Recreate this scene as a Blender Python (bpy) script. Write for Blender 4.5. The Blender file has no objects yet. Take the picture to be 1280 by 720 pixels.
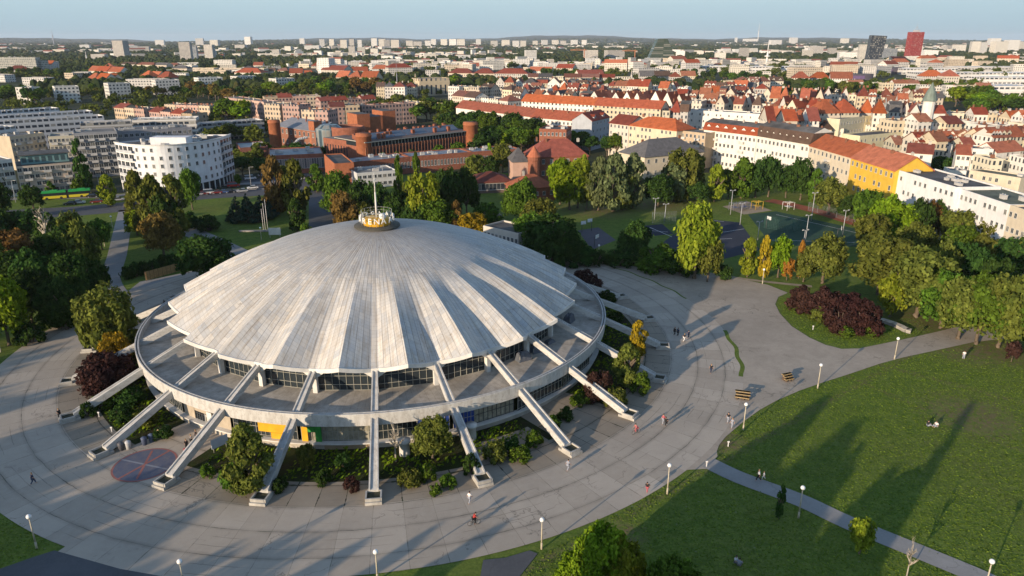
import bpy, math, random
from math import sin, cos, pi, radians, atan2, hypot, sqrt, atan, tan
from mathutils import Vector, Matrix
RND = random.Random(7)
SC = bpy.context.scene
COL = SC.collection
# ---------------------------------------------------------------- camera model (pixel of the 1280x720 photo -> point of the place)
F, H = 900.0, 58.0
PITCH = atan((360 - 49) / F)
CP, SP = cos(PITCH), sin(PITCH)
def G(px, py, z=0.0):
    x = (px - 640) / F; y = -(py - 360) / F
    d = (x, CP + SP * y, -SP + CP * y)
    t = (z - H) / d[2]
    return Vector((d[0] * t, d[1] * t, z))
def dep(py):                      # angle below the horizon of an image row
    return PITCH - atan((360 - py) / F)
def zat(Y, py):                   # height at ground distance Y that shows on row py
    return H - Y * tan(dep(py))
def depth_of(p):
    return p[1] * CP - (p[2] - H) * SP
def PX(p):
    w = (p[0], p[1], p[2] - H); d = w[1] * CP - w[2] * SP
    return 640 + F * w[0] / d, 360 - F * (w[1] * SP + w[2] * CP) / d
C0 = Vector((-26.57, 138.1, 0.0))       # centre of the arena
PH = -81.8                              # azimuth of one buttress, they stand every 15 degrees
SUN_AZ, SUN_EL = 47.5, 11.0             # direction the shadows run (from +X), height of the sun

# ---------------------------------------------------------------- materials
MATS = {}
def new_mat(name):
    m = bpy.data.materials.new(name); m.use_nodes = True
    nt = m.node_tree; nt.nodes.clear()
    return m, nt
class N:
    """small node-writing helper"""
    def __init__(s, nt): s.nt = nt
    def n(s, t, **kw):
        nd = s.nt.nodes.new(t)
        for k, v in kw.items(): setattr(nd, k, v)
        return nd
    def link(s, a, b): s.nt.links.new(a, b)
    def put(s, sock, v):
        if hasattr(v, 'is_output') or isinstance(v, bpy.types.NodeSocket): s.link(v, sock)
        else:
            if isinstance(v, (tuple, list)) and len(v) == 3 and sock.type == 'RGBA': v = (*v, 1)
            sock.default_value = v
    def math(s, op, a, b=None, c=None, clamp=False):
        nd = s.n('ShaderNodeMath', operation=op, use_clamp=clamp)
        s.put(nd.inputs[0], a)
        if b is not None: s.put(nd.inputs[1], b)
        if c is not None: s.put(nd.inputs[2], c)
        return nd.outputs[0]
    def mix(s, f, a, b, mode='MIX'):
        nd = s.n('ShaderNodeMix', data_type='RGBA', blend_type=mode)
        s.put(nd.inputs[0], f); s.put(nd.inputs[6], a); s.put(nd.inputs[7], b)
        return nd.outputs[2]
    def noise(s, vec, scale, detail=3, rough=.55, out=0, dist=0):
        nd = s.n('ShaderNodeTexNoise'); nd.inputs['Scale'].default_value = scale
        nd.inputs['Detail'].default_value = detail; nd.inputs['Roughness'].default_value = rough
        nd.inputs['Distortion'].default_value = dist
        if vec is not None: s.link(vec, nd.inputs['Vector'])
        return nd.outputs[out]
    def ramp(s, f, lo, hi):
        nd = s.n('ShaderNodeMapRange'); nd.clamp = True
        s.put(nd.inputs[0], f); nd.inputs[1].default_value = lo; nd.inputs[2].default_value = hi
        return nd.outputs[0]
    def white(s, vec):
        nd = s.n('ShaderNodeTexWhiteNoise', noise_dimensions='3D'); s.link(vec, nd.inputs['Vector']); return nd
    def comb(s, x, y, z=0.0):
        nd = s.n('ShaderNodeCombineXYZ')
        s.put(nd.inputs[0], x); s.put(nd.inputs[1], y); s.put(nd.inputs[2], z); return nd.outputs[0]
    def sep(s, v):
        nd = s.n('ShaderNodeSeparateXYZ'); s.link(v, nd.inputs[0]); return nd.outputs
    def out(s, col, rough=.8, bump=None, bstr=.3, bdist=.05, metal=0.0, spec=.3):
        p = s.n('ShaderNodeBsdfPrincipled')
        s.put(p.inputs['Base Color'], col); s.put(p.inputs['Roughness'], rough); p.inputs['Metallic'].default_value = metal
        p.inputs['Specular IOR Level'].default_value = spec
        if bump is not None:
            b = s.n('ShaderNodeBump'); b.inputs['Strength'].default_value = bstr; b.inputs['Distance'].default_value = bdist
            s.link(bump, b.inputs['Height']); s.link(b.outputs[0], p.inputs['Normal'])
        o = s.n('ShaderNodeOutputMaterial'); s.link(p.outputs[0], o.inputs[0]); return p
def objco(h): return h.n('ShaderNodeTexCoord').outputs['Object']
def geoco(h): return h.n('ShaderNodeNewGeometry').outputs['Position']
def plain(name, col, rough=.7, var=.18, scale=.6, metal=0.0, spec=.3, world=False):
    if name in MATS: return MATS[name]
    m, nt = new_mat(name); h = N(nt)
    co = geoco(h) if world else objco(h)
    f = h.noise(co, scale, 4, .6)
    f2 = h.noise(co, scale * 9, 2, .6)
    lo = tuple(c * (1 - var) for c in col); hi = tuple(min(1, c * (1 + var)) for c in col)
    c = h.mix(h.ramp(f, .3, .7), lo, hi)
    c = h.mix(h.math('MULTIPLY', h.ramp(f2, .45, .75), var * .8), c, tuple(x * .6 for x in col))
    h.out(c, rough, metal=metal, spec=spec)
    MATS[name] = m; return m
def flat(name, col, rough=.6, metal=0.0, spec=.4):
    if name in MATS: return MATS[name]
    m, nt = new_mat(name); h = N(nt); h.out(tuple(col), rough, metal=metal, spec=spec); MATS[name] = m; return m
def plaster(col):                 # plain rendered wall, with streaks of weather
    key = 'plaster_%02d_%02d_%02d' % tuple(int(c * 99) for c in col)
    if key in MATS: return MATS[key]
    m, nt = new_mat(key); h = N(nt); co = objco(h)
    mp = h.n('ShaderNodeMapping'); mp.inputs['Scale'].default_value = (.8, .8, .12); h.link(co, mp.inputs[0])
    st = h.ramp(h.noise(mp.outputs[0], 1.3, 4, .6), .45, .8)
    c = h.mix(h.ramp(h.noise(co, .35, 4), .3, .7), tuple(x * .86 for x in col), tuple(min(1, x * 1.05) for x in col))
    c = h.mix(h.math('MULTIPLY', st, .3), c, tuple(x * .55 for x in col))
    h.out(c, .85, spec=.15); MATS[key] = m; return m
def winwall(col, sx=3.0, sz=3.1, ww=.42, wh=.5, glass=(.035, .045, .06), band=None):
    """far facades: rows of windows as the wall's own pattern, uv in metres"""
    key = 'facade_%02d%02d%02d_%s' % (*[int(c * 99) for c in col], '_'.join(str(int(v * 100)) for v in (sx, sz, ww, wh)) + ('b' if band else ''))
    if key in MATS: return MATS[key]
    m, nt = new_mat(key); h = N(nt)
    uv = h.n('ShaderNodeTexCoord').outputs['UV']; s = h.sep(uv)
    u = h.math('DIVIDE', s[0], sx); v = h.math('DIVIDE', s[1], sz)
    fu = h.math('FRACT', u); fv = h.math('FRACT', v)
    iu = h.math('COMPARE', fu, .5, ww / 2); iv = h.math('COMPARE', fv, .52, wh / 2)
    win = h.math('MULTIPLY', iu, iv)
    cell = h.white(h.comb(h.math('FLOOR', u), h.math('FLOOR', v), 3.0)).outputs
    g = h.mix(h.ramp(cell[0], .55, 1.0), glass, (.30, .29, .26))
    base = h.mix(h.ramp(h.noise(objco(h), .25, 4), .3, .7), tuple(x * .85 for x in col), tuple(min(1, x * 1.04) for x in col))
    if band:
        bm = h.math('COMPARE', fv, .07, .07); base = h.mix(bm, base, band)
    ob = h.n('ShaderNodeObjectInfo').outputs['Random']; hs = h.n('ShaderNodeHueSaturation'); h.link(base, hs.inputs['Color']); h.put(hs.inputs['Value'], h.math('ADD', .78, h.math('MULTIPLY', ob, .32))); base = hs.outputs[0]
    c = h.mix(win, base, g)
    r = h.math('SUBTRACT', .85, h.math('MULTIPLY', win, .6))
    h.out(c, r, spec=.3); MATS[key] = m; return m
def rooftile(col):
    key = 'roof_tiles_%02d_%02d_%02d' % tuple(int(c * 99) for c in col)
    if key in MATS: return MATS[key]
    m, nt = new_mat(key); h = N(nt); co = objco(h)
    w = h.n('ShaderNodeTexWave', wave_type='BANDS', bands_direction='Z'); w.inputs['Scale'].default_value = 1.4; w.inputs['Distortion'].default_value = 1.5
    h.link(co, w.inputs['Vector'])
    f = h.ramp(h.noise(co, .5, 5, .65), .3, .72)
    c = h.mix(f, tuple(x * .62 for x in col), tuple(min(1, x * 1.15) for x in col))
    c = h.mix(h.math('MULTIPLY', h.ramp(h.noise(co, 3.5, 3, .7), .5, .8), .5), c, tuple(x * .45 for x in col))
    c = h.mix(h.math('MULTIPLY', w.outputs[1], .22), c, tuple(x * .5 for x in col))
    ob = h.n('ShaderNodeObjectInfo').outputs['Random']; hs = h.n('ShaderNodeHueSaturation'); h.link(c, hs.inputs['Color']); h.put(hs.inputs['Value'], h.math('ADD', .70, h.math('MULTIPLY', ob, .6))); h.put(hs.inputs['Saturation'], h.math('ADD', .90, h.math('MULTIPLY', h.math('FRACT', h.math('MULTIPLY', ob, 7.3)), .15))); c = hs.outputs[0]
    h.out(c, .8, spec=.2); MATS[key] = m; return m
def brickwork(col=(.36, .115, .055), key='brickwork'):
    if key in MATS: return MATS[key]
    m, nt = new_mat(key); h = N(nt); co = objco(h)
    f = h.ramp(h.noise(co, .6, 5, .7), .3, .7)
    c = h.mix(f, tuple(x * .7 for x in col), tuple(x * 1.2 for x in col))
    c = h.mix(h.math('MULTIPLY', h.ramp(h.noise(co, 6, 2), .4, .7), .35), c, tuple(x * .6 for x in col))
    h.out(c, .88, spec=.15); MATS[key] = m; return m
def feltroof(col=(.11, .105, .10)):
    key = 'felt_%02d_%02d_%02d' % tuple(int(c * 99) for c in col)
    if key in MATS: return MATS[key]
    m, nt = new_mat(key); h = N(nt); co = objco(h)
    f = h.ramp(h.noise(co, .12, 5, .65), .35, .65); f2 = h.ramp(h.noise(co, 1.1, 3), .4, .75)
    c = h.mix(f, tuple(x * .6 for x in col), tuple(x * 1.5 for x in col)); c = h.mix(h.math('MULTIPLY', f2, .4), c, tuple(x * .5 for x in col))
    h.out(c, .85, spec=.2); MATS[key] = m; return m
def glassmat(name='window_glass', col=(.03, .04, .055), rough=.12):
    return flat(name, col, rough, spec=.6)

# ---------------------------------------------------------------- mesh builder
class MB:
    def __init__(s): s.v = []; s.f = []; s.m = []; s.uv = []; s.sm = []
    def face(s, pts, mat=0, uv=None, smooth=False):
        b = len(s.v); s.v.extend([tuple(p) for p in pts]); s.f.append(tuple(range(b, b + len(pts)))); s.m.append(mat)
        s.uv.append(uv if uv else [(0, 0)] * len(pts)); s.sm.append(smooth)
    def box(s, c, size, rz=0.0, mat=0, top=None):
        hx, hy, hz = size[0] / 2, size[1] / 2, size[2] / 2; ca, sa = cos(rz), sin(rz)
        def P(x, y, z): return (c[0] + x * ca - y * sa, c[1] + x * sa + y * ca, c[2] + z)
        s.prism([P(-hx, -hy, 0)[:2], P(hx, -hy, 0)[:2], P(hx, hy, 0)[:2], P(-hx, hy, 0)[:2]], c[2] - hz, c[2] + hz, mat, top)
    def prism(s, poly, z0, z1, mat=0, top=None, bottom=True, cap=True):
        n = len(poly); u = 0.0
        b = len(s.v)
        for i in range(n):
            p, q = poly[i], poly[(i + 1) % n]; L = hypot(q[0] - p[0], q[1] - p[1])
            s.face([(p[0], p[1], z0), (q[0], q[1], z0), (q[0], q[1], z1), (p[0], p[1], z1)], mat, [(u, 0), (u + L, 0), (u + L, z1 - z0), (u, z1 - z0)])
            u += L
        if cap: s.face([(p[0], p[1], z1) for p in poly], mat if top is None else top, [(p[0], p[1]) for p in poly])
        if bottom: s.face([(p[0], p[1], z0) for p in reversed(poly)], mat)
    def tube(s, p0, p1, r0, r1=None, n=8, mat=0, cap=True, smooth=True):
        if r1 is None: r1 = r0
        p0, p1 = Vector(p0), Vector(p1); d = (p1 - p0)
        if d.length < 1e-6: return
        d.normalize(); a = d.orthogonal().normalized(); b = d.cross(a)
        k = len(s.v)
        for p, r in ((p0, r0), (p1, r1)):
            for i in range(n):
                t = 2 * pi * i / n; s.v.append(tuple(p + a * (r * cos(t)) + b * (r * sin(t))))
        for i in range(n):
            j = (i + 1) % n; s.f.append((k + i, k + j, k + n + j, k + n + i)); s.m.append(mat); s.uv.append([(0, 0)] * 4); s.sm.append(smooth)
        if cap:
            s.f.append(tuple(k + n + i for i in range(n))); s.m.append(mat); s.uv.append([(0, 0)] * n); s.sm.append(False)
            s.f.append(tuple(k + n - 1 - i for i in range(n))); s.m.append(mat); s.uv.append([(0, 0)] * n); s.sm.append(False)
    def path(s, pts, radii, n=7, mat=0):
        for i in range(len(pts) - 1): s.tube(pts[i], pts[i + 1], radii[i], radii[i + 1], n, mat, cap=True)
    def lathe(s, prof, n=24, c=(0, 0, 0), mat=0, smooth=True, a0=0.0, a1=2 * pi, cap=False):
        k = len(s.v); m = len(prof); full = abs(a1 - a0 - 2 * pi) < 1e-6; cols = n if full else n + 1
        for i in range(cols):
            t = a0 + (a1 - a0) * i / n
            for r, z in prof: s.v.append((c[0] + r * cos(t), c[1] + r * sin(t), c[2] + z))
        for i in range(n):
            j = (i + 1) % cols
            for q in range(m - 1):
                s.f.append((k + i * m + q, k + j * m + q, k + j * m + q + 1, k + i * m + q + 1)); s.m.append(mat); s.sm.append(smooth)
                s.uv.append([(i, q), (i + 1, q), (i + 1, q + 1), (i, q + 1)])
    def mesh(s, name, mats):
        me = bpy.data.meshes.new(name); me.from_pydata(s.v, [], s.f)
        for m in mats: me.materials.append(m)
        me.polygons.foreach_set('material_index', s.m); me.polygons.foreach_set('use_smooth', s.sm)
        ul = me.uv_layers.new(name='UVMap'); flatuv = []
        for u in s.uv:
            for a in u: flatuv.extend(a)
        ul.data.foreach_set('uv', flatuv); me.update(); return me
    def build(s, name, mats, parent=None, **tags):
        if not isinstance(mats, (list, tuple)): mats = [mats]
        return link(name, s.mesh(name, mats), parent, **tags)
def link(name, data, parent=None, loc=None, rz=0.0, **tags):
    o = bpy.data.objects.new(name, data); COL.objects.link(o)
    if parent: o.parent = parent
    if loc is not None: o.location = loc
    if rz: o.rotation_euler = (0, 0, rz)
    for k, v in tags.items(): o[k] = v
    return o
def thing(name, loc, rz=0.0, label=None, cat=None, group=None):
    o = bpy.data.objects.new(name, None); o.empty_display_size = .5; COL.objects.link(o); o.location = loc; o.rotation_euler = (0, 0, rz)
    if label: o['label'] = label
    if cat: o['category'] = cat
    if group: o['group'] = group
    return o
def kids(o): return CHILD.get(o.name, ())
CHILD = {}
def copy_tree(src, loc, rz=0.0, scale=None, label=None, group=None, parent=None):
    c = src.copy(); COL.objects.link(c)
    if parent is None:
        c.location = loc; c.rotation_euler = (0, 0, rz)
        if scale: c.scale = scale
        if label: c['label'] = label
        if group: c['group'] = group
    else: c.parent = parent
    for ch in src.children: copy_tree(ch, None, parent=c)
    return c
# labels that are told apart by their order from left to right, settled at the end
ORD = {}
def later(o, desc, zone, singular=None):
    """desc: how it looks; zone: where; if several share both, the order from the left sets them apart"""
    ORD.setdefault((desc, zone), []).append(o)
def nth(i):
    w = ['first', 'second', 'third', 'fourth', 'fifth', 'sixth', 'seventh', 'eighth', 'ninth', 'tenth']
    if i < 10: return w[i]
    i += 1; return '%d%s' % (i, 'th' if 10 < i % 100 < 14 else {1: 'st', 2: 'nd', 3: 'rd'}.get(i % 10, 'th'))
def settle_labels():
    bpy.context.view_layer.update()
    for (desc, zone), obs in ORD.items():
        if len(obs) == 1: obs[0]['label'] = desc + ' ' + zone; continue
        obs.sort(key=lambda o: PX(o.matrix_world.translation)[0])
        for i, o in enumerate(obs):
            o['label'] = '%s, %s from left %s' % (desc, nth(i), zone)
            if len(o['label'].split()) > 16: print('LONG', o['label'])
HAZE, SKY, SUN, EXPO = 3.2e-5, .185, 4.1, .68
# ---------------------------------------------------------------- ground, paving, lawns
def m_ground():
    m, nt = new_mat('city_ground'); h = N(nt); co = geoco(h)
    a = h.ramp(h.noise(co, .012, 6, .65), .42, .62); b = h.ramp(h.noise(co, .05, 5, .7), .4, .65)
    c = h.mix(b, (.026, .040, .014), (.058, .070, .026)); c = h.mix(h.math('MULTIPLY', a, .55), c, (.13, .12, .10))
    c = h.mix(h.math('MULTIPLY', h.ramp(h.noise(co, .4, 3), .4, .7), .4), c, (.03, .034, .02))
    h.out(c, .95, spec=.1); return m
def m_lawn(name='lawn_grass', dry=.5, dark=1.0):
    m, nt = new_mat(name); h = N(nt); co = geoco(h)
    a = h.ramp(h.noise(co, .05, 5, .6), .35, .68); b = h.ramp(h.noise(co, .5, 6, .75), .34, .66); d = h.ramp(h.noise(co, 3.5, 4, .75), .35, .7)
    g1 = (.075 * dark, .140 * dark, .020 * dark); g2 = (.185 * dark, .245 * dark, .042 * dark)
    c = h.mix(b, g1, g2); c = h.mix(h.math('MULTIPLY', h.math('MULTIPLY', a, a), dry), c, (.175, .165, .055))
    c = h.mix(h.math('MULTIPLY', d, .6), c, (.026, .050, .010)); e = h.ramp(h.noise(co, 1.4, 5, .8), .5, .72); c = h.mix(h.math('MULTIPLY', e, .65), c, (.20, .235, .05))
    mp = h.n('ShaderNodeMapping'); mp.inputs['Rotation'].default_value = (0, 0, .5); mp.inputs['Scale'].default_value = (.25, 1.6, 1); h.link(co, mp.inputs[0])
    st = h.ramp(h.noise(mp.outputs[0], 1.0, 3, .6), .45, .7); c = h.mix(h.math('MULTIPLY', st, .28), c, (.165, .180, .055))
    dm = None
    for (px, py, rad) in ((1205, 436, 9), (1165, 402, 9), (1250, 440, 8), (820, 256, 14), (745, 262, 14), (905, 552, 4), (780, 668, 3), (1215, 520, 8)):
        q = G(px, py); vm = h.n('ShaderNodeVectorMath', operation='DISTANCE'); h.link(co, vm.inputs[0]); vm.inputs[1].default_value = (q.x, q.y, 0); k_ = h.ramp(vm.outputs['Value'], rad * 1.3, rad * .3); dm = k_ if dm is None else h.math('MAXIMUM', dm, k_)
    sp = h.sep(co)
    for (p_, q_, wd) in (((1098, 455), (1290, 506), .9), ((1060, 470), (1270, 560), .6), ((700, 690), (860, 600), .7)):
        a_, b_ = G(*p_), G(*q_); nx, ny = (b_ - a_).normalized().y, -(b_ - a_).normalized().x; dl = h.math('ABSOLUTE', h.math('ADD', h.math('MULTIPLY', h.math('SUBTRACT', sp[0], a_.x), nx), h.math('MULTIPLY', h.math('SUBTRACT', sp[1], a_.y), ny))); dl = h.math('ADD', dl, h.math('MULTIPLY', h.math('SUBTRACT', h.noise(co, .25, 2), .5), 1.6)); k_ = h.math('MULTIPLY', h.ramp(dl, wd * 1.5, wd * .3), .6); dm = h.math('MAXIMUM', dm, k_)
    dm = h.math('MULTIPLY', dm, h.ramp(h.noise(co, .8, 5, .75), .38, .58)); c = h.mix(h.math('MULTIPLY', dm, .95), c, (.17, .125, .07))
    vo = h.n('ShaderNodeTexVoronoi'); vo.inputs['Scale'].default_value = .55; h.link(co, vo.inputs['Vector'])
    fl = h.math('LESS_THAN', vo.outputs['Distance'], .09); c = h.mix(h.math('MULTIPLY', fl, .35), c, (.22, .22, .16))
    bm = h.noise(co, 9, 4, .8)
    h.out(c, .95, bump=bm, bstr=.45, bdist=.10, spec=.08); return m
def m_plaza(key='plaza_concrete_slabs', k=1.0, jw=1.0, jmix=.6):
    m, nt = new_mat(key); h = N(nt); co = geoco(h)
    s = h.sep(co); x = h.math('SUBTRACT', s[0], C0.x); y = h.math('SUBTRACT', s[1], C0.y)
    wob = h.math('MULTIPLY', h.math('SUBTRACT', h.noise(co, .35, 3), .5), .35)
    r = h.math('ADD', h.math('SQRT', h.math('ADD', h.math('MULTIPLY', x, x), h.math('MULTIPLY', y, y))), wob)
    th = h.math('MULTIPLY', h.math('ARCTAN2', y, x), 180 / pi)
    rr = h.math('DIVIDE', h.math('SUBTRACT', r, 58.4), 4.9); fr = h.math('FRACT', rr); ir = h.math('FLOOR', rr)
    tt = h.math('ADD', h.math('DIVIDE', h.math('SUBTRACT', th, PH), 3.75), h.math('MULTIPLY', wob, .12)); ft = h.math('FRACT', tt); it = h.math('FLOOR', tt)
    cell = h.white(h.comb(ir, it, 1.0)).outputs
    er = h.math('MULTIPLY', h.math('MINIMUM', fr, h.math('SUBTRACT', 1.0, fr)), 4.9)
    et = h.math('MULTIPLY', h.math('MINIMUM', ft, h.math('SUBTRACT', 1.0, ft)), 4.2)
    wj = h.math('MULTIPLY', h.ramp(h.noise(co, .28, 4, .7), .52, .82), .13 * jw)
    wj = h.math('ADD', wj, .02 * jw)
    jo = h.math('MAXIMUM', h.math('LESS_THAN', er, wj), h.math('LESS_THAN', et, h.math('MULTIPLY', wj, .8)))
    # finer crossing joints of the outer courses
    f2 = h.math('FRACT', h.math('MULTIPLY', rr, 3.0)); e2 = h.math('MULTIPLY', h.math('MINIMUM', f2, h.math('SUBTRACT', 1.0, f2)), 1.6)
    j2 = h.math('MULTIPLY', h.math('LESS_THAN', e2, .05), h.ramp(h.noise(co, .12, 3), .5, .6))
    a = h.ramp(h.noise(co, .09, 6, .7), .3, .7); b = h.ramp(h.noise(co, .8, 5, .7), .35, .7)
    c = h.mix(cell[0], (.39, .33, .258), (.51, .438, .35)); c = h.mix(h.math('MULTIPLY', a, .55), c, (.265, .23, .19)); c = h.mix(h.math('MULTIPLY', b, .35), c, (.47, .415, .345))
    ed = h.ramp(er, .55, 0.0); c = h.mix(h.math('MULTIPLY', ed, h.math('MULTIPLY', a, .45)), c, (.07, .065, .05))
    st = h.ramp(h.noise(co, .22, 6, .75, dist=.6), .60, .70); c = h.mix(h.math('MULTIPLY', st, .45), c, (.15, .14, .125))
    vo = h.n('ShaderNodeTexVoronoi', feature='DISTANCE_TO_EDGE'); vo.inputs['Scale'].default_value = .12
    wv = h.n('ShaderNodeVectorMath', operation='ADD'); nv = h.n('ShaderNodeTexNoise'); nv.inputs['Scale'].default_value = .4; nv.inputs['Detail'].default_value = 5; h.link(co, nv.inputs['Vector'])
    ms = h.n('ShaderNodeVectorMath', operation='SCALE'); ms.inputs['Scale'].default_value = 5.0; h.link(nv.outputs['Color'], ms.inputs[0]); h.link(co, wv.inputs[0]); h.link(ms.outputs[0], wv.inputs[1]); h.link(wv.outputs[0], vo.inputs['Vector'])
    cr = h.math('MULTIPLY', h.math('LESS_THAN', vo.outputs['Distance'], .006), h.ramp(h.noise(co, .1, 2), .52, .58))
    weed = h.mix(h.ramp(h.noise(co, .5, 3), .45, .6), (.045, .042, .034), (.04, .055, .018))
    c = h.mix(h.math('MULTIPLY', jo, jmix), c, weed); c = h.mix(h.math('MULTIPLY', j2, .45), c, (.08, .075, .06)); c = h.mix(h.math('MULTIPLY', cr, .45), c, (.09, .08, .065))
    if k != 1.0: c = h.mix(1.0, c, (k, k * .98, k * .93), 'MULTIPLY')
    h.out(c, .9, bump=b, bstr=.25, bdist=.02, spec=.2); return m
def m_asphalt(name='worn_asphalt', col=(.37, .315, .25), patch=.6):
    m, nt = new_mat(name); h = N(nt); co = geoco(h)
    a = h.ramp(h.noise(co, .06, 6, .7), .35, .65); b = h.ramp(h.noise(co, .5, 6, .75, dist=.8), .42, .66); d = h.ramp(h.noise(co, 3, 3, .7), .4, .7)
    c = h.mix(a, tuple(x * .82 for x in col), tuple(x * 1.16 for x in col)); c = h.mix(h.math('MULTIPLY', b, patch * .6), c, tuple(x * .62 for x in col)); c = h.mix(h.math('MULTIPLY', d, .25), c, tuple(x * 1.3 for x in col))
    vo = h.n('ShaderNodeTexVoronoi', feature='DISTANCE_TO_EDGE'); vo.inputs['Scale'].default_value = .10; h.link(co, vo.inputs['Vector'])
    nv = h.n('ShaderNodeTexNoise'); nv.inputs['Scale'].default_value = .5; nv.inputs['Detail'].default_value = 6; h.link(co, nv.inputs['Vector'])
    ms = h.n('ShaderNodeVectorMath', operation='SCALE'); ms.inputs['Scale'].default_value = 7.0; h.link(nv.outputs['Color'], ms.inputs[0])
    wv = h.n('ShaderNodeVectorMath', operation='ADD'); h.link(co, wv.inputs[0]); h.link(ms.outputs[0], wv.inputs[1]); h.link(wv.outputs[0], vo.inputs['Vector'])
    cr = h.math('MULTIPLY', h.math('LESS_THAN', vo.outputs['Distance'], .012), h.ramp(h.noise(co, .07, 2), .48, .56))
    c = h.mix(h.math('MULTIPLY', cr, .6 * patch), c, (.06, .055, .04))
    h.out(c, .92, bump=d, bstr=.2, bdist=.02, spec=.2); return m
def m_soil():
    m, nt = new_mat('garden_soil'); h = N(nt); co = geoco(h)
    c = h.mix(h.ramp(h.noise(co, .35, 5, .7), .35, .65), (.045, .035, .02), (.030, .055, .010)); c = h.mix(h.math('MULTIPLY', h.ramp(h.noise(co, 2.5, 4, .7), .4, .7), .5), c, (.018, .028, .008))
    h.out(c, .95, bump=h.noise(co, 5, 4, .7), bstr=.9, bdist=.2, spec=.08); return m
MG, ML, MPZ, MAS, MSO = m_ground(), m_lawn(), m_plaza(), m_asphalt(), m_soil()
MAD = m_asphalt('dark_asphalt', (.10, .103, .11), .5)
MPA = m_asphalt('pale_path', (.27, .26, .245), .35)
MBR = m_plaza('broken_slabs', .70, 2.6, .9)
MKERB = plain('kerb_stone', (.30, .28, .25), .85)

def sheet(name, pts, z, mat, thick=None):
    mb = MB(); mb.face([(p[0], p[1], z) for p in pts], 0)
    return mb.build(name, mat, kind='structure')
def px_poly(pts): return [G(x, y) for x, y in pts]
def smooth(pts, n=4, closed=True):
    """Catmull-Rom through points"""
    P = [Vector((p[0], p[1], 0)) for p in pts]; out = []; m = len(P)
    for i in range(m if closed else m - 1):
        a = P[(i - 1) % m] if closed or i > 0 else P[0]; b = P[i]; c = P[(i + 1) % m]; d = P[(i + 2) % m] if closed or i + 2 < m else P[-1]
        for k in range(n):
            t = k / n; out.append(.5 * ((2 * b) + (c - a) * t + (2 * a - 5 * b + 4 * c - d) * t * t + (3 * b - a - 3 * c + d) * t ** 3))
    if not closed: out.append(P[-1])
    return out
def ring_pts(r, n=192, a0=0, a1=360):
    return [Vector((C0.x + r * cos(radians(a0 + (a1 - a0) * i / n)), C0.y + r * sin(radians(a0 + (a1 - a0) * i / n)), 0)) for i in range(n + 1)]
def annulus(name, r0, r1, z, mat, n=192):
    mb = MB(); A = ring_pts(r0, n); B = ring_pts(r1, n)
    for i in range(n): mb.face([(A[i].x, A[i].y, z), (B[i].x, B[i].y, z), (B[i + 1].x, B[i + 1].y, z), (A[i + 1].x, A[i + 1].y, z)])
    return mb.build(name, mat, kind='structure')
def fine_sheet(name, poly, z, mat):
    import mathutils
    mb = MB(); tris = mathutils.geometry.tessellate_polygon([[Vector((p[0], p[1], 0)) for p in poly]])
    for t in tris:
        pts = [(poly[i][0], poly[i][1], z) for i in t]
        a, b, c = pts
        if (b[0] - a[0]) * (c[1] - a[1]) - (b[1] - a[1]) * (c[0] - a[0]) < 0: pts.reverse()
        mb.face(pts)
    return mb.build(name, mat, kind='structure')
def strip(name, pts, w, z, mat, closed=False):
    """a band of constant width along a line of ground points"""
    mb = MB(); P = [Vector((p[0], p[1], 0)) for p in pts]; L = []; R = []
    for i in range(len(P)):
        a = P[max(i - 1, 0)]; b = P[min(i + 1, len(P) - 1)]; d = (b - a).normalized(); nrm = Vector((-d.y, d.x, 0))
        L.append(P[i] + nrm * w / 2); R.append(P[i] - nrm * w / 2)
    for i in range(len(P) - 1): mb.face([(R[i].x, R[i].y, z), (R[i + 1].x, R[i + 1].y, z), (L[i + 1].x, L[i + 1].y, z), (L[i].x, L[i].y, z)])
    return mb.build(name, mat, kind='structure')
def kerb(name, pts, w=.18, h=.12, z=0.0):
    mb = MB()
    for i in range(len(pts) - 1):
        a, b = Vector(pts[i][:2]), Vector(pts[i + 1][:2]); L = (b - a).length
        if L < .01: continue
        m = (a + b) / 2; mb.box((m.x, m.y, z + h / 2), (L + .02, w, h), atan2(b.y - a.y, b.x - a.x))
    return mb.build(name, MKERB, kind='structure')

# the one sheet the whole city stands on
mb = MB(); rings = [0, 60, 150, 300, 600, 1200, 2500, 5000, 10000, 19000]; nn = 64
for k in range(len(rings) - 1):
    for i in range(nn):
        a, b = 2 * pi * i / nn, 2 * pi * (i + 1) / nn; r0, r1 = rings[k], rings[k + 1]
        pts = [(r0 * cos(a), r0 * sin(a), -.16), (r1 * cos(a), r1 * sin(a), -.16), (r1 * cos(b), r1 * sin(b), -.16), (r0 * cos(b), r0 * sin(b), -.16)]
        mb.face(pts[1:] if k == 0 else pts)
mb.build('ground', MG, kind='structure')
# park lawn under everything near
park = [(-330, -60), (330, -60), (330, 235), (250, 262), (190, 300), (120, 330), (40, 330), (-40, 330), (-95, 300), (-140, 285), (-330, 262)]
fine_sheet('park_lawn', park, -.06, ML)
# the ring of slabs round the arena and the worn strip at the feet of the buttresses
annulus('plaza', 58.2, 71.5, 0.0, MPZ)
annulus('worn_paving', 52.6, 58.2, .004, MBR)
annulus('garden_bed', 43.0, 52.6, .03, MSO)
def sector(name, r0, r1, a0, a1, z, mat):
    P = ring_pts(r1, 12, a0, a1) + ring_pts(r0, 12, a0, a1)[::-1]; return fine_sheet(name, P, z, mat)
sector('plaza', 71.35, 75.2, -112.6, -84, .002, MPZ)
sector('entrance_paving', 43.2, 58.2, PH - 43.5, PH - 31.2, .045, MPZ)
sector('worn_paving', 43.2, 52.7, PH + 31.0, PH + 46.0, .045, MBR)
sector('worn_paving', 47.5, 52.7, PH + 16.0, PH + 29.5, .045, MBR)
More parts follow.
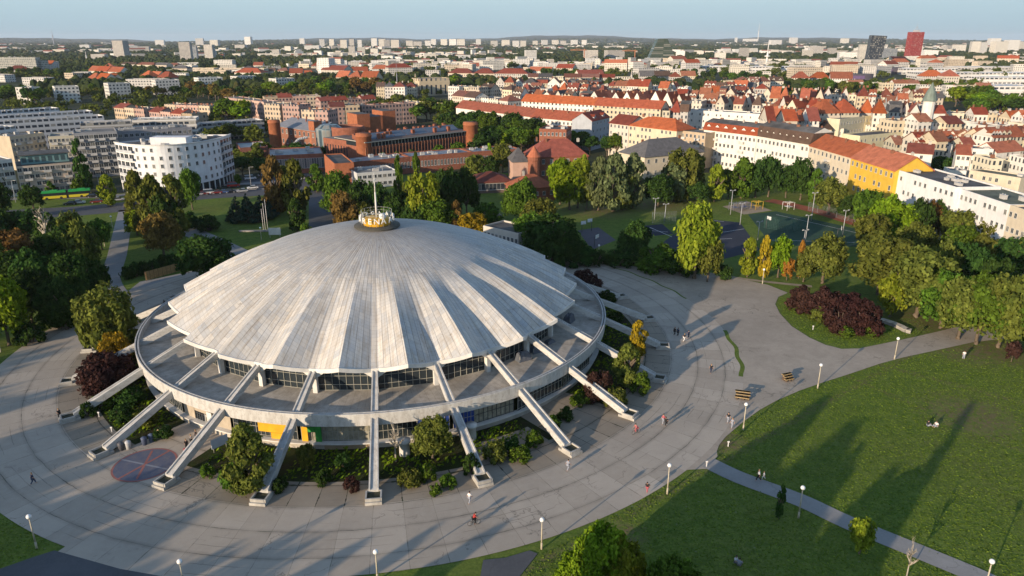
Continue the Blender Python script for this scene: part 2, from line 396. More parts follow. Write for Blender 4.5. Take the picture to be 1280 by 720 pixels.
# right-hand expanse of old asphalt running into the park paths
exp_px = [(750, 327), (850, 341), (905, 344), (960, 356), (985, 366), (973, 371), (969, 380), (975, 392), (990, 408), (1012, 422), (1032, 431), (1052, 436), (1074, 435.5), (1096, 431), (1130, 424), (1170, 415), (1215, 404), (1290, 396),
          (1290, 419), (1215, 428), (1160, 440), (1130, 446.5), (1100, 454.5), (1060, 468), (1030, 477.5), (1000, 488), (972, 500), (950, 512), (932, 525), (918, 536.5), (907, 546), (899, 556), (896, 564), (897, 570), (884, 586)]
arc = [C0 + Vector((71.4 * cos(radians(a)), 71.4 * sin(radians(a)), 0)) for a in range(-44, 47, 3)]
fine_sheet('asphalt_square', px_poly(exp_px) + arc, .004, MAS)
# path to the lower right, its ends
pr = [G(885, 578), G(925, 597), G(1000, 625), G(1060, 653), G(1150, 690), G(1240, 728), G(1330, 775), G(1440, 850)]
strip('footpath', smooth(pr, 4, False), 3.1, .008, MPA)
# asphalt tongues at the bottom edge
fine_sheet('asphalt_drive', px_poly([(604, 700), (632, 697), (662, 688), (672, 692), (650, 720), (600, 790), (520, 790), (600, 722)]), .008, MAD)
fine_sheet('asphalt_lane', px_poly([(-60, 722), (0, 711), (40, 697), (68, 688), (150, 711), (240, 727), (300, 745), (200, 800), (-60, 800)]), .008, MAD)
# left road that leaves the ring, path north-west, avenue to the street, other paths
strip('footpath', smooth([G(150, 372), G(137, 350), G(146, 320), G(152, 290), G(158, 262)], 4, False), 5.0, -.03, MPA)
fine_sheet('forecourt', px_poly([(150, 372), (175, 352), (235, 340), (262, 330), (330, 318), (420, 318), (420, 340), (260, 400), (190, 420)]), -.004, MPA)
fine_sheet('avenue', px_poly([(386, 236), (412, 232), (428, 300), (440, 330), (370, 330), (386, 285)]), -.02, MAD)
strip('footpath', smooth([G(222, 283), G(240, 290), G(300, 318), G(330, 335)], 4, False), 7, -.03, MPA)
strip('footpath', smooth([G(880, 341), G(940, 350), G(985, 355), G(1015, 358)], 4, False), 1.6, .008, plain('sand_path', (.30, .25, .18), .9))
# the street on the left with its pavement and parking lane
st = [G(-260, 290), G(-60, 275), G(0, 269), G(90, 264), G(165, 257), G(240, 245), G(330, 239), G(390, 236), G(440, 228)]
strip('street', smooth(st, 3, False), 17, -.03, MAD)
st2 = [G(-260, 265), G(-60, 255), G(0, 249), G(90, 247), G(165, 243), G(240, 234), G(330, 228), G(390, 222)]
strip('pavement', smooth(st2, 3, False), 5, .02, MPA)
kerb('kerb', smooth([G(240, 241.5), G(285, 238), G(335, 236)], 3, False), .25, .14, -.03)
fine_sheet('car_park', px_poly([(300, 226), (390, 216), (398, 236), (330, 240)]), -.025, MAD)
# sports ground
MCB = m_asphalt('court_blue', (.040, .045, .060), .4); MCG = m_asphalt('court_green', (.035, .075, .048), .3); MTR = m_asphalt('track_red', (.30, .10, .06), .3); MSA = plain('play_sand', (.34, .27, .19), .95, world=True)  # blue and green court colours are darkened to carry the trees' shade
fine_sheet('ball_court', px_poly([(868, 272), (925, 278), (950, 312), (880, 330), (820, 310)]), -.03, MCB)
fine_sheet('ball_court', px_poly([(795, 283), (828, 280), (842, 292), (790, 298)]), -.03, MCB)
fine_sheet('ball_court', px_poly([(722, 288), (748, 284), (770, 300), (740, 312)]), -.03, m_asphalt('court_grey', (.11, .10, .11), .4))
fine_sheet('playing_field', px_poly([(935, 268), (970, 264), (1090, 290), (1075, 308), (1000, 308), (960, 300)]), -.03, MCG)
strip('running_track', smooth([G(960, 250), G(985, 255), G(1025, 265), G(1070, 279), G(1110, 290)], 4, False), 6.5, -.02, MTR)
fine_sheet('playground', px_poly([(903, 258), (935, 252), (965, 263), (930, 268)]), -.02, MSA)
def line_mark(name, pts, w, z, mat): return strip(name, pts, w, z, mat)
MWL = flat('white_line_paint', (.6, .6, .58), .7)
for a, b in (((868, 283), (905, 290)), ((905, 290), (930, 286)), ((800, 287), (835, 290)), ((812, 284), (840, 296)), ((876, 300), (915, 298)), ((880, 274), (905, 277)), ((970, 268), (1080, 293)), ((965, 300), (1068, 303))):
    line_mark('court_line', [G(*a), G(*b)], .22, -.01, MWL)
# round painted court on the slabs in front of the entrance
def m_disc():
    m, nt = new_mat('court_paint'); h = N(nt); co = objco(h)
    f = h.ramp(h.noise(co, .9, 5, .7), .35, .7); c = h.mix(f, (.085, .10, .155), (.15, .145, .16)); h.out(c, .85); return m
dc = G(181, 581); mb = MB(); R = 4.2
mb.face([(R * cos(2 * pi * i / 64), R * sin(2 * pi * i / 64), 0) for i in range(64)], 0)
k = 64
for i in range(k):
    a, b = 2 * pi * i / k, 2 * pi * (i + 1) / k
    mb.face([(r * cos(t), r * sin(t), .004) for r, t in ((R - .12, a), (R + .16, a), (R + .16, b), (R - .12, b))], 1)
for ang, ln in ((62, R), (-28 + 10, R), (100, R * .9)):
    d = Vector((cos(radians(ang)), sin(radians(ang)), 0)); n_ = Vector((-d.y, d.x, 0)) * .16
    z = Vector((0, 0, .004 + .002 * (ang % 7)))
    mb.face([d * ln + n_ + z, -d * ln + n_ + z, -d * ln - n_ + z, d * ln - n_ + z], 1 if ang != -18 else 2)
o = mb.build('court_marking', [m_disc(), plain('court_red', (.30, .12, .10), .8), plain('court_pale', (.22, .23, .26), .8)], kind='structure'); o.location = (dc.x, dc.y, .06)
# faint painted guide line through the court
line_mark('court_line', [G(262, 543), G(120, 626)], .3, .006, plain('faded_line', (.30, .27, .20), .85))
# arc of grass that grows in the joint
def arcg(r, a0, a1, w, z, nm='weed_strip'):
    pts = [C0 + Vector(((r + .25 * sin(a * .9)) * cos(radians(a)), (r + .25 * sin(a * .9)) * sin(radians(a)), 0)) for a in [a0 + (a1 - a0) * i / 30 for i in range(31)]]
    return strip(nm, pts, w, z, ML)
arcg(71.2, -16, 2, .8, .012); arcg(71.4, 18, 47, .5, .012)
# ---------------------------------------------------------------- the arena
def m_dome():
    m, nt = new_mat('dome_panels'); h = N(nt)
    uv = h.n('ShaderNodeTexCoord').outputs['UV']; s = h.sep(uv)           # u: angle in degrees from a valley, v: radius in metres
    co = objco(h)
    r = s[1]
    # panels: 2.5 degrees near the edge, 5 near the top, courses of 0.62 m
    v = h.math('DIVIDE', r, .62); fv = h.math('FRACT', v); iv = h.math('FLOOR', v)
    u = h.math('DIVIDE', h.math('ADD', s[0], .825), 1.65); fu = h.math('FRACT', u); iu = h.math('FLOOR', u)
    cell = h.white(h.comb(iu, h.math('FLOOR', h.math('DIVIDE', v, 2.0)), 5.0)).outputs[0]; cell2 = h.white(h.comb(iu, iv, 2.0)).outputs[0]
    lane = h.white(h.comb(iu, 7.0, 2.0)).outputs[0]
    eu = h.math('MULTIPLY', h.math('MINIMUM', fu, h.math('SUBTRACT', 1.0, fu)), h.math('MULTIPLY', r, 1.65 * pi / 180))
    ev = h.math('MULTIPLY', h.math('MINIMUM', fv, h.math('SUBTRACT', 1.0, fv)), .62)
    ju = h.math('LESS_THAN', eu, .045); jv = h.math('LESS_THAN', ev, .03)
    a = h.ramp(h.noise(co, .10, 6, .7), .36, .66)
    sv = h.comb(h.math('MULTIPLY', s[0], .8), h.math('MULTIPLY', r, .12), 0.0)
    stn = h.ramp(h.noise(sv, 1.6, 6, .75), .46, .70)                       # streaks that run down the slope
    blot = h.ramp(h.noise(co, .55, 6, .75, dist=.5), .50, .70)
    c = h.mix(cell, (.45, .465, .475), (.63, .595, .535)); c = h.mix(h.math('MULTIPLY', cell2, .30), c, (.66, .63, .58))
    c = h.mix(h.math('MULTIPLY', h.ramp(lane, .40, .9), .30), c, (.36, .335, .30))
    c = h.mix(h.math('MULTIPLY', stn, .70), c, (.36, .275, .175)); c = h.mix(h.math('MULTIPLY', h.math('MULTIPLY', blot, a), .65), c, (.29, .215, .13))
    rare = h.ramp(h.noise(co, .9, 4, .6), .67, .72); c = h.mix(h.math('MULTIPLY', rare, .5), c, (.20, .15, .10))
    up = h.ramp(r, 24.0, 4.0)                                              # the crown weathers greyer
    c = h.mix(h.math('MULTIPLY', up, .35), c, (.26, .25, .235))
    grime = h.ramp(h.noise(h.comb(h.math('MULTIPLY', s[0], 1.0), h.math('MULTIPLY', r, .05), 9.0), 2.4, 4, .7), .50, .62)
    c = h.mix(h.math('MULTIPLY', h.math('MULTIPLY', grime, h.ramp(r, 33.0, 12.0)), .5), c, (.19, .175, .155))
    c = h.mix(h.math('MULTIPLY', ju, h.math('ADD', .30, h.math('MULTIPLY', a, .45))), c, (.12, .11, .10)); c = h.mix(h.math('MULTIPLY', jv, .26), c, (.16, .15, .135))
    h.out(c, .62, spec=.3); return m
MDOME = m_dome()
MWHITE = plain('white_concrete', (.62, .60, .56), .75, .14, .5)
MCONC = plain('grey_concrete', (.30, .28, .255), .85, .22, .6)
def m_beam(key='painted_beam', sc=(.25, 1.5, 1.5)):
    m, nt = new_mat(key); h = N(nt); co = objco(h)
    mp = h.n('ShaderNodeMapping'); mp.inputs['Scale'].default_value = sc; h.link(co, mp.inputs[0])
    a = h.ramp(h.noise(mp.outputs[0], 1.2, 6, .7), .42, .68); b = h.ramp(h.noise(co, 2.2, 5, .75), .52, .72)
    c = h.mix(a, (.52, .51, .48), (.38, .36, .33)); c = h.mix(h.math('MULTIPLY', b, .65), c, (.20, .175, .14)); h.out(c, .7, spec=.25); return m
MBEAM = m_beam()
MGLASS = glassmat('facade_glass', (.022, .030, .036), .14); MMULL = flat('pale_mullion', (.36, .35, .30), .5); MDARKM = flat('dark_mullion', (.06, .06, .06), .5)
def m_terrace():
    m, nt = new_mat('terrace_membrane'); h = N(nt); co = geoco(h)
    a = h.ramp(h.noise(co, .16, 6, .7), .36, .64); b = h.ramp(h.noise(co, .7, 6, .75), .42, .66)
    c = h.mix(a, (.37, .33, .275), (.55, .50, .425)); c = h.mix(h.math('MULTIPLY', b, .6), c, (.22, .19, .155))
    s = h.sep(co); x = h.math('SUBTRACT', s[0], C0.x); y = h.math('SUBTRACT', s[1], C0.y)
    th = h.math('MULTIPLY', h.math('ARCTAN2', y, x), 180 / pi / 1.5); e = h.math('FRACT', th)
    c = h.mix(h.math('MULTIPLY', h.math('LESS_THAN', e, .045), .4), c, (.10, .09, .08)); h.out(c, .9, spec=.2); return m
arena = thing('sports_arena', C0, radians(PH), 'round white domed arena with folded panel roof, slanting white buttresses and a terrace', 'arena')
def A(r, a, z): return (r * cos(radians(a)), r * sin(radians(a)), z)       # a counted from a buttress
RS = 69.4
def zcap(r): return 23.5 - .06 * r - .00634 * r * r
def fold(r): return 3.05 * max(0.0, (r - 21.0) / 16.3)
def tri(a):                       # 0 in the flat valley, 1 on the ridge
    a = abs((a + 7.5) % 15 - 7.5); return max(0.0, (a - .9) / 6.6)
offs = [-.9, 0, .9, 2.55, 4.2, 5.85, 7.5, 9.15, 10.8, 12.45]
angs = [15 * k + o for k in range(24) for o in offs]
NR = 34
def roofpt(a, q, dz=0.0, dr=0.0):
    t = tri(a); re = 36.9 + 2.7 * t + dr; r = 3.6 + (re - 3.6) * q
    return r, zcap(r) - fold(r) * (1 - t) + dz
mb = MB()
for i, a in enumerate(angs):
    b = angs[i + 1] if i + 1 < len(angs) else angs[0] + 360
    for q in range(NR):
        c = []
        for aa, qq in ((a, q), (a, q + 1), (b, q + 1), (b, q)):
            r, z = roofpt(aa, qq / NR); c.append((A(r, aa, z), (aa + 360, r)))
        mb.face([p for p, _ in c], 0, [w for _, w in c])
    # underside, stops at the glazing
    c = []
    for aa, qq in ((a, 1), (b, 1), (b, .86), (a, .86)):
        r, z = roofpt(aa, qq); c.append(A(r, aa, z - .55))
    mb.face(c, 1)
roof = mb.build('roof', [MDOME, MWHITE], arena)
mb = MB()
for i, a in enumerate(angs):
    b = angs[i + 1] if i + 1 < len(angs) else angs[0] + 360
    P = []
    for aa in (a, b):
        r, z = roofpt(aa, 1); P.append([A(r + .12, aa, z - .60), A(r + .12, aa, z + .07), A(r - .28, aa, z + .07), A(r - .02, aa, z - .60)])
    mb.face([P[0][0], P[1][0], P[1][1], P[0][1]]); mb.face([P[0][1], P[1][1], P[1][2], P[0][2]]); mb.face([P[0][3], P[1][3], P[1][0], P[0][0]])
mb.build('eave_band', MWHITE, roof)
# crown: dark disc, yellow drum, letters, rail, mast
mb = MB(); mb.lathe([(4.5, 23.30), (4.45, 23.52), (2.4, 23.62), (.01, 23.64)], 48); mb.build('crown_disc', plain('crown_bitumen', (.075, .07, .055), .8), roof)
mb = MB(); mb.lathe([(2.45, 23.55), (2.62, 23.65), (2.62, 24.75), (2.3, 24.95), (.01, 24.98)], 40); drum = mb.build('crown_drum', plain('yellow_paint', (.62, .34, .03), .5), arena)
mb = MB()
for zz in (25.8, 26.4):
    n = 28
    for i in range(n): mb.tube(A(3.0, 360 * i / n, zz), A(3.0, 360 * (i + 1) / n, zz), .028, n=5)
for i in range(14): mb.tube(A(3.0, 360 * i / 14, 23.6), A(3.0, 360 * i / 14, 26.4), .03, n=5)
mb.build('crown_railing', plain('rail_steel', (.40, .40, .38), .5), drum)
mb = MB(); mb.tube((0, 0, 24.9), (0, 0, 30), .22, .15, 8); mb.tube((0, 0, 30), (0, 0, 33.6), .14, .06, 8)
mb.tube((-1.5, .2, 32.2), (1.6, -.2, 32.2), .06, n=5); mb.tube((-1.0, 0, 31.4), (1.1, 0, 31.4), .05, n=5); mb.build('mast', flat('mast_paint', (.62, .6, .55), .5), arena)
mb = MB(); mb.lathe([(.01, 0), (.55, .1), (.75, .6), (.5, 1.1), (.01, 1.2)], 14, (1.4, 1.2, 24.9)); mb.tube((1.4, 1.2, 24.6), (1.4, 1.2, 25.1), .15); mb.build('antenna_dome', plain('antenna_white', (.7, .69, .66), .5), arena)
def letter(ch, r, a, z, size, mat, parent, name='letter'):
    cu = bpy.data.curves.new('letter', 'FONT'); cu.body = ch; cu.size = size; cu.extrude = .07; cu.align_x = 'CENTER'
    t = bpy.data.objects.new('tmp', cu); me = bpy.data.meshes.new_from_object(t); bpy.data.objects.remove(t); bpy.data.curves.remove(cu)
    me.materials.clear(); me.materials.append(mat)
    o = link(name, me, parent); o.location = A(r, a, z); o.rotation_euler = (pi / 2, 0, radians(a + 90)); return o
MLET = flat('letter_white', (.75, .74, .70), .5)
for w in range(3):
    for i, ch in enumerate('ARENA'): letter(ch, 3.35, -21 + 15 + (w * 120) + (i - 3) * 23 + 8, 24.35, 1.6, MLET, drum)
# terrace slab with its parapet
mb = MB(); mb.lathe([(35.0, 4.35), (44.75, 4.35), (44.75, 5.4), (35.0, 5.4), (35.0, 4.35)], 144, smooth=False); mb.build('terrace', m_terrace(), arena)
mb = MB(); mb.lathe([(43.4, 4.15), (45.0, 4.3), (45.35, 4.5), (45.45, 6.45), (45.42, 6.5), (45.24, 6.5), (45.22, 6.26), (45.0, 6.26), (44.98, 6.5), (44.78, 6.5), (44.74, 6.4), (44.74, 5.35)], 192, smooth=False)
mb.lathe([(45.215, 6.265), (45.005, 6.265)], 192, mat=1, smooth=False)
mb.build('parapet', [m_beam('parapet_paint', (1.2, 1.2, .35)), MDARKM], arena)
# upper glazing: twelve-pane bays between the columns, columns, their heads, buttresses
def bay_glass(r, a0, a1, z0, z1, nx, zs, name, gm, mm, parent, w=.055, peak=0.0):
    mb = MB(); p = Vector(A(r, a0, 0)); q = Vector(A(r, a1, 0)); d = q - p; L = d.length; d.normalize(); nr = Vector((d.y, -d.x, 0))
    if nr.dot(p) < 0: nr = -nr
    mb.face([p + Vector((0, 0, z0)), q + Vector((0, 0, z0)), q + Vector((0, 0, z1)), (p + q) / 2 + Vector((0, 0, z1 + peak)), p + Vector((0, 0, z1))], 0)
    ang = atan2(d.y, d.x)
    for i in range(nx + 1):
        c = p + d * (L * i / nx) + nr * .05; mb.box((c.x, c.y, (z0 + z1) / 2), (w, .1, z1 - z0 - .01), ang, 1)
    for z in zs:
        c = (p + q) / 2 + nr * .055; mb.box((c.x, c.y, z), (L, .085, w), ang, 1)
    return mb.build(name, [gm, mm], parent)
for k in range(24):
    a0 = 15 * k; bay_glass(35.7, a0 + .3, a0 + 14.7, 5.4, 10.3, 8, (5.45, 6.4, 7.9, 9.4, 10.25), 'glazed_bay', MGLASS, MMULL, arena, peak=2.4)
col_me = None; MSOIL = plain('planter_soil', (.05, .05, .03), .95)
def beam_mesh():
    """a channel beam from the roof edge to its foot, local x outwards"""
    mb = MB(); r0, z0, w0 = 36.9, 9.45, .46; r1, z1, w1 = 56.35, 1.15, .66; n = 10; S = []
    for i in range(n + 1):
        t = i / n; r = r0 + (r1 - r0) * t; z = z0 + (z1 - z0) * t; w = w0 + (w1 - w0) * t; dp = 1.05 + .15 * t
        S.append([(r, -w, z - dp), (r, -w, z), (r, -w + .2, z), (r, -w + .22, z - .22), (r, w - .22, z - .22), (r, w - .2, z), (r, w, z), (r, w, z - dp)])
    for i in range(n):
        for j in range(8): a, b, c, d = S[i][j], S[i + 1][j], S[i + 1][(j + 1) % 8], S[i][(j + 1) % 8]; mb.face([a, b, c, d])
    mb.face(S[0][::-1]); mb.face(S[-1]); return mb.mesh('buttress', [MBEAM])
def foot_mesh():
    mb = MB()
    mb.box((57.0, 0, .2), (2.9, 2.2, .4)); 
    for s in (-1, 1): mb.box((57.2, s * .98, .62), (1.9, .22, .44))
    mb.box((58.1, 0, .62), (.22, 1.72, .44)); mb.box((56.15, 0, .62), (.3, 1.72, .44))
    mb.box((57.12, 0, .5), (1.6, 1.70, .2), mat=1); return mb.mesh('footing', [plain('foot_concrete', (.40, .38, .34), .85, .25, .9), MSOIL])
def col_mesh():
    mb = MB(); mb.prism([(36.0, -.36), (36.75, -.36), (36.75, .36), (36.0, .36)], 5.4, 8.9)
    return mb.mesh('column', [MWHITE])
def head_mesh():
    mb = MB()
    f = [(-.5, 8.1), (.5, 8.1), (2.6, 9.65), (2.6, 10.2), (0, 9.35), (-2.6, 10.2), (-2.6, 9.65)]
    a = [(36.85, y, z) for y, z in f]; b = [(35.9, y, z) for y, z in f]
    mb.face(a); mb.face(b[::-1])
    for i in range(7): j = (i + 1) % 7; mb.face([a[j], a[i], b[i], b[j]])
    return mb.mesh('column_head', [MWHITE])
bm_, fm_, cm_, hm_ = beam_mesh(), foot_mesh(), col_mesh(), head_mesh()
for k in range(24):
    rz = radians(15 * k)
    b = link('buttress', bm_, arena, rz=rz); link('footing', fm_, b)
    c = link('column', cm_, arena, rz=rz); link('column_head', hm_, c)
# lower storey: plinth wall and one bay between each pair of buttresses
mb = MB(); mb.lathe([(44.2, .0), (44.2, .85), (43.95, .9), (43.65, .9)], 144, smooth=False); mb.build('plinth', plain('plinth_render', (.42, .38, .32), .85), arena)
mb = MB(); mb.lathe([(44.6, .95), (44.6, 1.12), (43.65, 1.14)], 144, smooth=False); mb.lathe([(44.6, .95), (43.9, .93)], 144, smooth=False); mb.build('sill_ledge', MWHITE, arena)
MCURT = plain('curtain_glass', (.28, .26, .20), .4, .4, 1.5); MBLUE = flat('blue_blind', (.03, .07, .30), .4); MYEL = plain('yellow_panel', (.66, .36, .02), .5); MGRN = plain('green_panel', (.04, .28, .05), .5); MTAN = plain('tan_panel', (.34, .25, .15), .7)
def panel(r, a0, a1, z0, z1, mat, name, t=.08):
    mb = MB(); p, q = Vector(A(r, a0, 0)), Vector(A(r, a1, 0)); d = q - p; c = (p + q) / 2
    mb.box((c.x, c.y, (z0 + z1) / 2), (d.length, t, z1 - z0), atan2(d.y, d.x)); return mb.build(name, mat, arena)
for k in range(24):
    a0 = 15 * k
    if k == 21:     # bay with the entrance
        bay_glass(43.65, a0 + 4.2, a0 + 7.2, 0, 2.6, 4, (2.3,), 'entrance_door', MGLASS, MDARKM, arena, .1)
        bay_glass(43.65, a0 + 7.4, a0 + 8.8, .0, 2.6, 1, (2.3,), 'entrance_door', MCURT, MWHITE, arena, .1)
        panel(43.75, a0 + .4, a0 + 4.1, 0, 4.1, plain('entrance_wall', (.40, .34, .26), .8), 'entrance_wall'); panel(43.75, a0 + 8.9, a0 + 14.6, 0, 4.1, plain('entrance_wall', (.40, .34, .26), .8), 'entrance_wall')
        panel(43.75, a0 + 4.2, a0 + 8.8, 2.65, 4.1, plain('entrance_wall', (.40, .34, .26), .8), 'entrance_wall')
        panel(44.1, a0 + 8.6, a0 + 10.0, 1.6, 3.4, MWHITE, 'notice_board'); continue
    if k in (2, 3): zs = (.1, 1.5, 2.9)
    else: zs = (1.2, 2.6)
    gm = {0: MCURT, 1: MBLUE, 22: MGLASS, 23: MCURT}.get(k, MGLASS)
    if k == 0:
        bay_glass(43.75, a0 + .4, a0 + 8, 1.1, 4.2, 8, zs, 'window_bay', MGLASS, MMULL, arena); bay_glass(43.75, a0 + 8.05, a0 + 14.6, 1.1, 4.2, 7, zs, 'window_bay', MBLUE, MMULL, arena)
    elif k == 1:
        bay_glass(43.75, a0 + .4, a0 + 5, 1.1, 4.2, 6, zs, 'window_bay', MBLUE, MMULL, arena); bay_glass(43.75, a0 + 5.05, a0 + 14.6, 1.1, 4.2, 9, zs, 'window_bay', MCURT, MDARKM, arena)
    elif k in (2, 3): bay_glass(44.05, a0 + .4, a0 + 14.6, .06, 4.2, 12, zs, 'window_bay', MGLASS, MMULL, arena)
    else: bay_glass(43.75, a0 + .4, a0 + 14.6, 1.1, 4.2, 14, zs, 'window_bay', gm, MMULL, arena)
    if k == 22: panel(44.05, a0 + 6.5, a0 + 13.2, 2.2, 3.9, MYEL, 'sign_panel'); panel(44.05, a0 + 9.2, a0 + 12.2, 1.2, 2.19, MYEL, 'sign_panel')
    if k == 23:
        panel(44.05, a0 + .6, a0 + 1.8, 1.2, 3.6, MYEL, 'sign_panel'); panel(44.05, a0 + 3.3, a0 + 4.5, 1.2, 3.9, MGRN, 'sign_panel'); panel(44.05, a0 + 1.85, a0 + 3.25, 2.8, 3.7, MGRN, 'sign_panel')
        panel(44.35, a0 + 5, a0 + 14.3, .05, .8, MTAN, 'sign_panel')
# covered equipment left on the terrace
def tarp(px, py, w, d, hh, rz, label):
    p = G(px, py, 5.4); o = thing('covered_equipment', p, rz, label, 'covered equipment', 'covered equipment on the arena terrace')
    mb = MB(); R = random.Random(px); n = 6; P = {}
    for i in range(n + 1):
        for j in range(n + 1):
            x, y = (i / n - .5) * w, (j / n - .5) * d; e = min(i, n - i, j, n - j); P[i, j] = (x, y, hh * (0 if e == 0 else (.8 if e == 1 else 1)) * (.85 + .3 * R.random()) if e else .05 * R.random())
    for i in range(n):
        for j in range(n): mb.face([P[i, j], P[i + 1, j], P[i + 1, j + 1], P[i, j + 1]])
    mb.build('tarpaulin', plain('grey_tarpaulin', (.10, .11, .13), .6), o)
    mb = MB()
    for sx in (-1, 1):
        for sy in (-1, 1): mb.tube((sx * w * .42, sy * d * .42, 0), (sx * w * .42, sy * d * .42, hh * .8), .05)
    mb.build('frame', MMULL, o)
tarp(654, 449, 3.0, 2.0, 1.5, .6, 'largest dark tarpaulin covered frame standing on the terrace nearest the right front glazing')
tarp(669, 440, 2.0, 1.6, 1.3, .6, 'small dark covered frame just behind the largest tarpaulin on the arena terrace')
tarp(687, 428, 2.2, 1.4, .6, .8, 'low flat covered stack between the two tarpaulin groups on the terrace')
tarp(711, 402, 3.2, 1.8, 1.6, 1.1, 'dark covered equipment at the far right of the terrace beside a roof tip')
# ---------------------------------------------------------------- trees and shrubs
def leafmat(name, col, col2=None):
    key = 'foliage_' + name
    if key in MATS: return MATS[key]
    m, nt = new_mat(key); h = N(nt)
    col2 = col2 or tuple(c * 1.7 for c in col)
    gi = h.n('ShaderNodeNewGeometry').outputs['Random Per Island']; ob = h.n('ShaderNodeObjectInfo').outputs['Random']
    co = objco(h); nz = h.ramp(h.noise(co, 2.2, 3, .6), .35, .65)
    c = h.mix(nz, col, col2); c = h.mix(h.math('MULTIPLY', gi, .55), c, tuple(x * .55 for x in col)); c = h.mix(h.math('MULTIPLY', h.math('GREATER_THAN', gi, .86), .6), c, tuple(min(1, x * 1.5) for x in col2))
    hs = h.n('ShaderNodeHueSaturation'); hs.inputs['Saturation'].default_value = 1.05; h.link(c, hs.inputs['Color']); h.put(hs.inputs['Hue'], h.math('ADD', .485, h.math('MULTIPLY', ob, .03))); h.put(hs.inputs['Value'], h.math('ADD', 1.3, h.math('MULTIPLY', ob, .55)))
    d = h.n('ShaderNodeBsdfDiffuse'); t = h.n('ShaderNodeBsdfTranslucent'); mx = h.n('ShaderNodeMixShader'); mx.inputs[0].default_value = .28
    h.link(hs.outputs[0], d.inputs[0]); h.link(hs.outputs[0], t.inputs[0]); h.link(d.outputs[0], mx.inputs[1]); h.link(t.outputs[0], mx.inputs[2])
    o = h.n('ShaderNodeOutputMaterial'); h.link(mx.outputs[0], o.inputs[0]); MATS[key] = m; return m
LEAF = {
 'green': leafmat('green', (.036, .070, .012), (.075, .120, .020)), 'dark': leafmat('dark', (.020, .042, .012), (.038, .066, .016)),
 'olive': leafmat('olive', (.055, .068, .016), (.105, .112, .026)), 'bright': leafmat('bright', (.070, .120, .012), (.130, .180, .020)),
 'lime': leafmat('lime', (.092, .125, .016), (.160, .178, .024)), 'yellow': leafmat('yellow', (.200, .155, .022), (.290, .215, .030)),
 'gold': leafmat('gold', (.150, .120, .018), (.230, .165, .022)), 'orange': leafmat('orange', (.190, .095, .026), (.260, .135, .034)),
 'brown': leafmat('brown', (.085, .058, .022), (.130, .085, .028)), 'purple': leafmat('purple', (.030, .016, .015), (.046, .024, .020)),
 'spruce': leafmat('spruce', (.022, .042, .028), (.040, .064, .042)), 'grey': leafmat('grey', (.060, .078, .034), (.105, .122, .055)),
}
WORD = {'green': 'green', 'dark': 'dark green', 'olive': 'olive green', 'bright': 'bright green', 'lime': 'yellow-green', 'yellow': 'yellow', 'gold': 'golden', 'orange': 'orange', 'brown': 'brownish', 'purple': 'purple-red', 'spruce': 'dark bluish', 'grey': 'grey-green'}
MBARK = plain('bark', (.13, .10, .07), .9, .3, 3); MPALEBARK = plain('pale_bark', (.34, .30, .24), .85, .3, 3)
def lobes(kind, R):
    L = []
    if kind == 'shrub':
        for i in range(34):
            t = R.random() * 2 * pi; c = R.random(); s = sqrt(1 - c * c); q = R.uniform(.45, .82); L.append((cos(t) * s * q, sin(t) * s * q, .10 + .72 * c * q * 1.1, R.uniform(.18, .32), .5))
    elif kind in ('round', 'wide'):
        n = {'round': 46, 'wide': 50}[kind]
        for i in range(n):
            t = R.random() * 2 * pi; c = R.uniform(-.75, 1); s = sqrt(max(0, 1 - c * c)); q = R.uniform(.50, .80)
            k = R.uniform(.85, 1.12)
            L.append((cos(t) * s * q * k, sin(t) * s * q * k, .5 + c * .5 * q * .98, R.uniform(.20, .34), .5))
        for i in range(8): L.append((R.uniform(-.35, .35), R.uniform(-.35, .35), R.uniform(.3, .7), .38, .5))
    elif kind == 'tall':
        for i in range(46):
            z = R.random(); rad = (sin(pi * min(1, .12 + z * .88)) ** .7) * .72; t = R.random() * 2 * pi; L.append((cos(t) * rad * R.uniform(.5, 1.05), sin(t) * rad * R.uniform(.5, 1.05), .06 + z * .86, R.uniform(.2, .34), .32))
    elif kind == 'poplar':
        for i in range(44):
            z = R.random(); rad = (1 - z) ** .6 * .7 + .08; t = R.random() * 2 * pi; L.append((cos(t) * rad * .7, sin(t) * rad * .7, .03 + z * .92, R.uniform(.3, .45) * (1 - .5 * z), .16))
    elif kind == 'spruce':
        for i in range(60):
            z = R.random() ** 1.2; rad = (1 - z) * .85; t = R.random() * 2 * pi; L.append((cos(t) * rad, sin(t) * rad, .03 + z * .93, .30 * (1 - z) + .07, .14))
    elif kind == 'willow':
        for i in range(44):
            t = R.random() * 2 * pi; q = R.uniform(.3, .82); zt = R.uniform(.35, 1) * (1 - .35 * q * q); L.append((cos(t) * q, sin(t) * q, zt * .9, R.uniform(.2, .3), .5)); L.append((cos(t) * q * 1.08, sin(t) * q * 1.08, max(.08, zt * .9 - R.uniform(.2, .4)), R.uniform(.14, .22), .9))
    return L
CROWN = {}
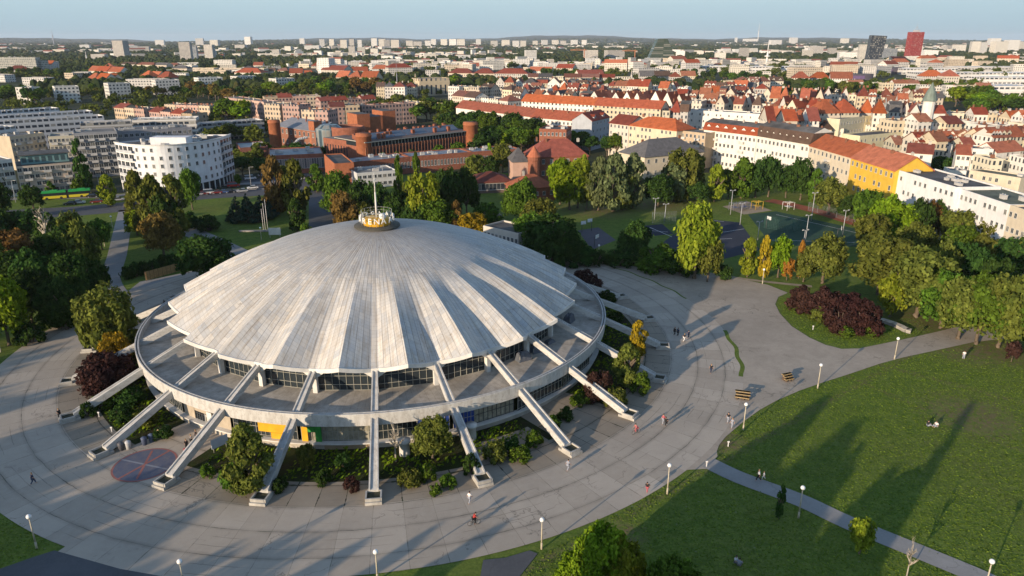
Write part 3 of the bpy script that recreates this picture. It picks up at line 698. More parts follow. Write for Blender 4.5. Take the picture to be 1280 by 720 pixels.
def crown_mesh(kind, seed, leaves, size):
    key = (kind, seed, leaves)
    if key in CROWN: return CROWN[key]
    R = random.Random(hash(kind) % 1000 if False else sum(map(ord, kind)) * 31 + seed); L = lobes(kind, R)
    tot = sum(l[3] ** 2 for l in L); v = []; f = []
    cen = Vector((0, 0, .45))
    for (x, y, z, r, sq) in L:
        n = max(6, int(leaves * r * r / tot)); c = Vector((x, y, z)); outw = Vector((x, y, (z - .4) * 1.4))
        if outw.length < .05: outw = Vector((0, 0, 1))
        outw.normalize(); tilt = Vector((R.gauss(0, .3), R.gauss(0, .3), R.gauss(0, .3)))
        for _ in range(n):
            d = Vector((R.gauss(0, 1), R.gauss(0, 1), R.gauss(0, 1)))
            if d.length < .01: continue
            d.normalize(); d = (d + outw * .45 + Vector((0, 0, .15))).normalized()
            q = r * (R.uniform(.55, 1.08) if R.random() < .85 else R.uniform(1.05, 1.3))
            p = c + Vector((d.x * q, d.y * q, d.z * q * sq))
            if p.z < .01: p.z = .01 + .05 * R.random()
            nr = (d * 1.0 + tilt * .4 + Vector((R.gauss(0, .5), R.gauss(0, .5), R.gauss(0, .5)))).normalized()
            a = nr.orthogonal().normalized(); b = nr.cross(a); t = R.random() * 2 * pi; a, b = a * cos(t) + b * sin(t), b * cos(t) - a * sin(t)
            s = size * R.uniform(.6, 1.35); zz = .5 if sq <= .5 else .9
            def sc(w): return Vector((w.x, w.y, w.z * zz))
            k = len(v); v += [tuple(p + sc(a * s)), tuple(p + sc(b * s * .62)), tuple(p - sc(a * s * .9)), tuple(p - sc(b * s * .62))]; f.append((k, k + 1, k + 2, k + 3))
    me = bpy.data.meshes.new('crown'); me.from_pydata(v, [], f); me.materials.append(LEAF['green']); CROWN[key] = me; return me
def trunk_mesh(kind, seed, mat):
    key = ('trunk', kind, seed, mat.name)
    if key in CROWN: return CROWN[key]
    R = random.Random(seed + 91); mb = MB()
    if kind == 'shrub':
        for i in range(6):
            t = 2 * pi * i / 6 + R.random(); mb.path([(.08 * cos(t), .08 * sin(t), -.01), (.25 * cos(t), .25 * sin(t), .3), (.42 * cos(t), .42 * sin(t), .55)], [.035, .028, .012], 5)
    elif kind in ('poplar', 'spruce'): mb.tube((0, 0, -.01), (0, 0, .9), .13, .02, 7)
    elif kind == 'bare':
        mb.path([(0, 0, -.01), (.03, .02, .3), (-.02, .03, .62), (.02, 0, .97)], [.10, .075, .05, .015], 6)
        for i in range(14):
            z = R.uniform(.3, .9); t = R.random() * 2 * pi; l = R.uniform(.4, .95) * (1.15 - z * .6); m = (cos(t) * l * .5, sin(t) * l * .5, z + .06); e = (cos(t) * l, sin(t) * l, z + R.uniform(.1, .2)); mb.path([(0, 0, z), m, e], [.04, .025, .008], 5)
            for q in range(4):
                u = R.uniform(.35, 1); b0 = Vector((cos(t) * l * u, sin(t) * l * u, z + .06 + .08 * u)); mb.tube(b0, b0 + Vector((R.uniform(-.3, .3), R.uniform(-.3, .3), R.uniform(.03, .14))), .014, .004, 4)
    else:
        mb.path([(0, 0, -.01), (.02, .01, .04), (.03, -.01, .22), (0, .03, .42), (.02, 0, .8)], [.085, .06, .052, .042, .015], 8)
        for i in range(7):
            z = R.uniform(.2, .5); t = 2 * pi * i / 7 + R.random(); l = R.uniform(.35, .65); mb.path([(.02, 0, z), (cos(t) * l * .5, sin(t) * l * .5, z + .12), (cos(t) * l, sin(t) * l, z + .27)], [.05, .035, .012], 6)
    me = mb.mesh('trunk', [mat]); CROWN[key] = me; return me
NT = [0]
def tree(x, ytop, ybase, wpx, kind='round', colr='green', zone='in the park', group=None, name=None, bark=None, nobody=False, label=None):
    """crown box of the photo -> a tree that stands on the ground there"""
    b = G(x, ybase); z = zat(b.y, ytop); z = max(1.2, z); w = wpx * depth_of(b) / F
    return plant(b, z, w, kind, colr, zone, group, name, bark, label)
def plant(b, z, w, kind, colr, zone, group=None, name=None, bark=None, label=None, lod=None):
    NT[0] += 1; i = NT[0]; dist = b.length
    shrub = kind == 'shrub'
    nm = name or {'spruce': 'conifer', 'shrub': 'shrub', 'poplar': 'poplar', 'bare': 'bare_tree', 'willow': 'weeping_tree'}.get(kind, 'broadleaf_tree')
    cat = {'shrub': 'shrub'}.get(kind, 'tree')
    o = thing(nm, b, (i * 2.39) % 6.28, None, cat, group)
    tm = link('trunk' if not shrub else 'stem', trunk_mesh(kind, i % 3, bark or (MPALEBARK if kind == 'bare' else MBARK)), o); tm.scale = (w / 2, w / 2, z)
    if kind != 'bare':
        app = w / dist * F
        if lod is None: lod = 0 if app > 45 else (1 if app > 22 else 2)
        nl, sz = ((7000, .075), (3000, .105), (900, .18))[lod]
        if shrub: nl = int(nl * .6)
        me = crown_mesh(kind, i % (4 if lod < 2 else 3), nl, sz)
        zb = {'round': .05, 'wide': .08, 'tall': .05, 'poplar': .03, 'spruce': .03, 'willow': .08, 'shrub': 0.0}[kind] * z
        if name == 'street_tree': zb = .3 * z
        c = link('crown', me, o); c.location = (0, 0, zb); c.scale = (w / 2 * .93, w / 2 * .93, (z - zb) * .97)
        c.material_slots[0].link = 'OBJECT'; c.material_slots[0].material = LEAF[colr]
    kw = {'round': 'round', 'wide': 'spreading', 'tall': 'tall', 'poplar': 'slim poplar', 'spruce': 'conifer', 'willow': 'drooping', 'shrub': 'low', 'bare': 'bare'}[kind]
    if label: o['label'] = label
    else:
        d = {'poplar': '%s slim poplar' % WORD[colr], 'spruce': '%s conifer' % WORD[colr], 'shrub': '%s shrub' % WORD[colr], 'bare': 'leafless pale tree'}.get(kind, '%s %s tree' % (kw, WORD[colr]))
        later(o, d, zone)
    return o
Z = lambda zone, group, rows: [tree(*r, zone=zone, group=group) for r in rows]
# each row: middle x, crown top, foot, width (pixels of the photo), shape, colour
Z('left of the arena', 'trees and shrubs left of the arena', [
 (140, 350, 436, 72, 'willow', 'olive'), (146, 403, 458, 52, 'shrub', 'gold'), (135, 424, 484, 78, 'shrub', 'purple'), (128, 440, 492, 46, 'shrub', 'purple'), (165, 395, 440, 40, 'shrub', 'olive')])
Z('along the left edge of the park', 'trees at the left edge', [
 (12, 338, 432, 66, 'round', 'bright'), (58, 308, 392, 66, 'round', 'dark'), (100, 312, 396, 56, 'round', 'dark'), (84, 342, 412, 58, 'round', 'dark'), (42, 330, 408, 54, 'round', 'dark'), (25, 284, 352, 70, 'wide', 'brown'), (-12, 292, 372, 60, 'round', 'olive'),
 (110, 272, 345, 44, 'round', 'olive'), (128, 270, 312, 30, 'round', 'green'), (15, 258, 302, 44, 'round', 'dark'), (45, 260, 302, 44, 'round', 'dark'), (66, 264, 312, 36, 'round', 'dark'), (88, 276, 330, 40, 'round', 'dark'), (60, 290, 350, 46, 'round', 'dark'), (74, 372, 410, 50, 'shrub', 'dark'), (40, 390, 428, 40, 'shrub', 'dark'), (112, 358, 396, 40, 'shrub', 'dark'),
 (122, 318, 372, 40, 'round', 'dark'), (100, 350, 404, 44, 'shrub', 'green'), (-20, 380, 440, 50, 'round', 'dark'), (20, 310, 380, 60, 'round', 'dark'),(-5, 262, 310, 40, 'round', 'dark'), (96, 262, 318, 34, 'round', 'olive')])
Z('beside the street on the left', 'trees by the left street', [
 (42, 230, 262, 32, 'round', 'dark'), (4, 224, 276, 32, 'round', 'dark'), (64, 226, 242, 12, 'tall', 'green'), (107, 168, 241, 26, 'poplar', 'dark'), (100, 222, 243, 18, 'round', 'green'), (138, 217, 258, 28, 'tall', 'lime'),
 (178, 211, 288, 36, 'tall', 'olive'), (198, 217, 300, 46, 'tall', 'olive'), (222, 218, 300, 46, 'tall', 'olive'), (241, 205, 262, 28, 'round', 'green'), (212, 240, 302, 46, 'round', 'dark'), (188, 250, 300, 36, 'round', 'olive'), (172, 262, 294, 32, 'round', 'bright'), (298, 217, 232, 9, 'round', 'green'), (236, 258, 285, 34, 'shrub', 'dark'), (262, 262, 288, 36, 'shrub', 'dark')])
Z('on the lawns between the street and the dome', 'trees on the lawns behind the arena', [
 (205, 262, 322, 52, 'wide', 'brown'), (258, 290, 352, 74, 'round', 'dark'), (283, 300, 345, 40, 'shrub', 'dark'), (297, 243, 277, 26, 'spruce', 'spruce'), (311, 240, 278, 28, 'spruce', 'spruce'), (327, 242, 275, 28, 'spruce', 'spruce'), (338, 246, 270, 22, 'spruce', 'spruce'),
 (346, 193, 268, 40, 'tall', 'brown'), (372, 198, 270, 42, 'tall', 'olive'), (358, 206, 262, 34, 'tall', 'olive'), (372, 248, 290, 28, 'tall', 'dark'), (384, 275, 296, 18, 'shrub', 'green'), (396, 204, 240, 26, 'tall', 'green'), (424, 208, 272, 38, 'round', 'green'), (420, 238, 270, 36, 'round', 'green'), (433, 238, 290, 42, 'round', 'brown')])
for i, x in enumerate(range(160, 226, 11)): tree(x, 351 - .28 * (x - 183) - 32, 351 - .28 * (x - 183) - 9, 18, 'shrub', 'dark', 'in the clipped hedge behind the wooden hoarding', 'hedge behind the hoarding')
Z('directly behind the dome', 'trees behind the dome', [
 (452, 222, 278, 42, 'round', 'dark'), (474, 226, 282, 40, 'round', 'dark'), (498, 235, 285, 38, 'round', 'dark'), (500, 193, 258, 15, 'tall', 'green'), (522, 189, 258, 15, 'tall', 'green'), (531, 208, 288, 44, 'willow', 'lime'), (516, 216, 280, 28, 'willow', 'olive'), (562, 204, 276, 42, 'round', 'dark'), (584, 205, 272, 34, 'round', 'dark'), (545, 247, 290, 52, 'round', 'green'), (572, 250, 290, 22, 'tall', 'brown'), (590, 263, 298, 40, 'round', 'gold'), (604, 272, 300, 30, 'shrub', 'gold'), (520, 250, 290, 36, 'round', 'dark'), (488, 252, 288, 34, 'round', 'green'), (455, 250, 290, 34, 'round', 'olive'), (610, 246, 276, 40, 'shrub', 'green'), (628, 178, 215, 30, 'round', 'olive'), (612, 193, 224, 30, 'round', 'dark'), (594, 190, 224, 28, 'round', 'olive')])
Z('between the dome and the brick villa', 'trees between dome and villa', [
 (650, 220, 280, 48, 'round', 'green'), (674, 246, 300, 50, 'round', 'olive'), (690, 264, 328, 74, 'willow', 'dark'), (664, 262, 315, 52, 'round', 'green'), (722, 292, 330, 54, 'shrub', 'dark'), (706, 290, 332, 50, 'round', 'dark'), (745, 305, 330, 40, 'shrub', 'dark')])
Z('in the row in front of the villa', 'trees in front of the villa', [
 (700, 192, 255, 36, 'round', 'bright'), (722, 190, 260, 38, 'round', 'lime'), (712, 205, 262, 44, 'round', 'bright'), (733, 215, 262, 30, 'round', 'olive'), (748, 194, 263, 40, 'tall', 'grey'), (766, 190, 264, 44, 'tall', 'grey'), (790, 190, 260, 40, 'tall', 'grey'), (778, 205, 262, 36, 'tall', 'olive'), (822, 215, 258, 46, 'round', 'dark'), (850, 180, 250, 52, 'willow', 'olive'), (842, 200, 252, 40, 'willow', 'grey'), (866, 186, 246, 32, 'round', 'olive'), (893, 204, 252, 32, 'tall', 'lime'), (910, 208, 248, 26, 'round', 'green'), (926, 196, 248, 38, 'tall', 'green'), (944, 198, 247, 36, 'round', 'dark'), (872, 225, 255, 30, 'round', 'dark'), (890, 168, 200, 20, 'tall', 'green'), (808, 172, 196, 28, 'round', 'dark'), (846, 167, 184, 26, 'round', 'gold'), (765, 172, 192, 24, 'round', 'dark'), (960, 190, 246, 34, 'round', 'dark')])
Z('by the sports courts', 'trees by the sports courts', [
 (792, 274, 330, 46, 'round', 'dark'), (824, 292, 338, 66, 'shrub', 'green'), (852, 300, 342, 50, 'shrub', 'dark'), (775, 300, 332, 40, 'shrub', 'dark'), (868, 250, 348, 64, 'round', 'lime'), (884, 290, 352, 36, 'round', 'olive'), (934, 296, 346, 28, 'tall', 'lime'), (953, 294, 348, 20, 'tall', 'yellow'), (972, 293, 347, 34, 'round', 'bright'), (983, 320, 350, 18, 'round', 'orange'), (998, 300, 348, 14, 'tall', 'orange'), (1028, 290, 354, 58, 'round', 'olive'), (1004, 315, 352, 28, 'round', 'olive'), (905, 322, 348, 24, 'shrub', 'dark')])
Z('on the island in the asphalt square', 'shrubs on the island', [
 (1002, 349, 388, 44, 'shrub', 'purple'), (1030, 347, 396, 54, 'shrub', 'purple'), (1056, 352, 408, 62, 'shrub', 'purple'), (1050, 366, 413, 52, 'shrub', 'purple'), (1078, 366, 417, 52, 'shrub', 'purple'), (1022, 376, 400, 26, 'shrub', 'olive'), (1058, 402, 420, 26, 'shrub', 'green'), (1090, 402, 420, 22, 'shrub', 'green')])
Z('in the grove right of the square', 'trees in the right grove', [
 (1098, 288, 368, 86, 'wide', 'olive'), (1144, 308, 396, 94, 'wide', 'olive'), (1176, 338, 410, 74, 'round', 'green'), (1112, 340, 396, 44, 'round', 'lime'), (1197, 342, 424, 66, 'round', 'olive'), (1220, 340, 430, 68, 'round', 'green'), (1247, 342, 434, 70, 'round', 'olive'), (1274, 340, 436, 64, 'round', 'green'), (1300, 340, 440, 60, 'round', 'olive'),
 (1165, 296, 372, 56, 'round', 'olive'), (1190, 300, 370, 50, 'round', 'dark'), (1214, 308, 380, 50, 'round', 'dark'), (1240, 318, 390, 50, 'round', 'dark')])
Z('before the long facades on the right', 'trees before the right facades', [
 (1036, 220, 268, 46, 'round', 'olive'), (1000, 196, 250, 34, 'round', 'dark'), (1018, 210, 255, 24, 'tall', 'green'), (1080, 232, 284, 40, 'round', 'green'), (1102, 238, 300, 42, 'round', 'bright'), (1118, 252, 305, 56, 'round', 'bright'), (1142, 246, 306, 40, 'round', 'dark'), (1156, 246, 300, 30, 'round', 'brown'), (1172, 248, 300, 36, 'round', 'dark'), (1192, 262, 312, 46, 'round', 'olive'), (1216, 256, 312, 50, 'round', 'olive'), (1244, 266, 322, 52, 'round', 'olive'), (1270, 270, 325, 50, 'round', 'brown'), (1194, 280, 330, 44, 'round', 'green'), (1140, 275, 330, 52, 'round', 'olive'), (1198, 290, 325, 22, 'shrub', 'yellow'), (1228, 290, 345, 48, 'round', 'olive'), (1255, 295, 350, 46, 'round', 'dark'), (1280, 290, 350, 46, 'round', 'olive'), (1085, 262, 318, 46, 'round', 'olive'), (1060, 240, 275, 30, 'round', 'dark'), (982, 205, 247, 28, 'round', 'dark'), (1300, 275, 330, 46, 'round', 'olive')])
Z('at the bottom edge by the lawn path', 'trees at the bottom edge', [
 (750, 654, 742, 76, 'wide', 'bright'), (778, 668, 745, 58, 'round', 'lime'), (838, 696, 765, 74, 'round', 'green'), (715, 690, 748, 50, 'round', 'bright'), (1074, 645, 692, 34, 'round', 'lime'), (1264, 425, 452, 20, 'round', 'purple')])
tree(1133, 675, 722, 20, 'bare', 'olive', label='small leafless sapling beside the lower right footpath'); tree(973, 605, 648, 14, 'tall', 'dark', label='thin dark sapling growing at the edge of the lower right footpath')
tree(64, 266, 325, 26, 'bare', 'olive', label='bleached dead tree standing by the grey shed on the left'); tree(495, 528, 577, 26, 'bare', 'olive', label='white leafless tree in the garden right of the front buttress')
Z('in the garden bed round the arena', 'shrubs in the arena garden', [
 (314, 530, 614, 70, 'tall', 'olive'), (292, 565, 610, 34, 'shrub', 'green'), (384, 553, 588, 26, 'round', 'olive'), (541, 518, 573, 54, 'round', 'olive'), (513, 580, 608, 36, 'shrub', 'olive'), (535, 570, 600, 26, 'shrub', 'green'), (441, 592, 612, 26, 'shrub', 'purple'), (430, 560, 585, 26, 'shrub', 'dark'), (746, 448, 500, 44, 'shrub', 'purple'), (797, 400, 446, 28, 'tall', 'gold'), (783, 428, 484, 44, 'tall', 'olive'), (800, 455, 490, 30, 'shrub', 'green'), (770, 478, 508, 36, 'shrub', 'olive'), (726, 484, 505, 30, 'shrub', 'green'), (732, 330, 364, 46, 'shrub', 'purple'), (758, 358, 378, 28, 'shrub', 'dark'), (768, 385, 402, 26, 'shrub', 'dark'), (755, 420, 440, 26, 'shrub', 'dark'), (618, 545, 575, 36, 'shrub', 'olive'), (650, 552, 574, 34, 'shrub', 'green'), (640, 540, 566, 28, 'shrub', 'dark'), (668, 530, 556, 26, 'shrub', 'green'), (590, 560, 592, 26, 'shrub', 'dark'), (560, 588, 608, 26, 'shrub', 'green'), (405, 580, 604, 26, 'shrub', 'dark'),
 (180, 508, 532, 36, 'shrub', 'olive'), (152, 500, 526, 34, 'shrub', 'dark'), (130, 486, 510, 30, 'shrub', 'green'), (205, 528, 548, 30, 'shrub', 'dark'), (165, 475, 505, 40, 'shrub', 'dark'), (112, 498, 520, 24, 'shrub', 'dark'), (260, 575, 596, 22, 'shrub', 'green'), (350, 590, 612, 26, 'shrub', 'dark'), (545, 600, 618, 18, 'shrub', 'green'), (706, 505, 525, 24, 'shrub', 'dark'), (690, 515, 534, 24, 'shrub', 'green')])
# low ground cover of the garden: nobody could count it
R = random.Random(5); v = []; f = []
for i in range(16000):
    a = R.random() * 360; r = R.uniform(44.8, 52.2); q = (a - PH) % 360
    if 316 < q < 329.5 or 30 < q < 46.5: continue
    if (a - PH) % 15 < 1.0 or (a - PH) % 15 > 14.0: continue
    hx = .5 + .5 * sin(a * .33) * sin(r * .7 + a * .05)
    if R.random() > .25 + .7 * hx: continue
    p = C0 + Vector((r * cos(radians(a)), r * sin(radians(a)), R.uniform(.05, .2 + .7 * hx)))
    nr = Vector((R.gauss(0, .7), R.gauss(0, .7), 1)).normalized(); x = nr.orthogonal().normalized(); y = nr.cross(x); s = R.uniform(.15, .4); k = len(v)
    v += [tuple(p + x * s), tuple(p + y * s * .6), tuple(p - x * s), tuple(p - y * s * .6)]; f.append((k, k + 1, k + 2, k + 3))
me = bpy.data.meshes.new('ground_cover'); me.from_pydata(v, [], f); me.materials.append(LEAF['bright']); link('ground_cover', me, kind='stuff', label='rough green weeds and ground cover filling the garden bed between the buttresses', category='ground cover')
# tufts of taller grass on the nearer lawns
import numpy as np
rg = np.random.default_rng(4)
def inside(px, py, poly):
    r = np.zeros(len(px), bool); j = len(poly) - 1
    for i in range(len(poly)):
        (xi, yi), (xj, yj) = poly[i], poly[j]; k = ((yi > py) != (yj > py)) & (px < (xj - xi) * (py - yi) / (yj - yi + 1e-9) + xi); r ^= k; j = i
    return r
lawns = [[(897, 571), (896, 563), (908, 547), (933, 526), (973, 501), (1031, 478.5), (1101, 456), (1160, 441.5), (1216, 430), (1330, 424), (1400, 800), (1330, 770), (1240, 722), (1152, 685), (1062, 649), (1000, 621), (926, 593)],
         [(884, 587), (925, 602), (1000, 630), (1060, 659), (1148, 697), (1238, 735), (1340, 800), (640, 800), (655, 720), (676, 692), (740, 658), (800, 625), (860, 593)],
         [(0, 645), (30, 655), (62, 684), (0, 709), (-60, 720), (-60, 620)], [(974, 372), (971, 380), (977, 392), (992, 407), (1014, 421), (1052, 434.5), (1096, 429.5), (1168, 413), (1150, 395), (1100, 400), (1040, 380)]]
V = []; Fq = 0
for poly in lawns:
    W = [G(*p) for p in poly]; xs = [p.x for p in W]; ys = [p.y for p in W]; area = (max(xs) - min(xs)) * (max(ys) - min(ys)); n = int(area * 20)
    x = rg.uniform(min(xs), max(xs), n); y = rg.uniform(min(ys), max(ys), n); k = inside(x, y, [(p.x, p.y) for p in W]); x, y = x[k], y[k]
    cl = .5 + .5 * np.sin(x * .9 + 2 * np.sin(y * .35)) * np.sin(y * .8 + 1.5 * np.sin(x * .5)); k = rg.random(len(x)) < .85 + .15 * cl
    for (sx_, sy_, sr_) in [(*G(px_, py_)[:2], r_) for px_, py_, r_ in ((1205, 436, 9), (1165, 402, 9), (1250, 440, 8), (905, 552, 4), (780, 668, 3), (1215, 520, 8))]: k &= (np.hypot(x - sx_, y - sy_) > sr_ * .8) | (rg.random(len(x)) < .25)
    x, y = x[k], y[k]; n = len(x); x = x + rg.normal(0, .22, n); y = y + rg.normal(0, .22, n)
    t = rg.uniform(0, 6.28, n); hh = rg.uniform(.025, .08, n) * (1 + .8 * (rg.random(n) > .93)); w = rg.uniform(.06, .17, n); dx, dy = np.cos(t) * w, np.sin(t) * w; lx, ly = rg.normal(0, .07, n), rg.normal(0, .07, n); z = np.full(n, -.065)
    q = np.stack([np.stack([x - dx, y - dy, z], 1), np.stack([x + dx, y + dy, z], 1), np.stack([x + dx * .6 + lx, y + dy * .6 + ly, z + hh], 1), np.stack([x - dx * .6 + lx, y - dy * .6 + ly, z + hh], 1)], 1); V.append(q.reshape(-1, 3))
def quads(name, V, mat, **tags):
    n = len(V) // 4; me = bpy.data.meshes.new(name); me.vertices.add(len(V)); me.vertices.foreach_set('co', V.astype(np.float32).ravel()); me.loops.add(len(V)); me.loops.foreach_set('vertex_index', np.arange(len(V), dtype=np.int32)); me.polygons.add(n); me.polygons.foreach_set('loop_start', np.arange(0, len(V), 4, dtype=np.int32)); me.polygons.foreach_set('loop_total', np.full(n, 4, np.int32)); me.materials.append(mat); me.update(); me.validate(); return link(name, me, **tags)
quads('grass_tufts', np.concatenate(V), leafmat('grass', (.068, .118, .018), (.125, .170, .030)), kind='stuff', label='short rough grass of the park lawns', category='grass')
# tall trees outside the picture whose shadows lie on the slabs and the lawn: placed back along the sun's path from where the photo's shadows end
LSH = 1 / tan(radians(SUN_EL)); SDX, SDY = cos(radians(SUN_AZ)), sin(radians(SUN_AZ))
def shade_tree(px, py, hh, w, kind='round'):
    t = G(px, py); plant(Vector((t.x - SDX * LSH * hh, t.y - SDY * LSH * hh, 0)), hh, w, kind, 'green', 'outside the picture below its lower edge', 'trees outside the picture', lod=1)
for a in ((70, 400, 26, 20), (112, 425, 25, 20), (95, 465, 25, 20), (148, 462, 25, 18), (172, 505, 23, 18), (130, 540, 22, 20), (205, 545, 21, 18), (240, 580, 20, 17), (200, 610, 19, 18), (292, 612, 18, 15), (270, 650, 17, 15), (335, 655, 15, 12), (405, 655, 14, 7), (380, 690, 14, 11), (470, 668, 13, 6, 'tall'), (440, 700, 13, 9), (540, 668, 13, 4, 'tall'), (575, 640, 14, 3.5, 'poplar'), (640, 648, 12, 5, 'tall'), (560, 705, 12, 6), (0, 480, 26, 22), (40, 560, 24, 22), (110, 630, 19, 18), (10, 640, 21, 20), (210, 680, 16, 14), (110, 690, 17, 16), (300, 700, 14, 12), (-40, 440, 26, 22),
    (1040, 490, 21, 8, 'tall'), (1084, 520, 20, 11), (1060, 545, 19, 11), (1142, 577, 16, 9), (1128, 600, 15, 9), (1226, 488, 24, 4.5, 'poplar'), (1250, 700, 12, 7), (960, 640, 14, 12), (1010, 690, 13, 11), (1040, 640, 16, 10)):  # the poplar here is added, unseen, to cast a bar shadow of unknown origin
    shade_tree(*a)
# ---------------------------------------------------------------- buildings
WIN = {}
MWF = flat('window_frame_paint', (.5, .5, .48), .5)
MPANE = plain('window_pane', (.035, .042, .052), .15, .5, .12, spec=.6)
MPANEB = flat('window_pane_curtain', (.16, .155, .14), .25)
def win_mesh(w, h, dark=True, sill=True, frame=True):
    key = (w, h, dark, sill, frame)
    if key in WIN: return WIN[key]
    mb = MB(); fr = .09
    mb.box((0, -.03, 0), (w - 2 * fr, .05, h - 2 * fr), 0, 0)
    if frame:
        for s in (-1, 1): mb.box((s * (w / 2 - fr / 2), -.04, 0), (fr, .09, h), 0, 1); mb.box((0, -.04, s * (h / 2 - fr / 2)), (w - 2 * fr, .09, fr), 0, 1)
        mb.box((0, -.04, 0), (.06, .085, h - 2 * fr), 0, 1)
    if sill: mb.box((0, -.08, -h / 2 - .04), (w + .2, .2, .07), 0, 1)
    me = mb.mesh('window', [MPANE if dark else MPANEB, MWF]); WIN[key] = me; return me
MCHIM = brickwork((.26, .12, .075), 'chimney_brick'); MCHW = plain('chimney_render', (.45, .42, .37), .85)
CH = {}
def chim_mesh(w, d, h, mat):
    k = (w, d, h, mat.name)
    if k in CH: return CH[k]
    mb = MB(); mb.box((0, 0, h / 2), (w, d, h)); mb.box((0, 0, h + .06), (w + .16, d + .16, .12))
    for i in (-1, 1): mb.tube((i * w * .25, 0, h + .1), (i * w * .25, 0, h + .4), .12, n=6)
    CH[k] = mb.mesh('chimney', [mat]); return CH[k]
def dormer_mesh(w, h, d, wallm, roofm, kind):
    k = ('dormer', w, h, d, wallm.name, roofm.name, kind)
    if k in CH: return CH[k]
    mb = MB()
    if kind == 'gable':
        mb.face([(-w / 2, 0, 0), (w / 2, 0, 0), (w / 2, 0, h), (0, 0, h + w * .45), (-w / 2, 0, h)], 0)
        for s in (-1, 1):
            mb.face([(s * w / 2, 0, 0), (s * w / 2, d, 0), (s * w / 2, d, h), (s * w / 2, 0, h)], 0)
            mb.face([(s * (w / 2 + .15), -.15, h - .1), (s * (w / 2 + .15), d, h - .1), (0, d, h + w * .45 + .02), (0, -.15, h + w * .45 + .02)], 1)
    else:
        mb.box((0, d / 2, h / 2), (w, d, h), 0, 0); mb.face([(-w / 2 - .15, -.2, h + .03), (w / 2 + .15, -.2, h + .03), (w / 2 + .15, d, h + .35), (-w / 2 - .15, d, h + .35)], 1)
    mb.box((0, -.03, h * .5), (w * .5, .06, h * .62), 0, 2)
    CH[k] = mb.mesh('dormer', [wallm, roofm, MPANE]); return CH[k]
def roof_mesh(L, D, z, rh, kind, mat, wallm, ov=.45):
    mb = MB(); x0, x1, y0, y1 = -L / 2 - ov, L / 2 + ov, -ov, D + ov; e = z - ov * rh / (D / 2) * .5
    if kind == 'gable':
        ym = D / 2
        a, b, c, d = (x0, y0, e), (x1, y0, e), (x1, ym, z + rh), (x0, ym, z + rh); f, g = (x1, y1, e), (x0, y1, e)
        mb.face([a, b, c, d]); mb.face([d, c, f, g]); t = .25
        lo = lambda p: (p[0], p[1], p[2] - t)
        mb.face([lo(a), a, d, lo(d)]); mb.face([lo(d), d, g, lo(g)]); mb.face([b, lo(b), lo(c), c]); mb.face([c, lo(c), lo(f), f]); mb.face([lo(a), lo(b), b, a]); mb.face([lo(f), lo(g), g, f])
        for s in (-1, 1): mb.face([(s * L / 2, 0, z - .02), (s * L / 2, D, z - .02), (s * L / 2, ym, z + rh - .3)], 1)
    elif kind == 'front':          # gable end looks to the street
        a, b, c, d = (x0, y0, e), (0, y0, z + rh), (0, y1, z + rh), (x0, y1, e)
        mb.face([a, b, c, d]); mb.face([(x1, y0, e), (x1, y1, e), c, b]); mb.face([(-L / 2, 0, z - .02), (L / 2, 0, z - .02), (0, 0, z + rh - .25)], 1); mb.face([(L / 2, D, z - .02), (-L / 2, D, z - .02), (0, D, z + rh - .25)], 1)
    elif kind == 'hip':
        q = min(L / 2 - .3, D / 2); ym = D / 2
        a, b, c, d = (x0, y0, e), (x1, y0, e), (x1, y1, e), (x0, y1, e); r0, r1 = (-L / 2 + q, ym, z + rh), (L / 2 - q, ym, z + rh)
        mb.face([a, b, r1, r0]); mb.face([c, d, r0, r1]); mb.face([d, a, r0]); mb.face([b, c, r1]); t = .25
        for p, q2 in ((a, b), (b, c), (c, d), (d, a)): mb.face([(p[0], p[1], p[2] - t), (q2[0], q2[1], q2[2] - t), q2, p])
    elif kind == 'mansard':
        i = 1.6; a = [(x0, y0, z), (x1, y0, z), (x1, y1, z), (x0, y1, z)]; b = [(x0 + (0 if L > 9 else 0), y0 + i, z + rh * .7), (x1, y0 + i, z + rh * .7), (x1, y1 - i, z + rh * .7), (x0, y1 - i, z + rh * .7)]
        for j in range(4): k = (j + 1) % 4; mb.face([a[j], a[k], b[k], b[j]])
        ym = D / 2; mb.face([b[0], b[1], (x1, ym, z + rh), (x0, ym, z + rh)], 2); mb.face([b[2], b[3], (x0, ym, z + rh), (x1, ym, z + rh)], 2); mb.face([b[1], b[2], (x1, ym, z + rh)], 1); mb.face([b[3], b[0], (x0, ym, z + rh)], 1)
    return mb
MFELT = feltroof(); MFELT2 = feltroof((.20, .19, .175)); MVENT = plain('roof_vent', (.45, .44, .42), .6)
RCH = random.Random(11)
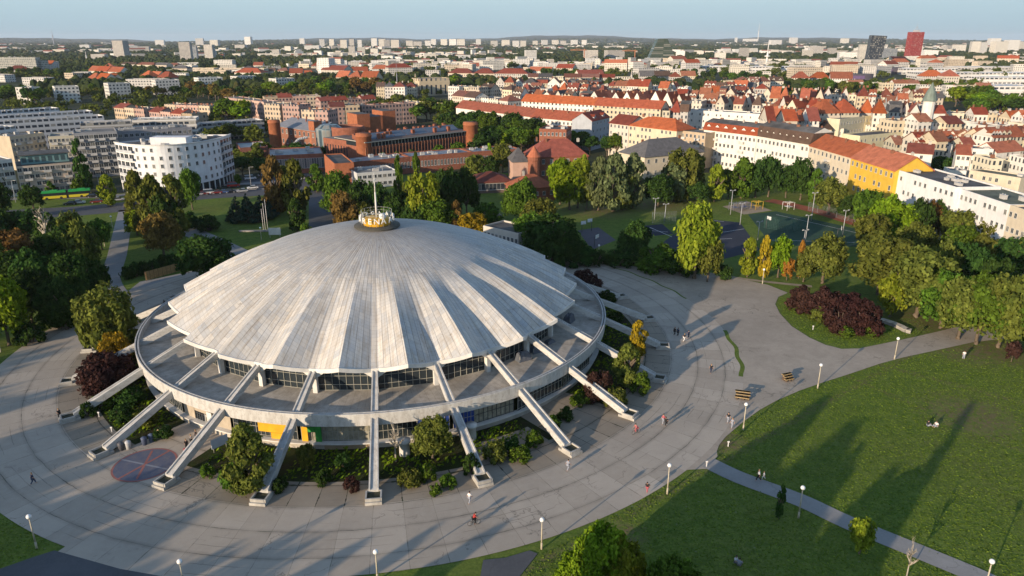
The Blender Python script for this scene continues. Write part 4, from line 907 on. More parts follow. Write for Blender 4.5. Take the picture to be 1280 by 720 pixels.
def bldg(name, cat, pA, pB, z, depth, wall, roof='flat', roofm=None, rh=4.0, floors=0, nwin=0, wsize=(1.2, 1.6), chim=0, dorm=0, dkind='gable', label=None, group=None, world=False, skip=0.0, vents=0, para=.5, base=0.0, chm=None, dwall=None, skiprow=None, balc=0, sidewin=0):
    A, B = (Vector(pA), Vector(pB)) if world else (G(*pA, z), G(*pB, z))
    A.z = B.z = 0; d = B - A; L = d.length; rz = atan2(d.y, d.x); M = (A + B) / 2; M.z = base
    o = thing(name, M, rz, label, cat, group); R = random.Random(int(M.x * 7 + M.y * 13)); hw = z - base
    mb = MB(); P = [(-L / 2, 0), (L / 2, 0), (L / 2, depth), (-L / 2, depth)]
    if roof == 'flat':
        mb.prism(P, -1, hw + para, 0, cap=False, bottom=False)
        i = .3; Q = [(-L / 2 + i, i), (L / 2 - i, i), (L / 2 - i, depth - i), (-L / 2 + i, depth - i)]
        for k in range(4):                  # parapet: coping and inner face
            n = (k + 1) % 4; p, q, r, s = P[k], P[n], Q[n], Q[k]; t = hw + para
            mb.face([(p[0], p[1], t), (q[0], q[1], t), (r[0], r[1], t), (s[0], s[1], t)], 0); mb.face([(s[0], s[1], t), (r[0], r[1], t), (r[0], r[1], hw), (s[0], s[1], hw)], 0)
        mb.build('wall', wall, o)
        mb = MB(); mb.face([(p[0], p[1], hw + .02) for p in Q]); ro = mb.build('roof', roofm or MFELT, o)
    else:
        mb.prism(P, -1, hw, 0, bottom=False); mb.build('wall', wall, o)
        ro = roof_mesh(L, depth, hw, rh, roof, roofm, wall).build('roof', [roofm, wall, MFELT], o)
    for i in range(chim):
        w, dd, h = R.choice(((.7, .5, 1.6), (1.2, .5, 1.4), (1.6, .6, 1.3))); x = -L / 2 + L * (i + .5 + R.uniform(-.25, .25)) / chim; y = depth * R.uniform(.35, .65)
        c = link('chimney', chim_mesh(w, dd, h, chm or R.choice((MCHIM, MCHW, MCHIM))), ro)
        yy = abs(y - depth / 2); zz = hw if roof == 'flat' else (hw + rh * (1 - yy / (depth / 2)) - .4 if roof in ('gable', 'hip') else hw + rh * .8)
        c.location = (x, y, zz)
    for i in range(dorm):
        x = -L / 2 + L * (i + .5) / dorm; dh = 1.2; dy = .9 if roof != 'mansard' else .35
        c = link('dormer', dormer_mesh(2.6, dh, 3.0, dwall or wall, roofm, dkind), ro); c.location = (x, dy, hw + dy * rh / (depth / 2) - .15 if roof != 'mansard' else hw + .5)
    for i in range(vents):
        c = link('roof_box', chim_mesh(R.choice((1.2, 2.0, 2.6)), R.choice((1.0, 1.6)), R.choice((.7, 1.1)), MVENT), ro); c.location = (-L / 2 + L * R.uniform(.08, .92), depth * R.uniform(.25, .8), hw + .02)
    if floors and nwin:
        fh = hw / floors
        for fl in range(floors):
            if skiprow and fl in skiprow: continue
            for i in range(nwin):
                if R.random() < skip: continue
                c = link('window', win_mesh(wsize[0], wsize[1], R.random() < .7), o); c.location = (-L / 2 + L * (i + .5) / nwin, 0, fh * fl + fh * .55)
        if sidewin:
            for fl in range(floors):
                for i in range(sidewin):
                    for s in (-1, 1):
                        c = link('window', win_mesh(wsize[0], wsize[1], R.random() < .7), o); c.location = (s * L / 2, depth * (i + .5) / sidewin, fh * fl + fh * .55); c.rotation_euler = (0, 0, s * pi / 2)
    if balc and floors:
        fh = hw / floors
        for fl in range(1, floors):
            for i in range(balc):
                k = ('balcony', wall.name)
                if k not in CH:
                    mb = MB(); mb.box((0, -.6, .06), (2.6, 1.2, .12))
                    for s in (-1, 1): mb.box((s * 1.27, -.6, .55), (.05, 1.2, .85))
                    mb.box((0, -1.18, .55), (2.6, .05, .85)); CH[k] = mb.mesh('balcony', [plain('balcony_panel', (.5, .48, .45), .6)])
                c = link('balcony', CH[k], o); c.location = (-L / 2 + L * (i + .5) / balc, 0, fh * fl)
    return o
CREAM = (.62, .53, .38); WHITE = (.70, .67, .61); PINK = (.50, .33, .27); BEIGE = (.55, .44, .32); YEL = (.66, .42, .06); GREY = (.34, .335, .33); TAN = (.46, .36, .25); SAND = (.60, .52, .40)
RED = rooftile((.34, .085, .040)); RED2 = rooftile((.26, .062, .038)); ORA = rooftile((.42, .115, .045)); BRN = rooftile((.12, .075, .055)); SLT = rooftile((.12, .115, .115))
BRK = brickwork((.27, .105, .066))
RED3 = rooftile((.24, .10, .07)); RED4 = rooftile((.34, .135, .075))
# --- the long facades on the right
F1 = 'facades of the street behind the right grove'
bldg('apartment_house', 'house', (880, 162), (946, 170), 17, 13, plaster(WHITE), 'mansard', RED, 5, 4, 13, chim=4, dorm=6, label='white house with red gabled dormers at the left end of the right street', group=F1, skip=.05, balc=2)
bldg('apartment_house', 'house', (946.5, 170), (1012, 181), 17, 13, plaster(WHITE), 'mansard', BRN, 6.5, 4, 13, chim=6, dorm=8, label='white house under a tall dark brown roof with dormers in the right street', group=F1, skip=.1)
bldg('apartment_house', 'house', (1012.5, 181.5), (1064, 196), 17, 13, plaster(SAND), 'gable', ORA, 4.5, 4, 10, chim=3, label='pale cream house with a raised gable and orange roof beside the yellow house', group=F1, skip=.05, balc=1)
yl = bldg('apartment_house', 'house', (1064.5, 196.5), (1119, 213), 17, 13, plaster(YEL), 'gable', ORA, 4.5, 4, 9, chim=3, label='bright yellow apartment house with orange tiled roof above the right grove', group=F1, skip=.2)
bldg('apartment_house', 'house', (1119.5, 213.5), (1195, 236), 16.5, 14, plaster((.74, .73, .72)), 'flat', MFELT, 0, 4, 12, (1.1, 1.4), label='long bright white flat roofed block directly right of the yellow house', group=F1, skip=.25, vents=7)
bldg('apartment_house', 'house', (1195.6, 236.3), (1262, 258), 16, 14, plaster((.72, .71, .70)), 'flat', feltroof((.13, .14, .10)), 0, 4, 11, (1.1, 1.4), label='white block with a mossy green flat roof right of the bright white block', group=F1, skip=.25, vents=3)
bldg('apartment_house', 'house', (1262.6, 258.3), (1345, 286), 16, 14, plaster(SAND), 'flat', MFELT, 0, 4, 12, (1.1, 1.4), label='cream flat roofed block cut by the right edge of the picture', group=F1, skip=.25, vents=3)
# --- cream blocks around the courts
bldg('apartment_house', 'house', (762, 153), (786, 156), 17, 14, plaster((.60, .53, .45)), 'gable', RED2, 4, 5, 5, chim=3, label='pale pinkish house with dark red roof left of the cream house with bright red roof', group='houses behind the villa', skip=.2)
bldg('apartment_house', 'house', (786.5, 156), (846, 163), 17, 14, plaster(CREAM), 'hip', ORA, 4.5, 5, 12, chim=5, label='cream five storey house with a bright red hipped roof behind the grey roofed villa', group='houses behind the villa', skip=.35)
bldg('apartment_house', 'house', (846.5, 164), (882, 168), 16, 13, plaster(TAN), 'flat', MFELT2, 0, 5, 7, label='tan house with balconies between the red hipped roof and the white dormered house', group='houses behind the villa', skip=.1, balc=2, vents=2)
bldg('apartment_house', 'house', (740, 151), (762, 146), 16, 12, plaster((.40, .42, .45)), 'gable', RED2, 4, 4, 5, chim=2, dorm=2, label='grey fronted corner house with dark red dormered roof at the end of the orange terrace', group='houses behind the villa')
bldg('apartment_house', 'house', (664, 146), (728, 151.5), 14, 12, plaster(WHITE), 'gable', RED, 4.5, 3, 13, chim=4, dorm=0, label='white terrace under a long orange roof right behind the flat brick block', group='long orange roofed terraces')
bldg('apartment_house', 'house', (570, 134), (663, 145.5), 14, 12, plaster(WHITE), 'gable', RED, 4.5, 0, 0, chim=6, label='long terrace with orange roof rising over the trees behind the mall', group='long orange roofed terraces')
bldg('apartment_house', 'house', (652, 126), (742, 131), 17, 12, winwall(WHITE), 'gable', ORA, 4.5, 0, 0, chim=7, label='left half of the second long orange roofed terrace seen over the first', group='long orange roofed terraces')
bldg('apartment_house', 'house', (742.5, 131), (826, 136), 17, 12, winwall(CREAM), 'gable', RED, 4.5, 0, 0, chim=6, label='right half of the second long orange roofed terrace beside the white gabled row', group='long orange roofed terraces')
bldg('apartment_house', 'house', (858, 138), (958, 144), 16, 12, plaster((.70, .68, .63)), 'flat', MFELT2, 0, 4, 19, (1.0, 1.3), label='long plain white wall of a flat roofed block above the red dormered house', group='blocks in the old town', skip=.3, vents=4)
bldg('apartment_house', 'house', (1050, 150), (1082, 146), 15, 12, plaster((.60, .55, .40)), 'flat', MFELT2, 0, 3, 9, (1.0, 1.5), label='yellowish block with a row of dark windows below the big orange roof', group='blocks in the old town', vents=2, skip=.05)
bldg('apartment_house', 'house', (1082.5, 146), (1112, 143), 15, 12, plaster((.64, .56, .36)), 'flat', MFELT, 0, 3, 8, (1.0, 1.5), label='right hand yellowish block beside the golden tree below the orange roofs', group='blocks in the old town', vents=2, skip=.1)
bldg('apartment_house', 'house', (1075, 171), (1148, 164), 10, 11, plaster((.66, .60, .40)), 'flat', MFELT, 0, 2, 16, (1.0, 1.5), label='long low yellowish wing in the yard behind the yellow house', group='blocks in the old town', skip=.1)
bldg('apartment_house', 'house', (1148.5, 164), (1216, 161), 11, 11, plaster(WHITE), 'flat', MFELT, 0, 2, 14, (1.0, 1.5), label='long low white wing behind the yard of the bright white block', group='blocks in the old town', skip=.1)
bldg('apartment_house', 'house', (1134, 190), (1166, 192), 12, 10, plaster(WHITE), 'gable', RED2, 3.5, 3, 6, chim=2, label='white yard house with brown-red roof left of the round dark yard tree', group='yard houses on the right', skip=.3)
bldg('apartment_house', 'house', (1196, 192), (1214, 193), 12, 9, plaster(WHITE), 'gable', RED, 3.5, 3, 3, chim=2, label='narrow white yard house with a small red roof right of the yard tree', group='yard houses on the right', skip=.3)
bldg('apartment_house', 'house', (1216, 187), (1242, 188), 14, 12, plaster(WHITE), 'flat', MFELT2, 0, 4, 5, label='tall white yard house with a grey roof beside the narrow red roofed one', group='yard houses on the right', skip=.4, vents=2)
bldg('apartment_house', 'house', (1246, 190), (1280, 187), 13, 10, plaster(WHITE), 'gable', ORA, 3.5, 4, 6, chim=2, label='white yard house with orange roof at the right edge', group='yard houses on the right', skip=.3)
bldg('apartment_house', 'house', (1212, 214), (1276, 224), 8, 9, plaster(SAND), 'flat', feltroof((.17, .17, .12)), 0, 2, 8, label='low cream annexe behind the mossy roofed white block', group='yard houses on the right', skip=.3, vents=1)
bldg('apartment_house', 'house', (1186, 214), (1208, 215), 8, 8, plaster(WHITE), 'flat', MFELT2, 0, 2, 5, label='small white yard house in shade behind the yard tree', group='yard houses on the right', vents=1)
# house with the green cone and its neighbours
t = bldg('turreted_house', 'house', (1165, 141), (1182, 141), 18, 10, plaster(WHITE), 'gable', RED2, 4, 0, 0, chim=1, label='white house crowned by a pointed grey-green corner turret in front of the tree belt')
mb = MB(); mb.lathe([(3.2, 0), (3.2, 25), (.01, 25)], 12, smooth=False); tw = mb.build('turret', plaster(WHITE), t); mb = MB(); mb.lathe([(3.9, 24.5), (2.6, 29), (.05, 35)], 12, smooth=False); mb.build('cone_roof', plain('copper_green', (.16, .20, .17), .6), tw); tw.location = (-6, 1, 0)
# villa with round tower, brick block, grey-roofed villa
v = bldg('brick_villa', 'villa', (664, 196), (735, 194), 10, 15, BRK, 'hip', RED2, 6.5, 2, 7, (1.3, 2), chim=4, label='red brick villa with steep tiled roofs and a small round corner tower', skip=.1)
mb = MB(); mb.lathe([(2.6, -1), (2.6, 9), (2.8, 9.2), (2.8, 11), (.1, 11)], 16, smooth=False); tw = mb.build('round_tower', [BRK], v); mb = MB(); mb.lathe([(3.2, 10.6), (1.6, 13), (.05, 15.2)], 16, smooth=False); mb.build('cone_roof', ORA, tw); tw.location = (-12.2, -3.4, 0)
mb = MB(); mb.prism([(-21, -1.5), (-14.4, -1.5), (-14.4, 10), (-21, 10)], -1, 8.5); mb.build('side_wing', plaster((.50, .33, .26)), v)
r_ = roof_mesh(6.6, 11.5, 8.5, 5, 'hip', SLT, BRK); o = r_.build('wing_roof', [SLT, BRK, MFELT], v); o.location = (-17.7, -1.5, 0)
bldg('brick_block', 'building', (674, 162), (708, 163), 14, 16, BRK, 'flat', MFELT, 0, 3, 7, (1.1, 1.8), label='flat roofed red brick block standing right behind the villa', vents=5, sidewin=4)
bldg('grey_roofed_villa', 'villa', (806, 196), (880, 189), 10, 18, plaster(SAND), 'hip', SLT, 6, 2, 8, (1.2, 1.8), chim=2, label='cream villa with a broad dark hipped roof half hidden by drooping trees', skip=.1)
bldg('brick_annexe', 'annexe', (648, 236), (694, 232), 5.5, 12, BRK, 'hip', ORA, 4, 1, 5, (1.2, 1.5), chim=1, label='low brick annexe with orange hipped roof below the villa')
bldg('restaurant', 'restaurant', (592, 228), (640, 226), 4.5, 14, plain('restaurant_timber', (.16, .11, .09), .7), 'hip', rooftile((.22, .07, .05)), 3, 1, 5, (3.2, 2.6), label='low restaurant with red-brown roof and large white framed windows in the trees behind the dome')
bldg('pavilion', 'pavilion', (446, 218), (496, 214), 6, 14, plaster((.55, .55, .54)), 'flat', MFELT2, 0, 2, 8, (1.6, 1.4), label='small white flat roofed pavilion among trees behind the dome crown', vents=4)
ar = bldg('pool_building', 'building', (604, 284), (648, 294), 6.5, 9, plaster((.52, .48, .42)), 'flat', MFELT, 0, 1, 9, (1.0, 3.6), label='cream arcaded side building with tall narrow windows behind the right shoulder of the dome', skip=0)
t = thing('garden_tent', G(611, 275), .3, 'grey pointed garden tent between trees behind the dome', 'tent')
mb = MB()
for i in range(4):
    a, b = pi / 4 + pi / 2 * i, pi / 4 + pi / 2 * (i + 1); mb.face([(5 * cos(a), 5 * sin(a), 2.3), (5 * cos(b), 5 * sin(b), 2.3), (0, 0, 4.6)]); mb.face([(5 * cos(a), 5 * sin(a), 2.0), (5 * cos(b), 5 * sin(b), 2.0), (5 * cos(b), 5 * sin(b), 2.3), (5 * cos(a), 5 * sin(a), 2.3)])
mb.build('canopy', plain('tent_cloth', (.30, .28, .25), .8), t)
for i in range(4): mb = MB(); mb.tube((4.8 * cos(pi / 4 + pi / 2 * i), 4.8 * sin(pi / 4 + pi / 2 * i), 0), (4.8 * cos(pi / 4 + pi / 2 * i), 4.8 * sin(pi / 4 + pi / 2 * i), 2.3), .06); mb.build('post', MMULL, t)
sh = bldg('garden_shed', 'shed', (50, 300), (76, 297), 2.8, 7, plain('shed_boards', (.20, .17, .14), .9), 'gable', feltroof((.20, .19, .18)), 1.4, 1, 2, (1, 1), label='grey low shed among dark trees near the left edge')
# --- the brick shopping mall
mall = thing('brick_mall', G(455, 206), 0, 'large red brick mall in the middle with round corner towers and a glass rotunda', 'shopping mall')
def loc(p): return (p[0] - mall.location.x, p[1] - mall.location.y)
def mp(x, y, z): return loc(G(x, y, z))
a, b = Vector(mp(456, 178.5, 11.5)), Vector(mp(588, 163.5, 11.5)); dn = (b - a).normalized(); nb = Vector((-dn.y, dn.x)); c_, d_ = b + nb * 27, a + nb * 27
mb = MB(); mb.prism([a, b, c_, d_], -1, 9.2, bottom=False); mb.build('wall', BRK, mall)
mb = MB(); q = [a - nb * .8 - dn * .5, b - nb * .8 + dn * .5, c_, d_]; mb.prism(q, 11.4, 11.8, 0, 1); ro = mb.build('roof', [MMULL, feltroof((.17, .125, .105))], mall)
ang = atan2(dn.y, dn.x); Lm = (b - a).length
mb = MB(); mb.prism([a + nb * 1.0, b + nb * 1.0, c_ - nb, d_ - nb], 9.2, 11.4, bottom=False, cap=False); mb.build('glazed_storey', MGLASS, mall)
cm = win_mesh(.9, 6.2, True, False, False); pm = None
mbp = MB(); mbp.box((0, -.25, 4.6), (.4, .5, 9.2)); pil = mbp.mesh('pilaster', [brickwork((.42, .18, .10), 'pilaster_brick')])
n = 34
for i in range(n):
    p = a + dn * (Lm * (i + .5) / n); o = link('window', cm, mall, (p.x, p.y, 5.0), ang)
    p = a + dn * (Lm * i / n); o = link('pilaster', pil, mall, (p.x, p.y, 0), ang)
    p = a + dn * (Lm * i / n); mbq = CH.setdefault('mallpost', None)
    if mbq is None: t = MB(); t.box((0, .3, 10.3), (.25, .3, 2.2)); CH['mallpost'] = mbq = t.mesh('column', [MMULL])
    link('column', mbq, mall, (p.x, p.y, 0), ang)
R = random.Random(3)
for i in range(30):
    p = a + dn * (Lm * (i + .6) / 30.5) + nb * R.uniform(5, 22); o = link('chimney', chim_mesh(1.5, 1.5, 2.3, BRK), ro, (p.x, p.y, 11.8), ang)
for i in range(9):
    p = a + dn * (Lm * (i + .7) / 9.6) + nb * 6; t = MB(); t.face([(-3.4, 0, .1), (3.4, 0, .1), (3.4, 5, 2.4), (-3.4, 5, 2.4)], 0); t.box((0, 5.2, 1.2), (7, .4, 2.5), 0, 1); t.face([(-3.4, 0, .1), (-3.4, 5, 2.4), (-3.4, 5, .1)], 1); t.face([(3.4, 0, .1), (3.4, 5, .1), (3.4, 5, 2.4)], 1)
    me = CH.setdefault('skylight%d' % 0, t.mesh('skylight', [plain('skylight_glass', (.10, .13, .17), .2), BRK])); link('skylight', me, ro, (p.x, p.y, 11.8), ang)
def mtower(x, y, z, r, nm='round_tower'):
    p = mp(x, y, z); mb = MB(); mb.lathe([(r, -1), (r, z - 1.6), (r + .25, z - 1.5), (r + .25, z - .9), (r, z - .8), (r, z), (.01, z - .02)], 24, smooth=True)
    o = mb.build(nm, brickwork((.36, .13, .065), 'tower_brick'), mall); o.location = (p[0], p[1], 0)
mtower(454, 166.5, 15.6, 3.7); mtower(588, 152.5, 16.1, 3.9); mtower(342, 150, 16, 3.2)
# left wing, rotunda, rear towers
a2, b2 = Vector(mp(404, 172, 11)), Vector(mp(449, 178, 11)); d2 = (b2 - a2).normalized(); n2 = Vector((-d2.y, d2.x))
mb = MB(); mb.prism([a2, b2, b2 + n2 * 16, a2 + n2 * 14], -1, 11, 0, 1, bottom=False); w2 = mb.build('left_wing', [BRK, MFELT2], mall)
for i in range(13):
    p = a2 + d2 * ((b2 - a2).length * (i + .5) / 13); link('window', cm, mall, (p.x, p.y, 5.2), atan2(d2.y, d2.x))
p = mp(411, 160, 13); mb = MB(); mb.lathe([(7.2, -1), (7.2, 12), (6.9, 13)], 32, smooth=False); mb.lathe([(6.9, 13), (4.4, 14.8), (.01, 15.4)], 32, smooth=False); o = mb.build('rotunda_glass', [winwall((.22, .30, .33), 1.6, 1.6, .86, .86, (.05, .08, .10))], mall); o.location = (p[0], p[1], 0)
p = mp(434, 160, 13); mb = MB(); mb.lathe([(9.4, -1), (9.4, 13), (8.8, 14), (8.3, 14), (8.2, 13), (.01, 12.9)], 40, smooth=False); o = mb.build('rotunda_drum', BRK, mall); o.location = (p[0], p[1], 0)
for x0, x1, y, zz in ((446, 462, 143, 17), (478, 494, 139, 17), (462, 478, 146, 15), (392, 402, 152, 16)):
    a3, b3 = Vector(mp(x0, y, zz)), Vector(mp(x1, y - 1, zz)); e = (b3 - a3).normalized(); m3 = Vector((-e.y, e.x)) * (14 if x0 > 420 else 5); mb = MB(); mb.prism([a3, b3, b3 + m3, a3 + m3], -1, zz, 0, 1, bottom=False); mb.build('brick_tower', [brickwork((.36, .13, .065), 'tower_brick'), MFELT], mall)
w_ = bldg('mall_west_wing', 'shopping mall', (345, 157), (394, 164), 11, 22, brickwork((.26, .12, .08), 'west_brick'), 'gable', plain('zinc_roof', (.22, .22, .23), .5), 4, 2, 9, (1.6, 2.4), chim=7, label='smaller brick wing with arched zinc roof left of the glass rotunda', chm=BRK)
t = thing('arched_footbridge', G(385, 185), 0, 'pale arched canopy curving down in front of the west brick wing', 'canopy')
mb = MB(); c1 = [G(384, 172, 9), G(374, 174, 8.6), G(366, 181, 6), G(364, 189, 0)]; c1 = smooth([Vector(p) for p in c1], 5, False)
hs = [9, 9, 8.9, 8.8, 8.7, 8.6, 8.2, 7.6, 7, 6.5, 6, 5, 3.6, 2, 1, 0]
for i in range(len(c1) - 1): mb.tube(Vector((c1[i].x, c1[i].y, hs[i])) - t.location, Vector((c1[i + 1].x, c1[i + 1].y, hs[i + 1])) - t.location, .7, n=8)
mb.build('arch', MWHITE, t)
bldg('brick_hall', 'hall', (336, 196), (404, 193), 8, 24, brickwork((.28, .11, .07), 'hall_brick'), 'flat', plain('blue_grey_roof', (.10, .12, .16), .4, .5, .2), 0, 1, 22, (1.0, 4.5), label='low brick hall with blue-grey roof panels left of the long brick row', vents=6)
bldg('brick_hall', 'hall', (300, 186), (335, 184), 7, 22, brickwork((.20, .09, .07), 'hall_brick2'), 'flat', plain('blue_grey_roof', (.10, .12, .16), .4, .5, .2), 0, 0, 0, label='dark low hall in shade between the white curved block and the brick hall', vents=3)
bldg('brick_gatehouse', 'gatehouse', (405, 194), (418, 206), 9, 8, brickwork((.36, .13, .065), 'tower_brick'), 'flat', MFELT, 0, 0, 0, label='bright orange brick end wall beside the brick hall')
bldg('brick_row', 'building', (430, 205), (512, 197), 7, 14, BRK, 'flat', plain('zinc_panels', (.22, .235, .26), .45, .5, .25), 0, 1, 20, (1.0, 2.6), label='long low brick row with zinc roof, the left half in front of the mall', vents=8)
bldg('brick_row', 'building', (512.5, 197), (590, 191), 7, 14, BRK, 'flat', plain('zinc_panels', (.22, .235, .26), .45, .5, .25), 0, 1, 19, (1.0, 2.6), label='middle of the long low brick row below the right corner tower', vents=8)
bldg('brick_row', 'building', (590.5, 191), (650, 187), 7, 14, BRK, 'flat', plain('zinc_panels', (.22, .235, .26), .45, .5, .25), 0, 1, 15, (1.0, 2.6), label='right end of the long low brick row reaching to the villa', vents=8)
# --- curved white apartment block
cv = thing('curved_apartment_block', G(215, 236), 0, 'white five storey apartment block with a curved front at the left street', 'apartment block')
fr = smooth([G(x, y, 19.5) for x, y in ((143, 178), (158, 180.5), (180, 182), (205, 182), (232, 180), (255, 177), (274, 173), (288, 168))], 5, False)
fr = [Vector((p.x - cv.location.x, p.y - cv.location.y)) for p in fr]; back = []
for i, p in enumerate(fr):
    t = (fr[min(i + 1, len(fr) - 1)] - fr[max(i - 1, 0)]).normalized(); back.append(p + Vector((-t.y, t.x)) * 15)
MCW = plaster((.70, .70, .71)); poly = fr + back[::-1]
mb = MB(); mb.prism(poly, 3.6, 19.5, 0, bottom=True, cap=False); mb.build('wall', MCW, cv)
inn = [p + (back[i] - p).normalized() * .4 for i, p in enumerate(fr)] + [back[i] - (back[i] - fr[i]).normalized() * .4 for i in range(len(fr) - 1, -1, -1)]
mb = MB(); mb.face([(p.x, p.y, 18.9) for p in inn]); crf = mb.build('roof', MFELT, cv)
mb = MB()
for i in range(len(fr) - 1):
    for (A_, B_, o_) in ((fr[i], fr[i + 1], (back[i] - fr[i]).normalized()),):
        q = o_ * -.35; mb.prism([A_ + q, B_ + q, B_ + o_ * .4, A_ + o_ * .4], 19.5, 19.8)
mb.build('cornice', MWHITE, cv)
mb = MB()
for i in range(len(fr) - 1):
    o_ = (back[i] - fr[i]).normalized(); mb.prism([fr[i] + o_ * 1.4, fr[i + 1] + o_ * 1.4, back[i + 1] - o_, back[i] - o_], -1, 3.6, cap=False, bottom=False)
mb.build('shop_front', MGLASS, cv)
Lc = [0]
for i in range(1, len(fr)): Lc.append(Lc[-1] + (fr[i] - fr[i - 1]).length)
def onc(s):
    for i in range(1, len(fr)):
        if Lc[i] >= s: t = (s - Lc[i - 1]) / (Lc[i] - Lc[i - 1]); d = fr[i] - fr[i - 1]; return fr[i - 1].lerp(fr[i], t), atan2(d.y, d.x)
    return fr[-1], atan2((fr[-1] - fr[-2]).y, (fr[-1] - fr[-2]).x)
R = random.Random(8); tot = Lc[-1]; wv = win_mesh(1.15, 1.55, True, True); wd = win_mesh(1.15, 1.55, False, True); wb = win_mesh(2.6, 2.2, True, False)
for fl in range(5):
    for i in range(20):
        s = tot * (i + .5) / 20
        if 5 <= i < 15 and R.random() < .18: continue
        p, an = onc(s); me = (wb if (i >= 16 or i < 4) else R.choice((wv, wv, wd))); link('window', me, cv, (p.x, p.y, 5.5 + fl * 3.05), an)
mbx = MB(); mbx.box((0, -.55, .06), (3.4, 1.1, .12)); mbx.box((0, -1.08, .55), (3.4, .05, .9)); bal = mbx.mesh('balcony', [plain('balcony_steel', (.40, .42, .44), .5)])
for fl in range(5):
    for i in (1, 2, 3, 16, 17, 18):
        p, an = onc(tot * (i + .5) / 20); link('balcony', bal, cv, (p.x, p.y, 4.2 + fl * 3.05), an)
for i in range(21):
    p, an = onc(tot * i / 20); t = CH.get('pil')
    if t is None: q = MB(); q.tube((0, .4, -1), (0, .4, 3.6), .28, n=10); t = CH['pil'] = q.mesh('pillar', [MWHITE])
    link('pillar', t, cv, (p.x, p.y, 0), an)
for i in range(16):
    k = R.randrange(2, len(fr) - 2); p = fr[k].lerp(back[k], R.uniform(.25, .8)); link('roof_box', chim_mesh(R.choice((1.4, 2.2)), 1.4, R.choice((.8, 1.3)), MVENT), crf, (p.x, p.y, 18.9), R.random())
k = 18; p = fr[k].lerp(back[k], .5); mb = MB(); mb.box((0, 0, 1.5), (14, 6, 3)); o = mb.build('penthouse', MCW, crf); o.location = (p.x, p.y, 18.9)
# --- the estate on the left
FE = 'flats of the estate at the left edge'
b_ = bldg('apartment_block', 'apartment block', (20, 209), (95, 203), 11.2, 15, plaster((.52, .42, .34)), 'flat', MFELT, 0, 4, 11, (1.5, 1.6), label='beige four storey block with a set back glass storey near the bus', group=FE, balc=3, skip=.1, para=.2)
pa = G(20, 203, 16.6); pb = G(92, 196.5, 16.6)
mb = MB(); d = (pb - pa); mb.box((0, 9, 13.1), (d.length * .9, 11, 3.4)); o = mb.build('glass_storey', winwall((.16, .28, .28), 2.2, 3.4, .7, .6, (.06, .10, .11)), b_)
mb = MB(); mb.box((0, 9, 15.0), (d.length * .96, 12.4, .35)); mb.build('top_roof', MFELT, b_)
bldg('apartment_block', 'apartment block', (-40, 206), (15, 200), 14, 14, plaster((.60, .58, .55)), 'flat', MFELT2, 0, 4, 8, (1.6, 1.6), label='white balconied block cut by the left edge beside the beige block', group=FE, balc=3)
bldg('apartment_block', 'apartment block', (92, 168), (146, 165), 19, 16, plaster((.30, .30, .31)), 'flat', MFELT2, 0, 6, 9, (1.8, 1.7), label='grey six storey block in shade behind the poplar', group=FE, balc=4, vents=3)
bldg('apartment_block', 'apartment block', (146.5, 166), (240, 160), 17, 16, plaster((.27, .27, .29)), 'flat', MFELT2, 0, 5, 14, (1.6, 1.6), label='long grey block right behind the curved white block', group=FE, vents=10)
bldg('apartment_block', 'apartment block', (12, 172), (55, 167), 15, 13, plaster((.50, .42, .31)), 'flat', MFELT2, 0, 4, 8, label='beige block with stepped balconies behind the beige corner block', group=FE, balc=3, vents=4)
bldg('apartment_block', 'apartment block', (60, 172), (101, 170), 14, 13, plaster((.50, .46, .36)), 'flat', MFELT2, 0, 4, 8, label='sand coloured block just left of the poplar top', group=FE, balc=3, vents=5)
for i, (x0, y0, x1, y1, zz, lb) in enumerate(((-30, 166, 20, 160, 15, 'white banded block at the left edge above the beige blocks'), (-20, 156, 130, 147, 15, 'longest white banded terrace block of the estate, nearest the front'), (-20, 149, 116, 141, 15, 'second white banded terrace block of the estate from the front'), (-20, 143, 74, 137, 15, 'rearmost white banded terrace block of the left estate'), (100, 157, 165, 154, 15, 'grey block with pale stair tower behind the poplar'), (165, 152, 245, 150, 14, 'grey and cream block with yellow roof huts behind the curved block'), (246, 158, 330, 152, 9, 'long low grey roofed hall behind the curved block'))):
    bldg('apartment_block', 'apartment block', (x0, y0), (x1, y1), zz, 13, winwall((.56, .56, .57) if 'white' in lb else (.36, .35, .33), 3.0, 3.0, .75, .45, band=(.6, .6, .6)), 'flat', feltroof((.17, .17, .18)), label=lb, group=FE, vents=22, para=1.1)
# pinkish terraces between estate and mall
NP = 'pinkish terraces left of the mall'
for (x0, y0, x1, y1, n, zz) in ((142, 134, 180, 137, 3, 12), (186, 139, 240, 143, 4, 12), (205, 131, 262, 133, 4, 12), (280, 122, 330, 128, 3, 15), (329, 130, 350, 131, 1, 16), (352, 131, 374, 132, 1, 16), (376, 138, 410, 139, 2, 16), (412, 133, 450, 132, 2, 15), (452, 133, 520, 129, 4, 14), (330, 122, 400, 120, 4, 15), (400, 126, 470, 123, 4, 14)):
    for i in range(n):
        A_ = (x0 + (x1 - x0) * (i + .02) / n, y0 + (y1 - y0) * i / n); B_ = (x0 + (x1 - x0) * (i + .97) / n, y0 + (y1 - y0) * (i + 1) / n); R2 = random.Random(int(x0 + i * 17))
        c = R2.choice((PINK, PINK, (.42, .28, .24), BEIGE, TAN)); rk, rm = R2.choice((('flat', MFELT), ('flat', MFELT2), ('gable', RED2)))
        o = bldg('apartment_house', 'house', A_, B_, zz, 12, winwall(c, 2.6, 3.1, .5, .5), rk, rm, 2.6, chim=2, group=NP)
        later(o, '%s terrace house with %s roof' % ({PINK: 'pink', BEIGE: 'beige', TAN: 'tan'}.get(c, 'dusky pink'), 'red' if rk == 'gable' else ('dark flat' if rm is MFELT else 'pale flat')), 'between estate and mall')
